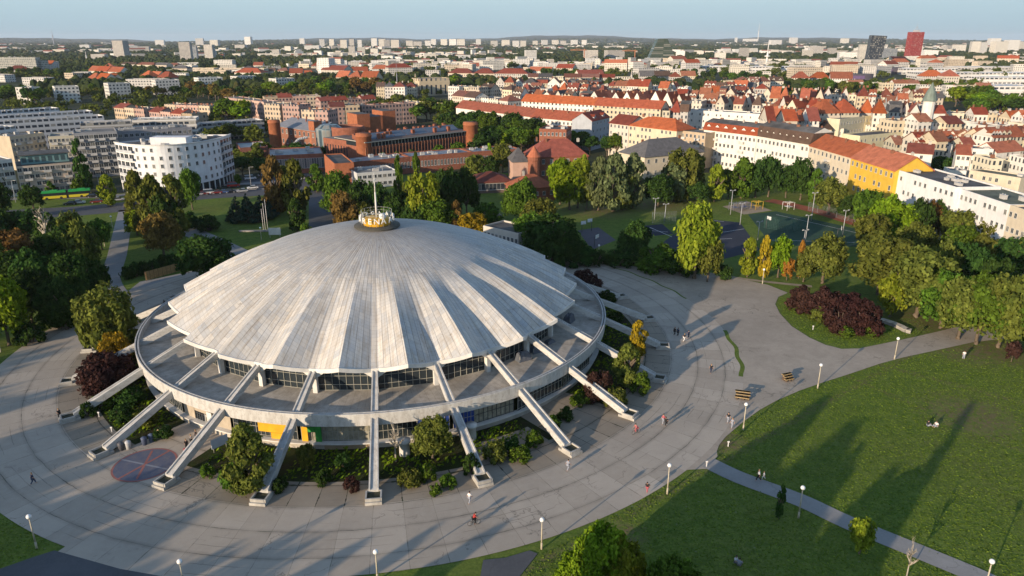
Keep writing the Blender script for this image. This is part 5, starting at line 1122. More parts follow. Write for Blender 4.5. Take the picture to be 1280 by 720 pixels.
# modern white blocks
for (x0, x1, y) in ((36, 62, 109), (68, 110, 108), (135, 174, 104), (194, 236, 100), (248, 290, 97), (297, 332, 95), (345, 380, 98)):
    o = bldg('white_block', 'apartment block', (x0, y + 1), (x1 - 12, y), 15, 16, winwall((.66, .64, .59), 3.4, 3.2, .5, .48), 'flat', MFELT2, label=None, group='modern white blocks', vents=4)
    later(o, 'modern white cube block', 'among trees beyond the left estate')
# yellow building, beige hall
bldg('apartment_house', 'house', (495, 127), (541, 131), 11, 12, plaster((.60, .52, .30)), 'flat', MFELT2, 0, 0, 0, label='plain pale yellow building between trees above the mall', group='buildings above the mall', vents=3)
bldg('assembly_hall', 'hall', (524, 99), (562, 98), 17.5, 22, winwall((.56, .46, .32), 5.5, 14, .35, .7), 'flat', MFELT2, label='beige hall with a row of tall windows in the centre of the city')
# ---------------------------------------------------------------- the old town behind, row by row
WC = (WHITE, WHITE, CREAM, (.66, .60, .50), (.58, .50, .40), (.55, .52, .48), (.60, .55, .42))
WN = {WHITE: 'white', CREAM: 'cream', (.66, .60, .50): 'pale cream', (.58, .50, .40): 'sandy', (.55, .52, .48): 'pale grey', (.60, .55, .42): 'yellowish'}
RN = {RED3: 'dull red', RED4: 'pale red', ORA: 'orange', RED: 'red', RED2: 'dark red', BRN: 'brown', SLT: 'slate'}
rows = [  # left eave, right eave, houses, eave height, mix, where
 (736, 124, 856, 131, 9, 16, 'F', 'in the white gabled row'),
 (640, 119, 735, 124, 8, 15, 'M', 'above the orange terraces'), (650, 111, 760, 114, 9, 15, 'M', 'above the orange terraces'),
 (700, 105, 860, 110, 13, 15, 'M', 'in the dense central roofs'), (745, 117, 870, 122, 10, 16, 'M', 'in the dense central roofs'), (860, 116, 965, 119, 9, 16, 'M', 'in the dense central roofs'),
 (862, 127, 965, 131, 8, 17, 'M', 'above the plain white wall'), (828, 139, 860, 140, 3, 15, 'M', 'above the plain white wall'), (962, 133, 1030, 138, 6, 17, 'G', 'right of the plain white wall'), (960, 150, 1025, 150, 5, 16, 'G', 'behind the brown roofed white house'),
 (963, 122, 1030, 124, 6, 17, 'G', 'below the tree belt'), (1026, 141, 1075, 140, 2, 18, 'B', 'below the tree belt'), (1076, 140, 1108, 141, 2, 17, 'B', 'below the tree belt'),
 (1030, 118, 1110, 120, 7, 16, 'M', 'below the tree belt'), (1110, 130, 1160, 131, 4, 17, 'M', 'below the tree belt'), (1112, 140, 1150, 141, 3, 16, 'M', 'below the tree belt'), (1104, 121, 1180, 122, 6, 16, 'M', 'below the tree belt'),
 (1118, 152, 1165, 151, 3, 16, 'W', 'in the right white blocks'), (1166, 155, 1230, 153, 4, 15, 'W', 'in the right white blocks'), (1186, 142, 1262, 143, 5, 15, 'W', 'in the right white blocks'), (1232, 158, 1300, 156, 4, 15, 'W', 'in the right white blocks'), (1264, 148, 1310, 148, 3, 16, 'R', 'in the right white blocks'),
 (1150, 177, 1226, 174, 6, 12, 'R', 'in the row behind the yards'), (1228, 172, 1300, 169, 5, 14, 'R', 'in the row behind the yards'),
 (620, 103, 700, 104, 6, 15, 'M', 'around the beige hall'), (560, 108, 640, 112, 6, 13, 'L', 'around the beige hall'), (470, 108, 520, 108, 4, 12, 'L', 'around the beige hall'), (565, 119, 635, 126, 5, 13, 'L', 'around the beige hall'),
 (1100, 160, 1162, 158, 4, 11, 'W', 'in the yards on the right'), (1168, 168, 1246, 166, 6, 11, 'W', 'in the yards on the right'), (1232, 180, 1310, 179, 6, 11, 'R', 'in the yards on the right'), (1150, 182, 1232, 182, 6, 9, 'W', 'in the yards on the right'), (1240, 200, 1320, 200, 5, 10, 'W', 'in the yards on the right'), (1120, 180, 1150, 180, 3, 9, 'W', 'in the yards on the right'), (962, 141, 1010, 143, 4, 12, 'M', 'right of the plain white wall'), (1010, 160, 1055, 162, 3, 11, 'L', 'behind the brown roofed white house'),
 (990, 97, 1066, 98, 3, 14, 'B', 'in front of the fair halls'), (1155, 95, 1200, 95, 2, 15, 'B', 'in front of the fair halls'), (1062, 104, 1150, 104, 5, 12, 'W', 'in front of the fair halls'), (1150, 107, 1240, 108, 5, 12, 'W', 'in front of the fair halls'),
 (880, 108, 960, 110, 6, 14, 'M', 'left of the tree belt'), (905, 101, 980, 101, 5, 13, 'M', 'left of the tree belt'), (660, 96, 790, 97, 7, 13, 'L', 'in the pale city centre'), (560, 91, 660, 92, 3, 14, 'H', 'in the pale city centre'), (800, 95, 870, 95, 4, 13, 'M', 'below the green wedge tower'),
 (420, 96, 470, 97, 3, 14, 'B', 'right of the white tower'), (110, 88, 150, 90, 3, 12, 'B', 'in the villas on the left'), (108, 98, 140, 100, 3, 10, 'B', 'in the villas on the left'), (175, 95, 210, 97, 3, 10, 'B', 'in the villas on the left'), (150, 80, 240, 82, 5, 13, 'L', 'in the villas on the left'), (330, 88, 390, 89, 4, 13, 'L', 'left of the white tower'), (215, 85, 330, 86, 7, 13, 'L', 'left of the white tower'),
]
nh = 0
for (x0, y0, x1, y1, n, zz, mix, zone) in rows:
    R2 = random.Random(int(x0 * 3 + y0 * 7))
    cut = [0.0]
    for i in range(n): cut.append(cut[-1] + R2.uniform(.7, 1.3))
    for i in range(n):
        a, b = cut[i] / cut[-1], cut[i + 1] / cut[-1] - .004
        j = R2.uniform(-.8, .8) if mix in 'MFG' else 0
        A_ = (x0 + (x1 - x0) * a, y0 + (y1 - y0) * a + j); B_ = (x0 + (x1 - x0) * b, y0 + (y1 - y0) * b + j); c = R2.choice(WC); z2 = zz + R2.uniform(-1.5, 2.0)
        if mix == 'F': rk, rm, rh, dp = 'front', R2.choice((ORA, RED)), R2.uniform(6, 8), 14; c = WHITE
        elif mix == 'G': rk, rm, rh, dp = R2.choice(('front', 'gable', 'gable', 'hip')), R2.choice((ORA, RED, RED2)), R2.uniform(5, 7.5), 14
        elif mix == 'B': rk, rm, rh, dp = R2.choice(('gable', 'hip')), R2.choice((ORA, ORA, RED)), 7, 16
        elif mix == 'W': rk, rm, rh, dp = R2.choice(('flat', 'flat', 'flat', 'gable')), R2.choice((RED2, RED4)), 3.5, 12; c = R2.choice((WHITE, WHITE, CREAM, (.60, .55, .42)))
        elif mix == 'R': rk, rm, rh, dp = 'gable', R2.choice((ORA, RED4, RED3, RED2)), 4, 11
        elif mix == 'L': rk, rm, rh, dp = R2.choice(('flat', 'gable', 'hip')), R2.choice((RED2, BRN, RED3, SLT)), 4, 14
        elif mix == 'H': rk, rm, rh, dp = 'hip', RED2, 6, 20
        else: rk, rm, rh, dp = R2.choice(('gable', 'gable', 'hip', 'mansard', 'front', 'flat')), R2.choice((ORA, RED, RED4, RED2, RED3, BRN, SLT)), R2.uniform(4, 6.5), 13
        o = bldg('townhouse', 'house', A_, B_, z2, dp, winwall(c, R2.choice((2.4, 2.8)), 3.3, .42, .52), rk, (MFELT2 if R2.random() < .5 else MFELT) if rk == 'flat' else rm, rh, chim=R2.choice((1, 2, 2, 3)) if y0 > 100 else 0, dorm=(R2.choice((0, 0, 2, 3)) if mix in 'MR' and rk in ('gable', 'mansard') else 0), group='townhouses of the old town')
        later(o, '%s %s with %s roof' % (WN.get(c, 'pale'), 'gabled townhouse' if rk == 'front' else 'townhouse', 'flat grey' if rk == 'flat' else RN[rm]), zone); nh += 1
# houses seen small, farther off
R = random.Random(21)
def scatter(x0, x1, Y0, Y1, n, gap):
    P = []; tries = 0
    while len(P) < n and tries < n * 40:
        tries += 1; Y = sqrt(R.uniform(Y0 ** 2, Y1 ** 2)); px = R.uniform(x0, x1); p = Vector(((px - 640) / F * (Y * CP + 50 * SP), Y, 0))
        if all((p - q).length > gap for q in P): P.append(p)
    return P
def farbox(name, p, w, d, h, rz, wall, roof='flat', roofm=None, rh=5, lab=None, zone=None, group=None, cat='building', vents=0):
    a = Vector((p.x - cos(rz) * w / 2, p.y - sin(rz) * w / 2, 0)); b = Vector((p.x + cos(rz) * w / 2, p.y + sin(rz) * w / 2, 0))
    o = bldg(name, cat, a, b, h, d, wall, roof, roofm or MFELT2, rh, world=True, group=group, vents=vents)
    if zone: later(o, lab, zone)
    else: o['label'] = lab
    return o
FW = [winwall(c, 3.2, 3.0, .5, .45) for c in (WHITE, (.62, .57, .48), (.55, .53, .50), (.60, .50, .38))]; FN = ['white', 'cream', 'pale grey', 'beige']
zones = [ # px from, to, near, far, number, where
 (-10, 130, 900, 1500, 9, 'beyond the left estate'), (130, 330, 800, 1500, 16, 'in the left distance'), (330, 560, 950, 1600, 18, 'past the white tower'),
 (560, 830, 1000, 1700, 24, 'below the horizon blocks'), (830, 1080, 1050, 1800, 24, 'left of the dark tower'), (1000, 1290, 1200, 2000, 26, 'around the red tower')]
for (x0, x1, Y0, Y1, n, zone) in zones:
    for p in scatter(x0, x1, Y0, Y1, n, 34):
        k = R.randrange(4); red = R.random() < .30
        farbox('distant_house', p, R.uniform(16, 48), R.uniform(12, 22), R.uniform(9, 19), R.uniform(-.5, .5), FW[k], R.choice(('gable', 'hip')) if red else 'flat', R.choice((RED, RED2, ORA)) if red else None, 6, '%s block with %s roof' % (FN[k], 'red' if red else 'flat'), zone, 'blocks in the distance')
# blocks that stand against the horizon
HZ = [ # px centre, width px, top row, base row, tone
 (12, 0, 0, 0, 0),
 (150, 15, 53, 75, 3), (233, 13, 55, 79, 3), (245, 5, 58, 78, 2), (262, 12, 56, 77, 3), (106, 12, 56, 61, 0), (123, 18, 68, 76, 3), (168, 12, 57, 66, 2), (180, 14, 58, 66, 3), (250, 9, 50, 58, 0), (268, 10, 52, 60, 1), (200, 10, 52, 58, 0), (310, 8, 48, 57, 0), (300, 14, 56, 62, 3),
 (378, 6, 50, 57, 0), (403, 6, 51, 60, 0), (415, 6, 51, 60, 1), (430, 8, 52, 63, 1), (440, 6, 51, 60, 3), (450, 5, 52, 62, 0), (440, 9, 58, 68, 3), (452, 10, 59, 69, 1), (468, 7, 50, 60, 0), (478, 8, 51, 61, 1), (484, 7, 52, 61, 3), (494, 10, 52, 62, 1), (468, 10, 61, 69, 1), (483, 12, 62, 70, 3), (512, 8, 53, 60, 1), (522, 10, 54, 60, 3), (535, 7, 53, 60, 0), (542, 6, 51, 58, 0), (555, 8, 51, 59, 1), (566, 9, 51, 59, 0), (576, 10, 51, 59, 1), (598, 6, 51, 58, 0), (618, 8, 53, 58, 1), (632, 10, 52, 59, 1), (645, 8, 53, 59, 0), (654, 7, 53, 60, 1), (669, 6, 53, 58, 1), (681, 7, 52, 58, 0), (694, 8, 52, 58, 1), (704, 7, 53, 58, 3), (718, 8, 52, 58, 0), (730, 6, 52, 58, 0), (664, 15, 63, 78, 0), (390, 20, 57, 64, 0), (360, 9, 58, 66, 1), (345, 10, 62, 72, 3), (538, 16, 67, 76, 1), (580, 18, 69, 76, 0), (560, 12, 68, 74, 0), (484, 16, 70, 77, 0),
 (770, 24, 63, 76, 3), (738, 20, 63, 77, 3), (850, 12, 64, 74, 0), (900, 14, 66, 78, 1), (930, 12, 60, 75, 3), (1022, 14, 58, 70, 3), (1060, 24, 66, 77, 0), (1077, 10, 56, 78, 1), (1110, 22, 61, 78, 2), (1163, 18, 63, 74, 0), (1218, 10, 54, 69, 1), (1228, 9, 55, 69, 0), (1243, 12, 50, 61, 0), (1250, 16, 54, 69, 1), (1265, 14, 52, 66, 0), (1275, 10, 54, 64, 1), (1200, 14, 56, 66, 1), (1190, 18, 57, 64, 3), (970, 14, 52, 58, 0), (992, 9, 49, 56, 0), (1056, 9, 50, 56, 1), (1010, 12, 63, 74, 1), (1040, 10, 60, 70, 3), (875, 9, 64, 72, 1), (1095, 8, 60, 70, 0)]
HWM = {0: winwall((.78, .76, .72), 3.2, 3.0, .6, .4), 1: winwall((.70, .66, .58), 3.2, 3.0, .6, .4), 2: winwall((.30, .33, .36), 3.2, 3.0, .7, .5), 3: winwall((.50, .47, .43), 3.4, 3.0, .55, .5)}
for (x, w, yt, yb, k) in HZ[1:]:
    if yt < 56: yt -= 2.0; w *= 1.12
    Y = H / tan(dep(yb)); p = Vector(((x - 640) / F * (Y * CP + H * SP), Y, 0)); W = w / F * (Y * CP + H * SP)
    o = farbox('tower_block', p, W * .92, max(12, min(W * .6, 40)), max(10, zat(Y, yt)), R.uniform(-.25, .25), HWM[k], 'flat', None, 0, '%s tower block' % {0: 'white', 1: 'cream', 2: 'bluish grey', 3: 'beige grey'}[k], 'on the horizon line' if yt < 56 else 'below the horizon', 'distant tower blocks', 'tower block')
# landmarks
def yb(y): return H / tan(dep(y))
def at(x, Y): return Vector(((x - 640) / F * (Y * CP + H * SP), Y, 0))
Y = yb(101); farbox('white_tower', at(405.5, Y), 20, 16, zat(Y, 73), -.35, winwall((.70, .69, .66), 4.2, 3.0, .3, .4), lab='tall plain white tower with a stepped top at the left of centre', vents=3)
Y = yb(95); farbox('slab_block', at(20, Y), 74, 14, zat(Y, 72), .05, winwall((.42, .42, .37), 3.0, 2.9, .62, .5, band=(.5, .5, .45)), lab='long grey-green slab block with rows of balconies at the left edge', vents=6)
farbox('slab_block', at(52, Y + 10), 9, 14, zat(Y, 76), -.3, winwall((.42, .42, .37), 3.0, 2.9, .62, .5), lab='narrow dark end block right of the long grey-green slab')
for x, top, bse, w in ((227, 55, 79, 1), (237, 56, 80, 1), (241, 60, 80, 1)): pass
Y = yb(84); t = thing('dark_tower', at(1092, Y), -.15, 'dark glass office tower with a leaning outline right of centre', 'office tower'); h1 = zat(Y, 44)
mb = MB(); w_ = 15; d_ = 20
P0 = [(-w_ - 1.5, 0), (w_ - 4, 0), (w_ - 4, d_), (-w_ - 1.5, d_)]; P1 = [(-w_ + 2, 0), (w_ + 3, 0), (w_ + 3, d_), (-w_ + 2, d_)]
for i in range(4):
    j = (i + 1) % 4; L = 42; mb.face([(*P0[i], 0), (*P0[j], 0), (*P1[j], h1 - (0 if j in (0, 3) else 1.5)), (*P1[i], h1 - (0 if i in (0, 3) else 1.5))], 0, [(0, 0), (L, 0), (L, h1), (0, h1)])
mb.face([(*P1[0], h1), (*P1[1], h1 - 1.5), (*P1[2], h1 - 1.5), (*P1[3], h1)], 1); mb.build('wall', [winwall((.035, .045, .06), 3.0, 3.6, .82, .62, (.015, .02, .03)), MFELT], t)
Y = yb(79); t = thing('red_tower', at(1142, Y), .1, 'red office tower with an antenna on its roof near the right edge', 'office tower'); h1 = zat(Y, 40)
mb = MB(); mb.prism([(-15.5, 0), (15.5, 0), (15.5, 22), (-15.5, 22)], 0, h1, 0, 1); mb.build('wall', [winwall((.36, .055, .05), 3.4, 3.4, .5, .5, (.12, .02, .025)), MFELT], t)
mb = MB(); mb.prism([(-22, -14), (20, -14), (20, -.01), (-22, -.01)], 0, 16, 0, 1); mb.build('podium', [winwall((.36, .055, .05), 3.4, 3.4, .5, .5, (.12, .02, .025)), MFELT], t)
mb = MB(); mb.box((2, 14, h1 + 2.5), (12, 10, 5)); mb.tube((2, 14, h1 + 5), (2, 14, h1 + 22), .5, .2, 6); mb.tube((-4, 14, h1 + 5), (2, 14, h1 + 14), .3, n=5); mb.tube((8, 14, h1 + 5), (2, 14, h1 + 14), .3, n=5); mb.build('antenna', plain('steel', (.4, .4, .42), .5), t)
Y = yb(81); t = thing('wedge_tower', at(828, Y), 0, 'green-grey glass office building shaped like a leaning wedge', 'office building'); h1 = zat(Y, 48.5); s = (Y * CP + H * SP) / F
mb = MB(); pr = [(-20 * s, 0), (20 * s, 0), (4.5 * s, h1), (-7 * s, h1)]
fa = [(x, 0, z) for x, z in pr]; ba = [(x, 34, z) for x, z in pr]; mb.face(fa, 0, [(x, z) for x, z in pr]); mb.face(ba[::-1], 0)
for i, mm in ((0, 0), (1, 1), (2, 2), (3, 0)):
    j = (i + 1) % 4; mb.face([fa[i], ba[i], ba[j], fa[j]], mm, [(0, 0), (34, 0), (34, h1), (0, h1)])
mb.build('wall', [winwall((.055, .07, .05), 40.0, 3.4, .98, .55, (.035, .055, .042)), flat('wedge_dark', (.02, .024, .026), .4), MFELT], t)
mb = MB(); mb.box((-14 * s, -16, 8), (18 * s, 30, 16)); mb.build('podium', winwall((.5, .5, .48)), t)
def mast(name, x, ytop, ybase, w, lab, mat, cross=0):
    Y = yb(ybase); t = thing(name, at(x, Y), 0, lab, 'mast'); h1 = zat(Y, ytop); mb = MB(); mb.tube((0, 0, 0), (0, 0, h1 * .6), w, w * .7, 8); mb.tube((0, 0, h1 * .6), (0, 0, h1), w * .5, w * .15, 8); mb.build('shaft', mat, t)
    if cross:
        mb = MB()
        for i in range(cross): mb.lathe([(.01, 0), (w * 2.2, 0), (w * 2.2, 2.5), (.01, 2.5)], 12, (0, 0, h1 * (.42 + .18 * i)))
        mb.build('platform', mat, t)
    return t
MPALE = plain('pale_steel', (.66, .64, .62), .5)
mast('radio_mast', 947, 28, 54, 7, 'tall red and white mast on the wooded rise at the horizon', MPALE, 2)
Y = yb(54.5); farbox('boiler_house', at(938, Y), 190, 60, zat(Y, 48.5), 0, HWM[0], lab='low white plant building at the foot of the tall mast'); farbox('boiler_house', at(920, Y), 30, 30, zat(Y, 47), 0, HWM[0], lab='narrow white block left of the mast plant')
mast('needle_tower', 957.5, 50, 86, 2.6, 'slim white needle tower of the fair grounds', MPALE, 1); mast('radio_mast', 68, 37, 57, 5, 'lattice mast on the horizon at the far left', plain('dim_steel', (.35, .36, .40), .6), 2)
mast('chimney_stack', 109, 64, 77, 2.2, 'slim pale chimney stack in the left distance', MPALE); mast('flag_mast', 497, 76, 116, .5, 'thin grey mast rising from the trees left of the yellow building', plain('dim_steel', (.35, .36, .40), .6))
mast('chimney_stack', 520, 92, 116, 2.4, 'square tan chimney beside the beige hall', plain('tan_brick', (.45, .36, .26), .85)); mast('church_spire', 749, 91, 108, 2.2, 'pale green church spire among the red roofs', plain('spire_copper', (.30, .34, .30), .6)); mast('church_spire', 789, 86, 104, 1.8, 'slim pale spire right of the green church spire', plain('spire_stone', (.5, .46, .4), .7)); mast('church_spire', 966, 99, 114, 2.0, 'small white spire at the left end of the tree belt', MPALE)
def crane(x, ytop, ybase, jib, lab):
    Y = yb(ybase); t = thing('tower_crane', at(x, Y), 0, lab, 'crane'); h1 = zat(Y, ytop); m_ = plain('crane_paint', (.40, .16, .08), .6); mb = MB(); mb.box((0, 0, h1 / 2), (2, 2, h1)); mb.build('tower', m_, t); mb = MB(); mb.box((-jib * .35, 0, h1 - 3), (jib, 1.4, 1.6)); mb.tube((0, 0, h1 + 4), (-jib * .7, 0, h1 - 2), .3, n=5); mb.build('jib', m_, t); mb = MB(); mb.box((jib * .1, 0, h1 - 5), (5, 2, 3)); mb.build('counterweight', MCONC, t)
crane(793, 62, 78, 40, 'red tower crane left of the green wedge building'); crane(730, 61, 78, 44, 'tower crane beside the brown building shell in the centre')
# fair halls on the right
HW = winwall((.62, .60, .57), 6, 6, .7, .3, band=(.66, .65, .63))
for (x0, x1, yt, ybs, lab) in ((1128, 1196, 86, 93, 'long white fair hall under the red tower'), (1196, 1290, 84, 92, 'long white fair hall at the right edge'), (1150, 1240, 80, 84, 'rear white fair hall below the red tower'), (1245, 1300, 79, 84, 'rear white fair hall at the right edge'), (1050, 1090, 94, 100, 'white hall with a curved end left of the oval screen'), (850, 930, 83, 90, 'grey station roof with a row of lights below the wedge building'), (1240, 1300, 108, 120, 'long cream exhibition building at the right edge behind the tree belt'), (1150, 1225, 92, 99, 'broad pale flat hall in front of the red tower'), (1225, 1300, 92, 99, 'broad pale flat hall at the right edge in front of the fair halls'), (1230, 1300, 99, 106, 'grey roofed market hall at the right edge above the cream building'), (940, 1010, 84, 90, 'pale low hall right of the needle tower foot'), (1085, 1125, 84, 92, 'dark oval hall with a violet glass front')):
    Y = yb(ybs); p = at((x0 + x1) / 2, Y); W = (x1 - x0) / F * (Y * CP + H * SP); hh = max(9, zat(Y, yt))
    if 'oval' in lab:
        t = thing('oval_hall', p, 0, lab, 'hall'); mb = MB(); n = 28; ol = [(W * .5 * cos(2 * pi * i / n) * abs(cos(2 * pi * i / n)) ** -.4 if abs(cos(2 * pi * i / n)) > .01 else 0, 14 * sin(2 * pi * i / n)) for i in range(n)]; mb.prism(ol, 0, hh, 0, 1); mb.build('wall', [plain('oval_cladding', (.09, .08, .10), .4), MFELT], t); mb = MB(); mb.box((-W * .1, -14.2, hh * .5), (W * .45, .6, hh * .5)); mb.build('glass_front', plain('violet_glass', (.15, .10, .20), .2), t)
    else: farbox('fair_hall', p, W, 42, hh, 0, HW, 'flat', plain('white_hall_roof', (.58, .57, .55), .6), lab=lab, vents=8, cat='hall')
# tree belts and city greenery: each tree that can be told apart
R = random.Random(77)
def belt(x0, x1, yt0, yt1, y0, y1, n, w, zone, cols, kinds=('round',)):
    for i in range(n):
        t = (i + R.uniform(.1, .9)) / n; x = x0 + (x1 - x0) * t; yb_ = y0 + (y1 - y0) * t + R.uniform(-2, 2); b = G(x, yb_)
        plant(b, R.uniform(10, 18) if w is None else R.uniform(.75, 1.15) * w * 1.1, R.uniform(9, 15) if w is None else w * R.uniform(.8, 1.2), R.choice(kinds), R.choice(cols), zone, 'trees of the city', 'street_tree', lod=2 if b.length > 480 else 1)
belt(1000, 1235, 0, 0, 116, 120, 34, 14, 'in the tree belt across the right', ('green', 'dark', 'green', 'olive')); belt(960, 1010, 0, 0, 111, 114, 7, 13, 'in the tree belt across the right', ('green', 'dark')); belt(1190, 1245, 0, 0, 131, 136, 9, 16, 'at the right end of the belt', ('green', 'bright', 'dark')); belt(1205, 1300, 0, 0, 140, 142, 12, 14, 'at the right end of the belt', ('green', 'dark'))
belt(1105, 1125, 0, 0, 168, 168, 2, 10, 'by the yellowish blocks', ('gold', 'olive')); tree(1174, 193, 217, 28, 'round', 'dark', 'in the yard behind the bright white block'); tree(1220, 205, 222, 20, 'shrub', 'green', 'in the yard behind the bright white block'); tree(1236, 207, 222, 20, 'shrub', 'green', 'in the yard behind the bright white block')
for a in ((372, 177, 202, 22, 'round', 'dark'), (388, 179, 202, 22, 'round', 'dark'), (401, 183, 204, 18, 'round', 'dark'), (357, 181, 203, 18, 'round', 'olive'), (326, 196, 222, 24, 'round', 'dark'), (304, 194, 220, 26, 'round', 'dark')): tree(*a, zone='before the west wing of the mall', group='trees of the city', name='street_tree')
for a in ((480, 190, 209, 13, 'round', 'green'), (497, 188, 208, 12, 'round', 'olive'), (515, 186, 207, 12, 'round', 'olive'), (549, 180, 204, 17, 'round', 'green'), (573, 176, 203, 22, 'round', 'green'), (592, 176, 202, 18, 'round', 'dark'), (603, 163, 198, 24, 'round', 'dark'), (616, 158, 196, 26, 'round', 'dark')): tree(*a, zone='along the front of the mall', group='trees of the city', name='street_tree')
belt(470, 600, 0, 0, 150, 155, 14, 15, 'behind the mall', ('dark', 'green', 'olive')); belt(560, 668, 0, 0, 172, 184, 16, 15, 'right of the mall tower', ('dark', 'dark', 'green')); belt(600, 665, 0, 0, 186, 193, 8, 12, 'right of the mall tower', ('green', 'bright', 'olive')); tree(612, 178, 205, 12, 'poplar', 'bright', 'right of the mall tower')
belt(395, 520, 0, 0, 112, 120, 26, 15, 'in the wood left of the yellow building', ('dark', 'olive', 'brown', 'green')); belt(330, 420, 0, 0, 117, 122, 12, 14, 'in the wood left of the yellow building', ('green', 'olive', 'bright')); belt(240, 330, 0, 0, 120, 135, 14, 14, 'above the pinkish terraces', ('dark', 'olive', 'brown')); belt(275, 310, 0, 0, 152, 156, 5, 16, 'behind the curved block', ('green', 'bright'))
belt(0, 130, 0, 0, 118, 126, 16, 10, 'around the white cube blocks', ('dark', 'green', 'olive')); belt(110, 330, 0, 0, 118, 124, 22, 10, 'around the white cube blocks', ('dark', 'green', 'olive', 'brown')); belt(0, 130, 0, 0, 96, 102, 12, 14, 'below the long slab block', ('green', 'dark')); belt(0, 60, 0, 0, 128, 132, 6, 14, 'above the left estate', ('dark', 'green'))
belt(660, 740, 0, 0, 96, 101, 10, 14, 'in the pale city centre', ('dark', 'green')); belt(850, 960, 0, 0, 100, 104, 14, 14, 'left end of the tree belt', ('green', 'dark')); belt(540, 580, 0, 0, 113, 116, 6, 14, 'beside the beige hall', ('green', 'bright', 'dark')); belt(595, 640, 0, 0, 112, 116, 5, 11, 'beside the beige hall', ('olive', 'dark')); belt(795, 830, 0, 0, 153, 157, 5, 13, 'behind the red hipped roof', ('dark',)); belt(846, 872, 0, 0, 150, 152, 3, 14, 'behind the red hipped roof', ('dark', 'green')); belt(640, 740, 0, 0, 186, 190, 5, 11, 'beside the brick block', ('dark', 'green')); belt(735, 800, 0, 0, 192, 196, 5, 10, 'beside the brick block', ('dark', 'green'))
# the many further trees of the city gardens, past what one could tell apart
def leafcloud(pts, n, size):
    out = []
    for (p, r, hgt) in pts:
        k = 9; t = rg.uniform(0, 6.28, k); c = rg.uniform(-.5, 1, k); s = np.sqrt(1 - c * c); q = rg.uniform(.45, .75, k); cx, cy, cz = np.cos(t) * s * q, np.sin(t) * s * q, .56 + .42 * c * q
        m = rg.integers(0, k, n); d = rg.normal(size=(n, 3)); d /= np.linalg.norm(d, axis=1)[:, None]; rr = rg.uniform(.28, .48, n)
        P = np.stack([p.x + (cx[m] + d[:, 0] * rr) * r, p.y + (cy[m] + d[:, 1] * rr) * r, p.z + np.maximum(.02, cz[m] + d[:, 2] * rr * .55) * hgt], 1)
        nr = d + rg.normal(0, .5, (n, 3)) + np.array([0, 0, .2]); a = np.cross(nr, rg.normal(size=(n, 3))); a /= np.linalg.norm(a, axis=1)[:, None]; b = np.cross(nr / np.linalg.norm(nr, axis=1)[:, None], a); s_ = (size * r * rg.uniform(.6, 1.3, n))[:, None]
        out.append(np.stack([P + a * s_, P + b * s_ * .7, P - a * s_, P - b * s_ * .7], 1).reshape(-1, 3))
    return np.concatenate(out)
gz_ = [(-20, 140, 84, 100, 50), (-20, 240, 114, 136, 60), (-20, 240, 86, 101, 60), (130, 340, 84, 96, 40), (230, 420, 104, 126, 60), (330, 520, 84, 122, 130), (395, 620, 126, 160, 70), (0, 340, 136, 165, 70), (240, 345, 160, 186, 26), (520, 700, 84, 124, 90), (700, 980, 84, 104, 70), (760, 1290, 104, 150, 120), (960, 1290, 84, 100, 60), (1100, 1290, 150, 200, 40), (560, 668, 158, 192, 26), (740, 860, 140, 190, 20), (300, 345, 190, 215, 8), (-20, 10, 200, 250, 8)]
pts = []
for x0, x1, y0, y1, n in gz_:
    for i in range(n):
        b = G(R.uniform(x0, x1), R.uniform(y0, y1)); b.z = -.1; s = 1 + max(0, b.y - 700) / 900; pts.append((b, R.uniform(3.5, 6.5) * s, R.uniform(6, 10.5) * s ** .5))
for nm, cc, sel in (('green', 'green', 0), ('olive', 'olive', 1), ('dark', 'dark', 2)): pass
q = leafcloud(pts, 170, .20)
mcity = leafmat('city_mix', (.040, .062, .014), (.095, .110, .024)); quads('city_trees', q, mcity, kind='stuff', label='leafy trees filling the yards and streets between the city houses', category='trees')
# ---------------------------------------------------------------- the far city and woods that read as one mass
R = random.Random(99)
mb = MB()
def lump(mb_, x, y, z, r, h, mat=0):
    n = 6; k = len(mb_.v); a0 = R.random() * 6
    for q, (rr, zz) in enumerate(((1.0, .0), (1.05, .45), (.62, .85))):
        for i in range(n): t = a0 + 2 * pi * i / n; s = r * rr * R.uniform(.8, 1.15); mb_.v.append((x + s * cos(t), y + s * sin(t), z + h * zz * R.uniform(.9, 1.1)))
    mb_.v.append((x, y, z + h * R.uniform(.95, 1.1)))
    for q in range(2):
        for i in range(n): j = (i + 1) % n; mb_.f.append((k + q * n + i, k + q * n + j, k + (q + 1) * n + j, k + (q + 1) * n + i)); mb_.m.append(mat); mb_.uv.append([(0, 0)] * 4); mb_.sm.append(False)
    for i in range(n): j = (i + 1) % n; mb_.f.append((k + 2 * n + i, k + 2 * n + j, k + 3 * n)); mb_.m.append(mat); mb_.uv.append([(0, 0)] * 3); mb_.sm.append(False)
def hillz(x, y):
    d = hypot(x, y); return max(0, (d - 7500) / 6000) ** 1.5 * (38 + 20 * sin(x * .0004 + 1) + 16 * sin(x * .0013)) if d > 7500 else 0.0
def dens(x, y):
    return .5 + .5 * sin(x * .0021 + 1.3 * sin(y * .0013)) * sin(y * .0031 + .7 * sin(x * .0017))
for i in range(21000):
    Y = 850 * (13000 / 850) ** R.random(); px = R.uniform(-60, 1340); p = at(px, Y)
    if dens(p.x, p.y) < (.34 if Y > 1700 else .50) and not (px < 330 and Y > 1500 and R.random() < .5): continue
    s = 1 if Y < 2200 else (1.7 if Y < 5000 else 3.2); lump(mb, p.x, p.y, hillz(p.x, p.y) - .2, R.uniform(5, 9) * s, R.uniform(9, 15) * (1 if s < 3 else 1.3))
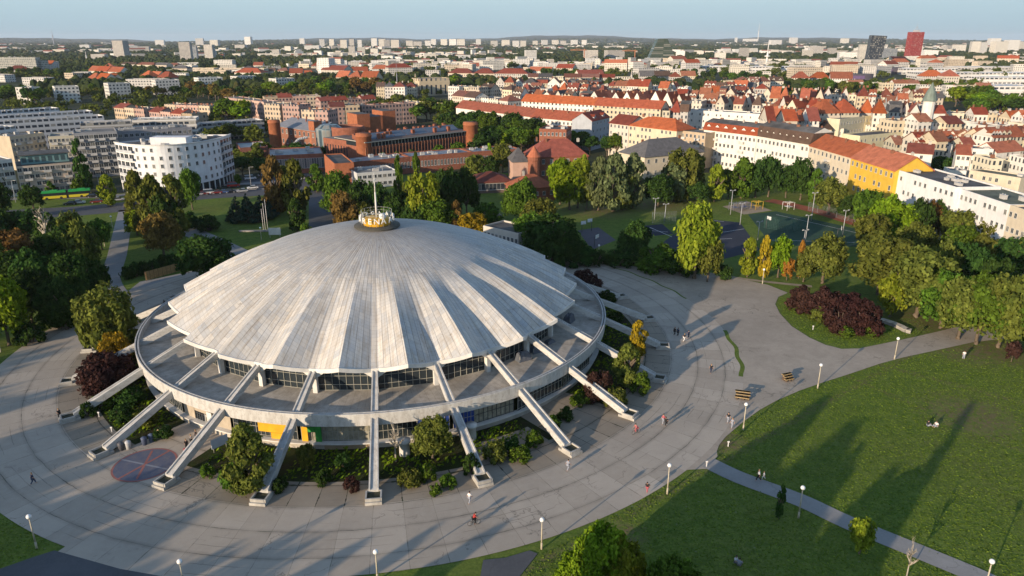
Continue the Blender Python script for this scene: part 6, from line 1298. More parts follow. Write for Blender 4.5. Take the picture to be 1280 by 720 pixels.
def m_wood():
    m, nt = new_mat('far_woods'); h = N(nt); gi = h.n('ShaderNodeNewGeometry').outputs['Random Per Island']; c = h.mix(gi, (.020, .036, .012), (.060, .074, .022)); c = h.mix(h.math('MULTIPLY', h.math('GREATER_THAN', gi, .9), .5), c, (.09, .07, .025)); c = h.mix(h.math('MULTIPLY', h.ramp(h.noise(geoco(h), .5, 3), .4, .65), .5), c, (.014, .022, .008)); h.out(c, .95, spec=.05); return m
mb.build('far_woods', m_wood(), kind='stuff', label='dark woods and tree cover between the far blocks', category='woods')
mb = MB()
for i in range(4200):
    Y = 1500 * (9500 / 1500) ** R.random(); px = R.uniform(-60, 1340); p = at(px, Y)
    if dens(p.x, p.y) > .42: continue
    if px < 330 and R.random() < .45: continue
    s = .8 if Y < 3000 else 1.4; w, d_, hh = R.uniform(12, 46) * s, R.uniform(10, 18) * s, R.choice((6, 8, 10, 12, 14, 18)) * R.uniform(.8, 1.1)
    rz = R.choice((.2, -.35, .6)) + R.uniform(-.1, .1); ca, sa = cos(rz), sin(rz); P = [(p.x + x * ca - y * sa, p.y + x * sa + y * ca) for x, y in ((-w / 2, -d_ / 2), (w / 2, -d_ / 2), (w / 2, d_ / 2), (-w / 2, d_ / 2))]
    z0 = hillz(p.x, p.y); k = len(mb.v); red = R.random() < .10
    for z in (z0 - 1, z0 + hh):
        for q in P: mb.v.append((q[0], q[1], z))
    U = [(0, 0), (w, 0), (w, hh), (0, hh)]
    for a in range(4): b = (a + 1) % 4; mb.f.append((k + a, k + b, k + 4 + b, k + 4 + a)); mb.m.append(0); mb.uv.append(U); mb.sm.append(False)
    if red:
        m1 = ((P[0][0] + P[3][0]) / 2, (P[0][1] + P[3][1]) / 2, z0 + hh + 4 * s); m2 = ((P[1][0] + P[2][0]) / 2, (P[1][1] + P[2][1]) / 2, z0 + hh + 4 * s); mb.v += [m1, m2]
        for fc in ((k + 4, k + 5, k + 9, k + 8), (k + 6, k + 7, k + 8, k + 9), (k + 7, k + 4, k + 8), (k + 5, k + 6, k + 9)): mb.f.append(fc); mb.m.append(2); mb.uv.append([(0, 0)] * len(fc)); mb.sm.append(False)
    else: mb.f.append((k + 4, k + 5, k + 6, k + 7)); mb.m.append(1); mb.uv.append(U); mb.sm.append(False)
def m_farwall():
    m, nt = new_mat('far_walls'); h = N(nt); gi = h.n('ShaderNodeNewGeometry').outputs['Random Per Island']; w = h.white(h.comb(gi, 1.0, 2.0)).outputs[0]
    c = h.mix(gi, (.66, .63, .57), (.46, .42, .36)); c = h.mix(h.math('MULTIPLY', h.math('GREATER_THAN', w, .6), .8), c, (.70, .69, .67))
    s = h.sep(h.n('ShaderNodeTexCoord').outputs['UV']); iu = h.math('COMPARE', h.math('FRACT', h.math('DIVIDE', s[0], 3.5)), .5, .25); iv = h.math('COMPARE', h.math('FRACT', h.math('DIVIDE', s[1], 3.2)), .5, .24); c = h.mix(h.math('MULTIPLY', h.math('MULTIPLY', iu, iv), .8), c, (.06, .065, .07)); h.out(c, .85); return m
mb.build('far_city', [m_farwall(), feltroof((.26, .25, .24)), rooftile((.32, .10, .06))], kind='stuff', label='countless pale blocks and red roofs of the city toward the horizon', category='city')
# wooded hills at the rim
mb = MB(); nx = 160
for i in range(nx):
    x0, x1 = -15000 + 30000 * i / nx, -15000 + 30000 * (i + 1) / nx
    for j in range(6):
        def hp(x, j):
            a = x / 15000 * .72; r = 8200 + 1400 * j; X, Y = r * sin(a), r * cos(a); return (X, Y, max(-.1, hillz(X, Y) + (7 * sin(X * .004) + 5 * sin(X * .011 + 2) if j > 0 else -1)))
        mb.face([hp(x0, j), hp(x1, j), hp(x1, j + 1), hp(x0, j + 1)])
mb.build('hills', plain('hill_woods', (.030, .045, .022), .95, .5, .002, world=True), kind='structure')
# ---------------------------------------------------------------- small things
def prim(name, mats, parent, fn, **t):
    mb = MB(); fn(mb); return mb.build(name, mats, parent, **t)
MPOLE = plain('lamp_pole_concrete', (.46, .41, .31), .8, .15, 2); MGLOBE = flat('opal_globe', (.78, .78, .76), .25, spec=.5)
def globe_lamp(x, ybase, ytop, label):
    b = G(x, ybase); h = min(6.0, max(4.0, zat(b.y, ytop))); t = thing('globe_lamp', b, 0, label, 'lamp post', 'globe lamps of the park')
    prim('pole', MPOLE, t, lambda m: (m.tube((0, 0, -.05), (0, 0, .9), .13, .12, 10), m.tube((0, 0, .9), (0, 0, h - .45), .10, .065, 10)))
    def gl(m): m.lathe([(.01, -.30)] + [(.30 * sin(pi * k / 8), -.30 * cos(pi * k / 8)) for k in range(1, 8)] + [(.01, .30)], 16, (0, 0, h - .2))
    g = prim('globe', MGLOBE, t, gl); prim('cap', MDARKM, g, lambda m: m.lathe([(.10, 0), (.12, .1), (.02, .14)], 10, (0, 0, h - .55))); return t
for (x, yb_, yt, lb) in ((834, 617, 580, 'globe lamp at the edge of the slabs above the lower lawn, beside the footpath mouth'), (929, 537, 504, 'globe lamp just below the timber seat on the edge of the upper lawn'), (1022, 485, 455, 'globe lamp at the lawn edge right of both timber seats'), (1118, 449, 422, 'globe lamp nearest the right grove at the lawn edge'), (998, 647, 608, 'globe lamp beside the lower right footpath near the thin sapling'), (1230, 740, 700, 'globe lamp at the bottom right corner on the footpath'),
    (677, 686, 648, 'globe lamp at the tip of the bottom lawn beside the dark drive'), (472, 725, 688, 'globe lamp at the bottom centre below the front buttress'), (231, 738, 700, 'globe lamp at the bottom edge left of centre'), (46, 685, 644, 'globe lamp on the grass in the lower left corner'), (114, 358, 340, 'globe lamp before the dark trees on the left'), (120, 337, 318, 'globe lamp beside the left path under dark trees'), (141, 285, 272, 'globe lamp on the grass left of the straight path'), (131, 308, 294, 'globe lamp halfway along the straight path'), (63, 405, 384, 'globe lamp over the low shrubs on the left road edge'),
    (842, 339, 318, 'globe lamp before the hedge behind the right paving'), (748, 327, 306, 'globe lamp at the rear of the paving by the hedge'), (953, 355, 336, 'globe lamp on the narrow sand path beside the yellow trees'), (1, 440, 420, 'globe lamp at the far left edge beside the grass'), (327, 300, 290, 'globe lamp in front of the info board')):
    globe_lamp(x, yb_, yt, lb)
MSTEEL = plain('galvanised', (.36, .37, .38), .5)
def flood(x, ybase, ytop, lb, n=2):
    b = G(x, ybase); h = max(5, zat(b.y, ytop)); t = thing('floodlight_mast', b, .3, lb, 'floodlight', 'floodlights of the sports ground')
    prim('pole', MSTEEL, t, lambda m: m.tube((0, 0, -.05), (0, 0, h), .14, .08, 8)); prim('crossbar', MSTEEL, t, lambda m: m.box((0, 0, h - .1), (2.2, .1, .1)))
    for s in (-1, 1): prim('lamp_head', MSTEEL, t, lambda m: (m.box((s * .85, -.15, h + .1), (.5, .2, .32)), m.box((s * .85, -.27, h + .1), (.4, .03, .24))))
for a in ((947, 300, 277, 'floodlight mast over the dark court behind the yellow trees'), (1006, 306, 269, 'tallest floodlight mast beside the green playing field'), (1053, 294, 263, 'floodlight mast at the right end of the playing field'), (1014, 276, 241, 'floodlight mast beside the red running track'), (925, 281, 254, 'floodlight mast in front of the playground'), (913, 268, 238, 'thin mast left of the playground'), (818, 274, 248, 'floodlight mast left of the bright olive tree'), (831, 276, 255, 'shorter mast beside the ball court fence'), (1004, 308, 295, 'low twin lamp post at the corner of the field')): flood(*a)
def hoop(x, y, rz, lb):
    t = thing('basketball_hoop', G(x, y), rz, lb, 'basketball hoop', 'basketball hoops'); prim('post', MDARKM, t, lambda m: (m.tube((0, .9, 0), (0, .9, 3.0), .09), m.tube((0, .9, 3.0), (0, .1, 3.1), .07)))
    prim('backboard', flat('board_white', (.7, .7, .7), .5), t, lambda m: m.box((0, 0, 3.3), (1.8, .06, 1.1))); prim('rim', plain('rim_orange', (.5, .15, .03), .5), t, lambda m: [m.tube((.23 * cos(i * pi / 6), -.3 + .23 * sin(i * pi / 6), 3.05), (.23 * cos((i + 1) * pi / 6), -.3 + .23 * sin((i + 1) * pi / 6), 3.05), .02, n=5) for i in range(12)])
hoop(729, 291, .4, 'white basketball hoop at the left end of the grey court'); hoop(737, 288, -2.6, 'white basketball hoop at the rear of the grey court'); hoop(746, 309, .9, 'white basketball hoop at the front of the grey court beside the hedge'); hoop(1050, 298, 1.2, 'basketball hoop on the playing field by the right floodlight'); hoop(960, 285, 2, 'basketball hoop before the light green field')
# three white flag masts, board, hoarding, bench wall
for (x, y, yt, lb) in ((329.5, 288, 261, 'shortest white flag mast, the left one of three'), (332, 288, 254, 'middle white flag mast of the three behind the dome'), (335, 288, 249, 'tallest white flag mast, the right one of three')):
    b = G(x, y); h = zat(b.y, yt); t = thing('flag_mast', b, 0, lb, 'flag mast', 'flag masts'); prim('pole', MPALE, t, lambda m: m.tube((0, 0, 0), (0, 0, h), .10, .05, 8)); prim('base', MCONC, t, lambda m: m.box((0, 0, .12), (.7, .7, .24)))
t = thing('low_wall', G(325, 289.5), .05, 'low pale stone wall at the foot of the flag masts', 'wall'); prim('wall', MCONC, t, lambda m: (m.box((0, 0, .2), (13, .7, .4)), m.box((0, 0, .43), (13.2, .9, .07))))
t = thing('info_board', G(344, 297), .1, 'pale information board on legs right of the flag masts', 'notice board'); prim('panel', MWHITE, t, lambda m: (m.box((0, 0, 2.0), (3.6, .12, 2.2)), m.box((0, -.08, 2.0), (3.3, .03, 1.9))));
for s in (-1, 1): prim('leg', MMULL, t, lambda m: m.tube((s * 1.5, 0, 0), (s * 1.5, 0, 1.0), .07))
A_, B_ = G(183, 351), G(229, 338); d = B_ - A_; t = thing('hoarding', (A_ + B_) / 2, atan2(d.y, d.x), 'ochre timber hoarding standing on the left forecourt', 'hoarding')
n = 9
for i in range(n):
    w_ = d.length / n; prim('board_panel', plain('ochre_board', (.42, .27, .11), .8, .25, 2), t, lambda m: (m.box((-d.length / 2 + w_ * (i + .5), 0, 1.25), (w_ - .12, .08, 2.2)), [m.box((-d.length / 2 + w_ * (i + .5) + k * w_ * .25, -.06, 1.25), (.06, .05, 2.2)) for k in (-1, 0, 1)]))
for i in range(n + 1): prim('post', plain('dark_timber', (.10, .07, .05), .8), t, lambda m: m.box((-d.length / 2 + d.length / n * i, .1, 1.2), (.12, .14, 2.4)))
t = thing('bench_wall', G(1118, 409), 0, 'curved pale concrete bench wall on the island behind the purple shrubs', 'bench'); pts = [G(x, y) - t.location for x, y in ((1101, 402), (1108, 404), (1117, 407), (1126, 411), (1133, 415), (1138, 416))]
def bw(m):
    for i in range(len(pts) - 1):
        a, b = pts[i], pts[i + 1]; mid = (a + b) / 2; L = (b - a).length; an = atan2(b.y - a.y, b.x - a.x); m.box((mid.x, mid.y, .3), (L + .1, 1.3, .6), an)
def bt(m):
    for i in range(len(pts) - 1):
        a, b = pts[i], pts[i + 1]; mid = (a + b) / 2; L = (b - a).length; an = atan2(b.y - a.y, b.x - a.x); m.box((mid.x, mid.y, .64), (L + .15, 1.5, .07), an)
prim('base', MCONC, t, bw); prim('seat', plain('pale_bench_top', (.52, .46, .37), .8), t, bt)
def zigzag(x, y, rz, lb, sz=1.0):
    t = thing('timber_seat', G(x, y), rz, lb, 'timber seat', 'timber seats on the asphalt'); w_ = plain('pine_timber', (.32, .23, .11), .7, .25, 2); dk = plain('dark_timber', (.10, .07, .05), .8)
    def beam(m, p, q, h=.3): a, b = Vector(p), Vector(q); mid = (a + b) / 2; m.box((mid.x, mid.y, mid.z), ((b - a).length, .42, h), atan2(b.y - a.y, b.x - a.x))
    for p, q in (((-2.4, -.6, .45), (1.6, -1.0, .45)), ((-2.2, .1, .8), (1.9, -.1, .8)), ((-2.4, .9, 1.1), (1.9, .7, 1.1))): prim('bench_slab', w_, t, lambda m: [beam(m, (p[0] * sz, (p[1] + k * .22) * sz, p[2]), (q[0] * sz, (q[1] + k * .22) * sz, q[2]), .14) for k in (-1, 0, 1)])
    for x_ in (-1.8, 0, 1.4):
        prim('support', dk, t, lambda m: (m.box((x_ * sz, -.8 * sz, .19), (.2, .5, .38)), m.box((x_ * sz, 0, .36), (.2, .4, .72)), m.box((x_ * sz, .8 * sz, .51), (.2, .4, 1.02))))
zigzag(929, 498, -.25, 'stepped yellow timber seat right behind a globe lamp at the lawn corner', .58); zigzag(985, 475, .45, 'low yellow timber seat lying alone on the asphalt square', .45)
def small_post(x, y, lb, hh=1.0, c=MPALE, nm='marker_post'):
    t = thing(nm, G(x, y), 0, lb, 'post', 'small posts on the grass'); prim('post', c, t, lambda m: (m.box((0, 0, hh * .35), (.12, .12, hh * .7)), m.box((0, 0, hh * .7 + .1), (.32, .1, .2))))
for i, (x, y, lb) in enumerate(((1016, 412, 'small white post on the island grass below the purple shrubs'), (910, 558, 'pale short post on the corner of the upper lawn'), (124, 521, 'white lamp post stub in the garden left of the painted court'), (140, 540, 'white marker in the garden nearer the painted court'), (261, 587, 'white marker in the garden right of the painted court'), (883, 583, 'short post at the mouth of the lower footpath'))): small_post(x, y, lb)
t = thing('garden_sign', G(276, 563), .9, 'pale blue slanted panel on legs in the garden near the entrance', 'sign'); prim('panel', plain('pale_blue_panel', (.42, .48, .55), .5), t, lambda m: m.box((0, 0, 1.5), (2.6, .12, 1.5)));
for s in (-1, 1): prim('leg', MMULL, t, lambda m: m.tube((s, .1, 0), (s, .1, .9), .05))
t = thing('white_planter', G(506, 568), 0, 'white round vent stack standing in the garden right of the leafless tree', 'vent stack'); prim('stack', MWHITE, t, lambda m: (m.lathe([(.8, 0), (.75, 2.0), (.95, 2.1), (.95, 2.5), (.01, 2.6)], 18)))
t = thing('white_planter', G(589, 548), 0, 'white round vent stack half hidden by the second buttress right of centre', 'vent stack'); prim('stack', MWHITE, t, lambda m: (m.lathe([(.8, 0), (.75, 2.0), (.95, 2.1), (.95, 2.5), (.01, 2.6)], 18)))
# bins at the entrance
for (x, y, c, lb) in ((152, 563, (.10, .10, .11), 'dark litter bin nearest the buttress foot'), (161, 561, (.5, .5, .5), 'white topped bin second in the row at the entrance'), (181, 556, (.08, .10, .16), 'dark blue bin in the middle of the entrance row'), (190, 552, (.10, .13, .20), 'blue-grey bin right of the dark blue one'), (201, 546, (.45, .36, .18), 'yellowish bin near the inner end of the row'), (210, 541, (.07, .09, .14), 'navy bin at the inner end of the entrance row')):
    t = thing('litter_bin', G(x, y), 0, lb, 'bin', 'bins beside the entrance'); m_ = plain('bin_%d' % int(c[0] * 100 + c[2] * 1000), c, .5); prim('body', m_, t, lambda m: m.lathe([(.01, 0), (.34, 0), (.42, 1.05), (.42, 1.1), (.30, 1.1)], 14)); prim('lid', m_, t, lambda m: m.lathe([(.44, 1.1), (.44, 1.2), (.2, 1.38), (.01, 1.4)], 14))
# ---------------------------------------------------------------- people
SKIN = plain('skin', (.45, .27, .19), .6, .05); HAIRC = [plain('hair_dark', (.03, .02, .015), .7), plain('hair_fair', (.26, .17, .08), .7)]
def skinned(pts, edges, rad, sub=1):
    me = bpy.data.meshes.new('tmp'); me.from_pydata(pts, edges, []); o = bpy.data.objects.new('tmp', me); COL.objects.link(o)
    o.modifiers.new('s', 'SKIN')
    if not me.skin_vertices: return None
    for i, r in enumerate(rad): me.skin_vertices[0].data[i].radius = (r, r)
    me.skin_vertices[0].data[0].use_root = True
    if sub: m = o.modifiers.new('u', 'SUBSURF'); m.levels = sub; m.render_levels = sub
    dg = bpy.context.evaluated_depsgraph_get(); r = bpy.data.meshes.new_from_object(o.evaluated_get(dg)); bpy.data.objects.remove(o)
    for p in r.polygons: p.use_smooth = True
    return r
POSES = {
 'walk': dict(hipL=(.09, 0, .92), hipR=(-.09, 0, .92), kneeL=(.10, -.22, .52), footL=(.10, -.30, .07), kneeR=(-.10, .04, .50), footR=(-.10, .36, .12), elbL=(.27, .16, 1.14), hanL=(.27, .10, .90), elbR=(-.27, -.10, 1.14), hanR=(-.26, -.28, .95), pel=(0, 0, .95), che=(0, -.03, 1.32), nec=(0, -.03, 1.50), hea=(0, -.05, 1.66)),
 'stand': dict(hipL=(.09, 0, .92), hipR=(-.09, 0, .92), kneeL=(.11, -.02, .5), footL=(.12, 0, .07), kneeR=(-.11, -.01, .5), footR=(-.12, .03, .07), elbL=(.27, .03, 1.14), hanL=(.26, -.06, .88), elbR=(-.27, .03, 1.14), hanR=(-.22, -.18, 1.05), pel=(0, 0, .95), che=(0, 0, 1.32), nec=(0, 0, 1.50), hea=(0, -.02, 1.66)),
 'run': dict(hipL=(.09, 0, .90), hipR=(-.09, 0, .90), kneeL=(.10, -.34, .66), footL=(.10, -.28, .24), kneeR=(-.10, .12, .50), footR=(-.10, .48, .34), elbL=(.28, .22, 1.20), hanL=(.24, .02, 1.12), elbR=(-.28, -.10, 1.16), hanR=(-.2, -.32, 1.28), pel=(0, 0, .93), che=(0, -.10, 1.28), nec=(0, -.14, 1.46), hea=(0, -.18, 1.61)),
 'ride': dict(hipL=(.09, .12, 1.0), hipR=(-.09, .12, 1.0), kneeL=(.12, -.28, .86), footL=(.12, -.10, .42), kneeR=(-.12, -.14, .62), footR=(-.12, .02, .20), elbL=(.25, -.26, 1.22), hanL=(.25, -.50, 1.06), elbR=(-.25, -.26, 1.22), hanR=(-.25, -.50, 1.06), pel=(0, .12, 1.02), che=(0, -.08, 1.36), nec=(0, -.16, 1.52), hea=(0, -.20, 1.68)),
 'sit': dict(hipL=(.10, 0, .14), hipR=(-.10, 0, .14), kneeL=(.18, -.34, .42), footL=(.14, -.52, .07), kneeR=(-.22, -.34, .36), footR=(-.10, -.56, .07), elbL=(.30, .12, .42), hanL=(.30, -.10, .30), elbR=(-.28, -.12, .44), hanR=(-.16, -.34, .46), pel=(0, .03, .16), che=(0, .06, .55), nec=(0, .03, .73), hea=(0, 0, .89))}
def lerp(a, b, t): return tuple(a[i] + (b[i] - a[i]) * t for i in range(3))
PM = {}
def person_meshes(pose):
    if pose in PM: return PM[pose]
    P = POSES[pose]; V = []; E_ = []; Rr = []
    def add(p, r, par=None): V.append(p); Rr.append(r); (E_.append((par, len(V) - 1)) if par is not None else None); return len(V) - 1
    pel = add(P['pel'], .135); ab = add(lerp(P['pel'], P['che'], .5), .125, pel); ch = add(P['che'], .15, ab); nk = add(P['nec'], .06, ch); hd = add(lerp(P['nec'], P['hea'], .75), .085, nk); he = add((P['hea'][0], P['hea'][1], P['hea'][2] + .05), .088, hd); add((P['hea'][0], P['hea'][1] - .085, P['hea'][2] + .005), .022, hd)
    for s in 'LR':
        sx = 1 if s == 'L' else -1
        h = add(P['hip' + s], .10, pel); k = add(P['knee' + s], .062, h); c = add(lerp(P['knee' + s], P['foot' + s], .35), .06, k); f = add(P['foot' + s], .042, c); add((P['foot' + s][0], P['foot' + s][1] - .17, P['foot' + s][2] - .025), .038, f)
        sh = add((P['che'][0] + sx * .17, P['che'][1], P['che'][2] + .10), .07, ch); e = add(P['elb' + s], .045, sh); w = add(P['han' + s], .032, e)
        d = (Vector(P['han' + s]) - Vector(P['elb' + s])).normalized(); pm = Vector(P['han' + s]) + d * .06; pl = add(tuple(pm), .036, w)
    body = skinned(V, E_, Rr)
    # fingers and thumb of each hand, ears
    mb = MB()
    for s in 'LR':
        sx = 1 if s == 'L' else -1; d = (Vector(P['han' + s]) - Vector(P['elb' + s])).normalized(); o_ = Vector(P['han' + s]) + d * .08; side = Vector((0, 1, 0)) if abs(d.y) < .8 else Vector((1, 0, 0)); side = (side - d * side.dot(d)).normalized(); inn = d.cross(side) * sx
        for i, L in enumerate((.060, .075, .080, .070)):
            a = o_ + side * (.027 - .018 * i); b = a + d * L * .6 + inn * .006; c = b + d * L * .4 + inn * .02; mb.tube(a, b, .0095, .009, 6); mb.tube(b, c, .009, .007, 6)
        a = o_ - d * .04 + side * .03; b = a + side * .03 + d * .03; mb.tube(a, b, .011, .010, 6); mb.tube(b, b + d * .03, .010, .008, 6)
    hx, hy, hz = P['hea']
    for sx in (-1, 1): mb.lathe([(.01, -.03), (.022, 0), (.01, .03)], 6, (hx + sx * .092, hy, hz + .01))
    import bmesh
    b = bmesh.new(); b.from_mesh(body); me2 = mb.mesh('x', []); b.from_mesh(me2); b.to_mesh(body); b.free(); body.materials.clear(); body.materials.append(SKIN)
    # eyes are small dark dots on the face
    mb = MB()
    for sx in (-1, 1): mb.lathe([(.001, -.012), (.013, 0), (.001, .012)], 6, (hx + sx * .032, hy - .088, hz + .045))
    eyes = mb.mesh('eyes', [flat('eye_dark', (.02, .02, .02), .3)])
    # shirt: torso and sleeves
    V, E_, Rr = [], [], []
    a0 = add(lerp(P['pel'], P['che'], .12), .185); a1 = add(lerp(P['pel'], P['che'], .55), .180, a0); a2 = add(P['che'], .205, a1); a3 = add(lerp(P['che'], P['nec'], .62), .10, a2)
    for s in 'LR':
        sx = 1 if s == 'L' else -1; sh = add((P['che'][0] + sx * .175, P['che'][1], P['che'][2] + .10), .11, a2); add(lerp((P['che'][0] + sx * .175, P['che'][1], P['che'][2] + .10), P['elb' + s], .8), .085, sh)
    shirt = skinned(V, E_, Rr)
    V, E_, Rr = [], [], []
    a0 = add(P['pel'], .19)
    for s in 'LR':
        h = add(P['hip' + s], .145, a0); k = add(P['knee' + s], .105, h); add(lerp(P['knee' + s], P['foot' + s], .9), .085, k)
    trs = skinned(V, E_, Rr)
    mb = MB(); mb.lathe([(.03, -.10), (.092, -.06), (.108, .02), (.098, .08), (.06, .115), (.005, .128)], 12, (hx, hy + .022, hz + .06)); hair = mb.mesh('hair', [])
    PM[pose] = (body, shirt, trs, hair, eyes); return PM[pose]
CLO = {}
def cloth(c): return plain('cloth_%02d_%02d_%02d' % tuple(int(x * 99) for x in c), c, .85, .08)
def person(p, pose, rz, top, bot, label, group=None, hair=0, sc=1.0):
    t = thing('person', p, rz, label, 'person', group); b, s, tr, h, ey = person_meshes(pose)
    t.scale = (sc,) * 3
    link('body', b, t)
    for nm, me, m in (('shirt', s, cloth(top)), ('trousers', tr, cloth(bot)), ('hair', h, HAIRC[hair])):
        o = link(nm, me, t)
        if not me.materials: me.materials.append(m)
        o.material_slots[0].link = 'OBJECT'; o.material_slots[0].material = m
    link('eyes', ey, t); return t
BLK, WHT, RD, NVY, PNK, GRY, BEI, JEA = (.02, .02, .022), (.65, .64, .62), (.36, .04, .035), (.025, .035, .07), (.40, .10, .12), (.16, .16, .17), (.27, .29, .34), (.06, .08, .13)
def bicycle(p, rz, col, label):
    t = thing('bicycle', p, rz, label, 'bicycle', 'bicycles on the slabs'); m_ = plain('bike_%d' % int(col[0] * 900), col, .4); tyre = flat('tyre_rubber', (.02, .02, .02), .8)
    prim('frame', m_, t, lambda m: [m.tube(a, b, .022, n=6) for a, b in (((0, .30, .55 - .2), (0, .16, .86)), ((0, .30, .35), (0, -.36, .80)), ((0, .16, .82), (0, -.34, .88)), ((0, .30, .35), (0, .55, .34)), ((0, .55, .34), (0, .18, .78)), ((0, -.38, .95), (0, -.52, .34)))])
    for y in (.55, -.52):
        w_ = prim('wheel', MSTEEL, t, lambda m: ([m.tube((0, y, .34), (0, y + .31 * cos(i * pi / 5), .34 + .31 * sin(i * pi / 5)), .006, n=4) for i in range(10)], m.tube((-.05, y, .34), (.05, y, .34), .03)))
        prim('tyre', tyre, w_, lambda m: [m.tube((0, y + .33 * cos(i * pi / 12), .34 + .33 * sin(i * pi / 12)), (0, y + .33 * cos((i + 1) * pi / 12), .34 + .33 * sin((i + 1) * pi / 12)), .022, n=5) for i in range(24)])
    prim('handlebar', MDARKM, t, lambda m: (m.tube((-.28, -.48, 1.04), (.28, -.48, 1.04), .018), m.tube((0, -.38, .93), (0, -.46, 1.04), .02))); prim('saddle', MDARKM, t, lambda m: (m.box((0, .17, .93), (.14, .26, .06)), m.tube((0, .16, .84), (0, .17, .92), .02))); prim('pedals', MDARKM, t, lambda m: (m.tube((-.14, .28, .42), (.14, .28, .28), .02), m.box((.14, .02, .36), (.09, .1, .03)), m.box((-.14, -.0, .17), (.09, .1, .03))))
def rider(x, y, rz, top, bot, lb, lb2, col):
    p = G(x, y); p.z = .006; bicycle(p, rz, col, lb2); person(p, 'ride', rz, top, bot, lb, 'cyclists on the slabs')
rider(593, 656, 1.9, RD, BLK, 'cyclist in a dark red top crossing the bottom slabs', 'dark bicycle under the cyclist in a dark red top', (.03, .03, .03))
rider(795, 542, -1.0, PNK, PNK, 'cyclist in red clothes near the foot of a right buttress', 'bicycle of the cyclist in red clothes', (.30, .10, .08))
WP = 'people walking on the paving'
for (x, y, pose, rz, top, bot, lb) in ((42, 605, 'walk', 2.2, NVY, JEA, 'person in dark blue walking alone on the lower left slabs'), (75, 523, 'stand', 1.0, BLK, BLK, 'person in black standing at the foot of the left buttress'), (888.6, 466, 'walk', -.8, BLK, NVY, 'person in black walking alone in the sun on the asphalt square'), (809, 616, 'run', -.6, BLK, PNK, 'runner in a black top and red trousers beside the lower lamp'),
    (832.5, 533, 'run', -.9, BLK, BLK, 'runner in black with a long shadow in the middle of the slabs'), (829, 530, 'walk', -.9, PNK, BEI, 'person in a red top just behind the runner in black'), (710, 588, 'walk', 2.4, BEI, BEI, 'person in grey-blue right below a buttress foot in front'), (587, 629, 'walk', 2.6, WHT, BEI, 'person in white below the right front buttress foot'), (910, 528, 'walk', -.9, BLK, BEI, 'person with a dark top left of the lawn corner lamp'), (915, 535, 'walk', -.9, BEI, BEI, 'person in grey-blue right in front of the one by the corner lamp'),
    (843, 419, 'walk', 2.2, BLK, BLK, 'left one of the dark pair in shade on the right slabs'), (847, 420, 'walk', 2.2, NVY, BLK, 'right one of the dark pair in shade on the right slabs'), (855, 427, 'walk', 2.0, BLK, WHT, 'person with white trousers following the dark pair in shade'), (860, 423, 'walk', 2.0, NVY, JEA, 'last of the four walkers in shade on the right slabs'),
    (206, 384, 'walk', 1.0, BLK, BLK, 'person in black at the left rear of the arena'), (237, 368, 'stand', 1, RD, BLK, 'person in a red top under the left roof tips'), (156, 262, 'walk', 0, NVY, BLK, 'person at the junction of the straight path and the street'),
    (948, 601, 'walk', -2.0, WHT, BLK, 'person in a white shirt walking down the lower right footpath'), (1204, 449, 'stand', 2.5, WHT, BEI, 'person in white at the lawn edge before the right grove'), (234, 562, 'stand', .6, BLK, BLK, 'person in black at the entrance beside the red cart'), (240, 556, 'stand', 2.6, GRY, BLK, 'person in grey second in the group at the entrance'), (246, 550, 'stand', -1, BLK, NVY, 'person nearest the wall in the entrance group')):
    q = G(x, y); q.z = .008 if q.z == 0 else q.z
    person(q, pose, rz, top, bot, lb, WP, hair=(int(x) % 3 == 0))
p = G(954.5, 599); person(Vector((p.x, p.y, .012)), 'walk', -2.0, WHT, WHT, 'child in white beside the white shirt walker on the footpath', WP, 1, .68)
for (x, y, z_, top, bot, lb) in ((1170, 533, -1.2, WHT, BEI, 'person in a white top sitting on the sunny lawn'), (1160, 532, 1.4, BLK, BEI, 'person in a black top sitting left of the one in white on the lawn'), (920, 703, .6, WHT, GRY, 'person in white sitting on the shaded bottom lawn'), (924, 706, 2.4, BEI, GRY, 'person in grey-blue sitting beside the one in white on the shaded lawn')):
    q = G(x, y); q.z = -.055; person(q, 'sit', z_, top, bot, lb, 'people sitting on the lawns')
t = thing('hand_cart', G(235, 566), .7, 'small red cart at the entrance group', 'cart'); prim('tray', plain('cart_red', (.45, .05, .06), .5), t, lambda m: (m.box((0, 0, .55), (1.0, .6, .5)), m.box((0, 0, .28), (1.0, .6, .06))))
for sx in (-1, 1):
    for sy in (-1, 1): prim('wheel', flat('tyre_rubber', (.02, .02, .02), .8), t, lambda m: m.tube((sx * .38, sy * .3, .15), (sx * .38, sy * .37, .15), .15, n=12))
prim('handle', MSTEEL, t, lambda m: (m.tube((.5, -.25, .5), (.75, -.25, 1.0), .02), m.tube((.5, .25, .5), (.75, .25, 1.0), .02), m.tube((.75, -.25, 1.0), (.75, .25, 1.0), .02)))
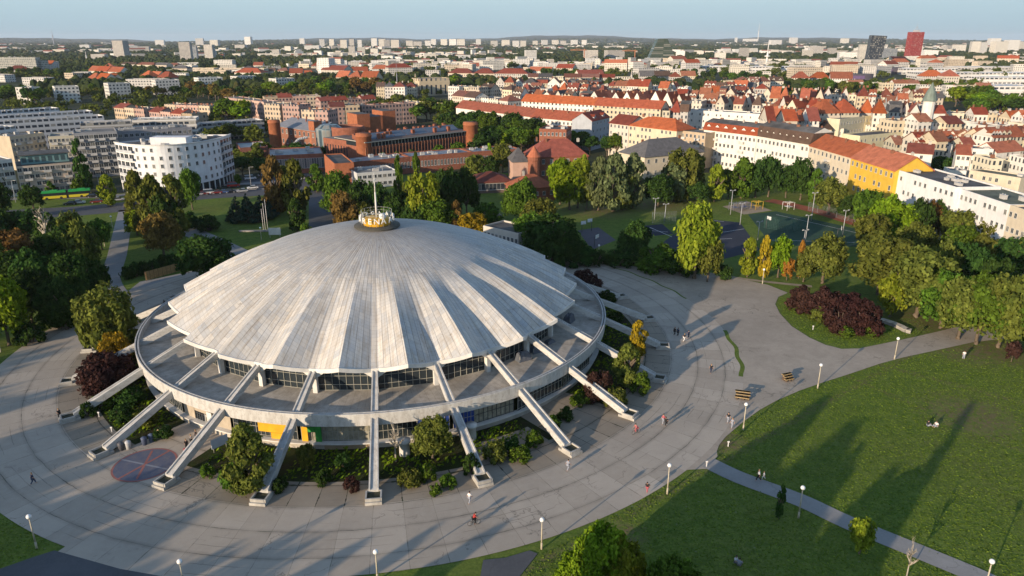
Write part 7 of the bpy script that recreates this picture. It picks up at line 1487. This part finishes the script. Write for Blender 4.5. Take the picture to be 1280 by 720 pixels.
# ---------------------------------------------------------------- vehicles
def car_proto(kind='car'):
    k = ('car', kind)
    if k in CH: return CH[k]
    L, W = (4.3, 1.76) if kind == 'car' else (4.9, 1.9); hz = 1.46 if kind == 'car' else 2.0
    pr = [(-L / 2, .35), (-L / 2 + .05, .75), (-L / 2 + .95, .90), (L / 2 - .55, .95), (L / 2 - .05, .85), (L / 2, .38)] if kind == 'car' else [(-L / 2, .35), (-L / 2 + .05, .9), (-L / 2 + .7, 1.1), (L / 2 - .1, 1.15), (L / 2 - .02, .9), (L / 2, .38)]
    cab = [(-L / 2 + 1.0, .88), (-L / 2 + 1.75, hz - .05), (-L / 2 + 2.1, hz), (L / 2 - 1.1, hz - .03), (L / 2 - .35, .93)] if kind == 'car' else [(-L / 2 + .6, 1.08), (-L / 2 + 1.2, hz - .06), (-L / 2 + 1.5, hz), (L / 2 - .25, hz - .03), (L / 2 - .08, 1.12)]
    def shell(m, prof, w0, w1, mat=0):
        a = [(x, -w0 / 2 + (w0 - w1) / 2 * ((z - prof[0][1]) / .6 if w0 != w1 else 0), z) for x, z in prof]; b = [(x, -y, z) for x, y, z in a]; m.face(a, mat); m.face(b[::-1], mat)
        for i in range(len(prof)): j = (i + 1) % len(prof); m.face([a[i], b[i], b[j], a[j]] if False else [a[j], a[i], b[i], b[j]], mat)
    b = MB(); shell(b, pr, W, W); body = b.mesh('body', [MDARKM]); c = MB(); shell(c, cab, W - .06, W - .36); glass = c.mesh('windows', [glassmat('car_glass', (.02, .025, .03), .08)])
    r = MB(); r.prism([(cab[1][0] + .1, -W / 2 + .27), (cab[3][0], -W / 2 + .27), (cab[3][0], W / 2 - .27), (cab[1][0] + .1, W / 2 - .27)], hz - .05, hz + .03); roof = r.mesh('roof', [MDARKM])
    w = MB(); w.tube((0, -.11, 0), (0, .11, 0), .32, n=14); tyre = w.mesh('wheel', [flat('tyre_rubber', (.02, .02, .02), .8)]); w = MB(); w.tube((0, -.12, 0), (0, .12, 0), .19, n=12); rim = w.mesh('rim', [MSTEEL])
    l = MB(); l.box((-L / 2 + .03, 0, 0), (.12, .34, .14)); hl = l.mesh('headlight', [flat('lamp_clear', (.7, .7, .68), .2)]); l = MB(); l.box((L / 2 - .02, 0, 0), (.1, .3, .16)); tl = l.mesh('tail_light', [flat('lamp_red', (.4, .02, .02), .3)])
    CH[k] = (body, glass, roof, tyre, rim, hl, tl, L, W); return CH[k]
def car(p, rz, col, label, kind='car', group='cars on the left street'):
    body, glass, roof, tyre, rim, hl, tl, L, W = car_proto(kind); t = thing('parked_car', p, rz, label, 'car', group); pm = flat('car_paint_%02d%02d%02d' % tuple(int(c * 99) for c in col), col, .3, spec=.6)
    for nm, me in (('body', body), ('roof', roof)): o = link(nm, me, t); o.material_slots[0].link = 'OBJECT'; o.material_slots[0].material = pm
    link('windows', glass, t)
    for sx in (-1, 1):
        for sy in (-1, 1): w = link('wheel', tyre, t, (sx * (L / 2 - .8), sy * (W / 2 - .09), .32)); link('rim', rim, w)
        link('headlight', hl, t, (0, sx * .6, .68)); link('tail_light', tl, t, (0, sx * .62, .75))
sd = atan2((G(330, 236) - G(240, 243)).y, (G(330, 236) - G(240, 243)).x)
CC = {'white': (.62, .62, .62), 'silver': (.34, .35, .37), 'dark grey': (.05, .05, .055), 'black': (.015, .015, .018), 'red': (.42, .03, .02), 'blue': (.05, .09, .22), 'wine red': (.16, .02, .02)}
for (x, y, c, k, w) in ((247, 244, 'silver', 'car', 'first in the parked line left of the conifers'), (254, 243.4, 'wine red', 'car', 'in the parked line right after the silver one'), (262, 242.6, 'white', 'van', 'van in the parked line left of the conifers'), (271, 242, 'wine red', 'car', 'in the parked line right of the white van'), (279, 241.4, 'blue', 'car', 'in the parked line above the first conifer'), (288, 240.6, 'black', 'car', 'in the parked line right of the blue one'), (303, 240, 'silver', 'car', 'at the right end of the parked line'), (292, 233.5, 'red', 'van', 'van driving on the street before the curved block'), (316, 236, 'white', 'car', 'car and pale roof on the right side of the street'), (255, 236.5, 'dark grey', 'car', 'driving past the corner of the curved block'), (329, 220.5, 'silver', 'car', 'parked alone at the foot of the brick hall'), (313, 224.5, 'white', 'van', 'van parked beside the tall street lamp'),
    (99, 254.5, 'white', 'car', 'on the left street right of the bus tail'), (88, 256, 'black', 'car', 'on the street just below the bus'), (121, 253.5, 'wine red', 'car', 'on the left street below the bright street tree'), (132, 252.5, 'dark grey', 'car', 'on the street right of the wine red one below the street tree'), (148, 251, 'silver', 'car', 'beside the junction on the left street'), (116, 246.5, 'black', 'car', 'parked on the far kerb right of the bus'), (175, 241.5, 'black', 'car', 'parked by the shop front of the curved block'), (205, 238, 'dark grey', 'car', 'in front of the curved block behind the trees'), (340, 216, 'dark grey', 'car', 'in the car park of the brick hall'), (374, 225, 'silver', 'car', 'in the car park at the avenue corner'), (384, 222, 'black', 'car', 'at the far end of the car park by the avenue'), (308, 207, 'silver', 'car', 'in deep shade beside the curved block'), (398, 214, 'white', 'car', 'beside the white awnings of the brick hall')):
    car(G(x, y, -.02), sd + RND.uniform(-.06, .06) + (pi if RND.random() < .4 else 0), CC[c], '%s %s %s' % (c, '' if w.startswith(('van', 'car')) else 'car', w) if not w.startswith(('van', 'car')) else '%s %s' % (c, w), k)
# bus
bd = atan2((G(100, 247) - G(60, 250)).y, (G(100, 247) - G(60, 250)).x)
t = thing('city_bus', G(82, 247.5, -.02), bd, 'green and yellow articulated city bus stopped before the beige block', 'bus'); MBG = flat('bus_green', (.02, .25, .06), .4); MBY = flat('bus_yellow', (.50, .42, .03), .4)
for x0, x1 in ((-8.8, .6), (1.4, 8.8)):
    sct = prim('body', [MBG, MBY], t, lambda m: (m.box(((x0 + x1) / 2, 0, .85), (x1 - x0, 2.5, 1.0), 0, 1), m.box(((x0 + x1) / 2, 0, 2.75), (x1 - x0, 2.5, .6), 0, 0)))
    prim('windows', glassmat('car_glass', (.02, .025, .03), .08), sct, lambda m: m.box(((x0 + x1) / 2, 0, 1.9), (x1 - x0 - .04, 2.44, 1.12))); prim('roof', plain('bus_roof_green', (.03, .30, .08), .5), t, lambda m: (m.box(((x0 + x1) / 2, 0, 3.1), (x1 - x0 - .2, 2.3, .12)), m.box(((x0 + x1) / 2 + .6, 0, 3.28), (2.6, 1.6, .26))))
prim('bellows', flat('bellows_black', (.03, .03, .03), .8), t, lambda m: [m.box((.6 + .1 + .16 * i, 0, 1.75), (.1, 2.3 - .1 * (i % 2), 2.4)) for i in range(5)])
for x in (-6, -1.2, 5.6):
    for sy in (-1, 1): prim('wheel', flat('tyre_rubber', (.02, .02, .02), .8), t, lambda m: m.tube((x, sy * 1.0, .48), (x, sy * 1.27, .48), .48, n=16))
# street lamps along the street, awnings
for (x, y, yt, lb) in ((20, 253, 226, 'tall grey street lamp at the left end of the street'), (178, 245, 222, 'tall grey street lamp before the curved block'), (314, 233, 209, 'tall street lamp beside the white van'), (125, 239, 220, 'slim street lamp right of the poplar'), (459, 230, 212, 'slim lamp post before the white pavilion')):
    b = G(x, y); h = zat(b.y, yt); t = thing('street_lamp', b, 0, lb, 'street lamp', 'street lamps on the left street'); prim('pole', MSTEEL, t, lambda m: (m.tube((0, 0, 0), (0, 0, h), .13, .07, 8), m.tube((0, 0, h), (1.4, -.4, h + .2), .05))); prim('lamp_head', MMULL, t, lambda m: m.box((1.6, -.45, h + .2), (.8, .3, .14)))
for x, y, lb in ((388, 208, 'left white awning parasol before the brick hall'), (396, 206, 'right white awning parasol before the brick hall'), (556, 240, 'white parasol in the shade of trees behind the dome')):
    t = thing('parasol', G(x, y), 0, lb, 'parasol', 'white parasols'); prim('canopy', flat('parasol_white', (.66, .65, .62), .8), t, lambda m: m.lathe([(2.6, 2.3), (2.6, 2.5), (.05, 3.4)], 8, smooth=False)); prim('pole', MSTEEL, t, lambda m: m.tube((0, 0, 0), (0, 0, 3.2), .05))
# playground frames
for x, y, c, lb in ((918, 263, (.16, .17, .22), 'grey climbing frame on the sand'), (930, 262, (.14, .14, .20), 'bluish climbing frame in the middle of the playground'), (946, 261, (.5, .32, .04), 'yellow climbing frame at the right of the playground'), (985, 262, (.6, .58, .55), 'white bench frame beside the red track')):
    t = thing('climbing_frame', G(x, y), .4, lb, 'climbing frame', 'playground equipment'); m_ = plain('frame_%d' % int(c[0] * 100), c, .5)
    for sx in (-1, 1):
        for sy in (-1, 1): prim('post', m_, t, lambda m: m.tube((sx * 1.6, sy * 1.2, 0), (sx * 1.6, sy * 1.2, 2.8), .09))
    prim('bars', m_, t, lambda m: ([m.tube((-1.6, sy * 1.2, 2.7), (1.6, sy * 1.2, 2.7), .06) for sy in (-1, 1)], [m.tube((-1.6 + .64 * i, -1.2, 2.7), (-1.6 + .64 * i, 1.2, 2.7), .04) for i in range(6)]))
    prim('platform', m_, t, lambda m: m.box((0, 0, 1.2), (2.0, 2.2, .1)))
# fence of the sports field
def fence(pts, h, lb, mat, name='mesh_fence'):
    P = [G(*q) for q in pts]; t = thing(name, P[0], 0, lb, 'fence', 'fences of the sports ground')
    for i in range(len(P) - 1):
        a, b = P[i] - P[0], P[i + 1] - P[0]; L = (b - a).length; n = max(2, int(L / 3.2)); an = atan2(b.y - a.y, b.x - a.x); mid = (a + b) / 2
        def bars(m):
            for k in range(int(h / .5) + 1): m.box((mid.x, mid.y, .1 + k * (h - .15) / int(h / .5)), (L, .03, .03), an)
            for k in range(int(L / .5)): c = a + (b - a) * ((k + .5) / int(L / .5)); m.box((c.x, c.y, h / 2), (.025, .025, h), an)
        prim('mesh_panel', mat, t, bars)
        for k in range(n): c = a + (b - a) * (k / n); prim('post', mat, t, lambda m: m.tube((c.x, c.y, 0), (c.x, c.y, h), .05, n=6))
fence(((955, 285), (990, 290), (1010, 282)), 4, 'tall green mesh fence before the light green playing field', plain('fence_green', (.05, .13, .10), .6)); fence(((1010, 263), (1045, 272), (1080, 282), (1105, 290)), 3, 'grey mesh fence along the red running track', plain('fence_grey', (.22, .24, .26), .6)); fence(((815, 280), (845, 279)), 4, 'grey ball court fence behind the bright olive tree', plain('fence_grey', (.22, .24, .26), .6))
# ---------------------------------------------------------------- air, sky, sun, camera
settle_labels()
mb = MB(); mb.prism([(-19600, -19600), (19600, -19600), (19600, 19600), (-19600, 19600)], -3.0, 175.0)
m, nt = new_mat('haze_air'); h = N(nt); v = h.n('ShaderNodeVolumePrincipled'); v.inputs['Color'].default_value = (.80, .88, 1.0, 1); v.inputs['Density'].default_value = HAZE; v.inputs['Anisotropy'].default_value = 0.0
o = h.n('ShaderNodeOutputMaterial'); h.link(v.outputs[0], o.inputs['Volume'])
if HAZE > 0: mb.build('haze', m, kind='stuff')
w = bpy.data.worlds.new('World'); SC.world = w; w.use_nodes = True; nt = w.node_tree; nt.nodes.clear(); h = N(nt)
sk = h.n('ShaderNodeTexSky', sky_type='NISHITA'); sk.sun_disc = False; sk.sun_elevation = radians(SUN_EL)
sx, sy = -cos(radians(SUN_AZ)), -sin(radians(SUN_AZ))       # towards the sun
sk.sun_rotation = atan2(sx, sy); sk.altitude = 100; sk.air_density = 1.0; sk.dust_density = .6; sk.ozone_density = 2.8
gz = h.sep(h.n('ShaderNodeTexCoord').outputs['Generated'])[2]            # height above the horizon
pale = h.mix(h.ramp(gz, 0.0, .06), (1.30, 1.80, 2.12), (1.80, 2.38, 2.60))
up = h.mix(.25, sk.outputs[0], (.85, .88, .92))
skyc = h.mix(h.ramp(gz, .34, .04), up, pale)
b = h.n('ShaderNodeBackground'); b.inputs[1].default_value = SKY; h.link(skyc, b.inputs[0]); o = h.n('ShaderNodeOutputWorld'); h.link(b.outputs[0], o.inputs[0])
l = bpy.data.lights.new('sun', 'SUN'); l.energy = SUN; l.angle = radians(.5); l.color = (1.0, .80, .58); so = bpy.data.objects.new('sun', l); COL.objects.link(so)
d = Vector((cos(radians(SUN_AZ)) * cos(radians(SUN_EL)), sin(radians(SUN_AZ)) * cos(radians(SUN_EL)), -sin(radians(SUN_EL)))); so.rotation_euler = d.to_track_quat('-Z', 'Y').to_euler(); so.location = (-200, -200, 150)
cam = bpy.data.cameras.new('camera'); cam.sensor_width = 36; cam.lens = 36 * F / 1280; cam.clip_start = .5; cam.clip_end = 60000; co = bpy.data.objects.new('camera', cam); COL.objects.link(co); co.location = (0, 0, H); co.rotation_euler = (pi / 2 - PITCH, 0, 0); SC.camera = co
vs = SC.view_settings; vs.view_transform = 'Standard'; vs.look = 'None'; vs.exposure = EXPO; vs.gamma = 1; vs.use_curve_mapping = False
SC.render.engine = 'CYCLES'; c = SC.cycles; c.use_denoising = True; c.max_bounces = 6; c.diffuse_bounces = 3; c.transmission_bounces = 4; c.volume_bounces = 0; c.transparent_max_bounces = 8; c.caustics_reflective = False; c.caustics_refractive = False; c.sample_clamp_indirect = 4
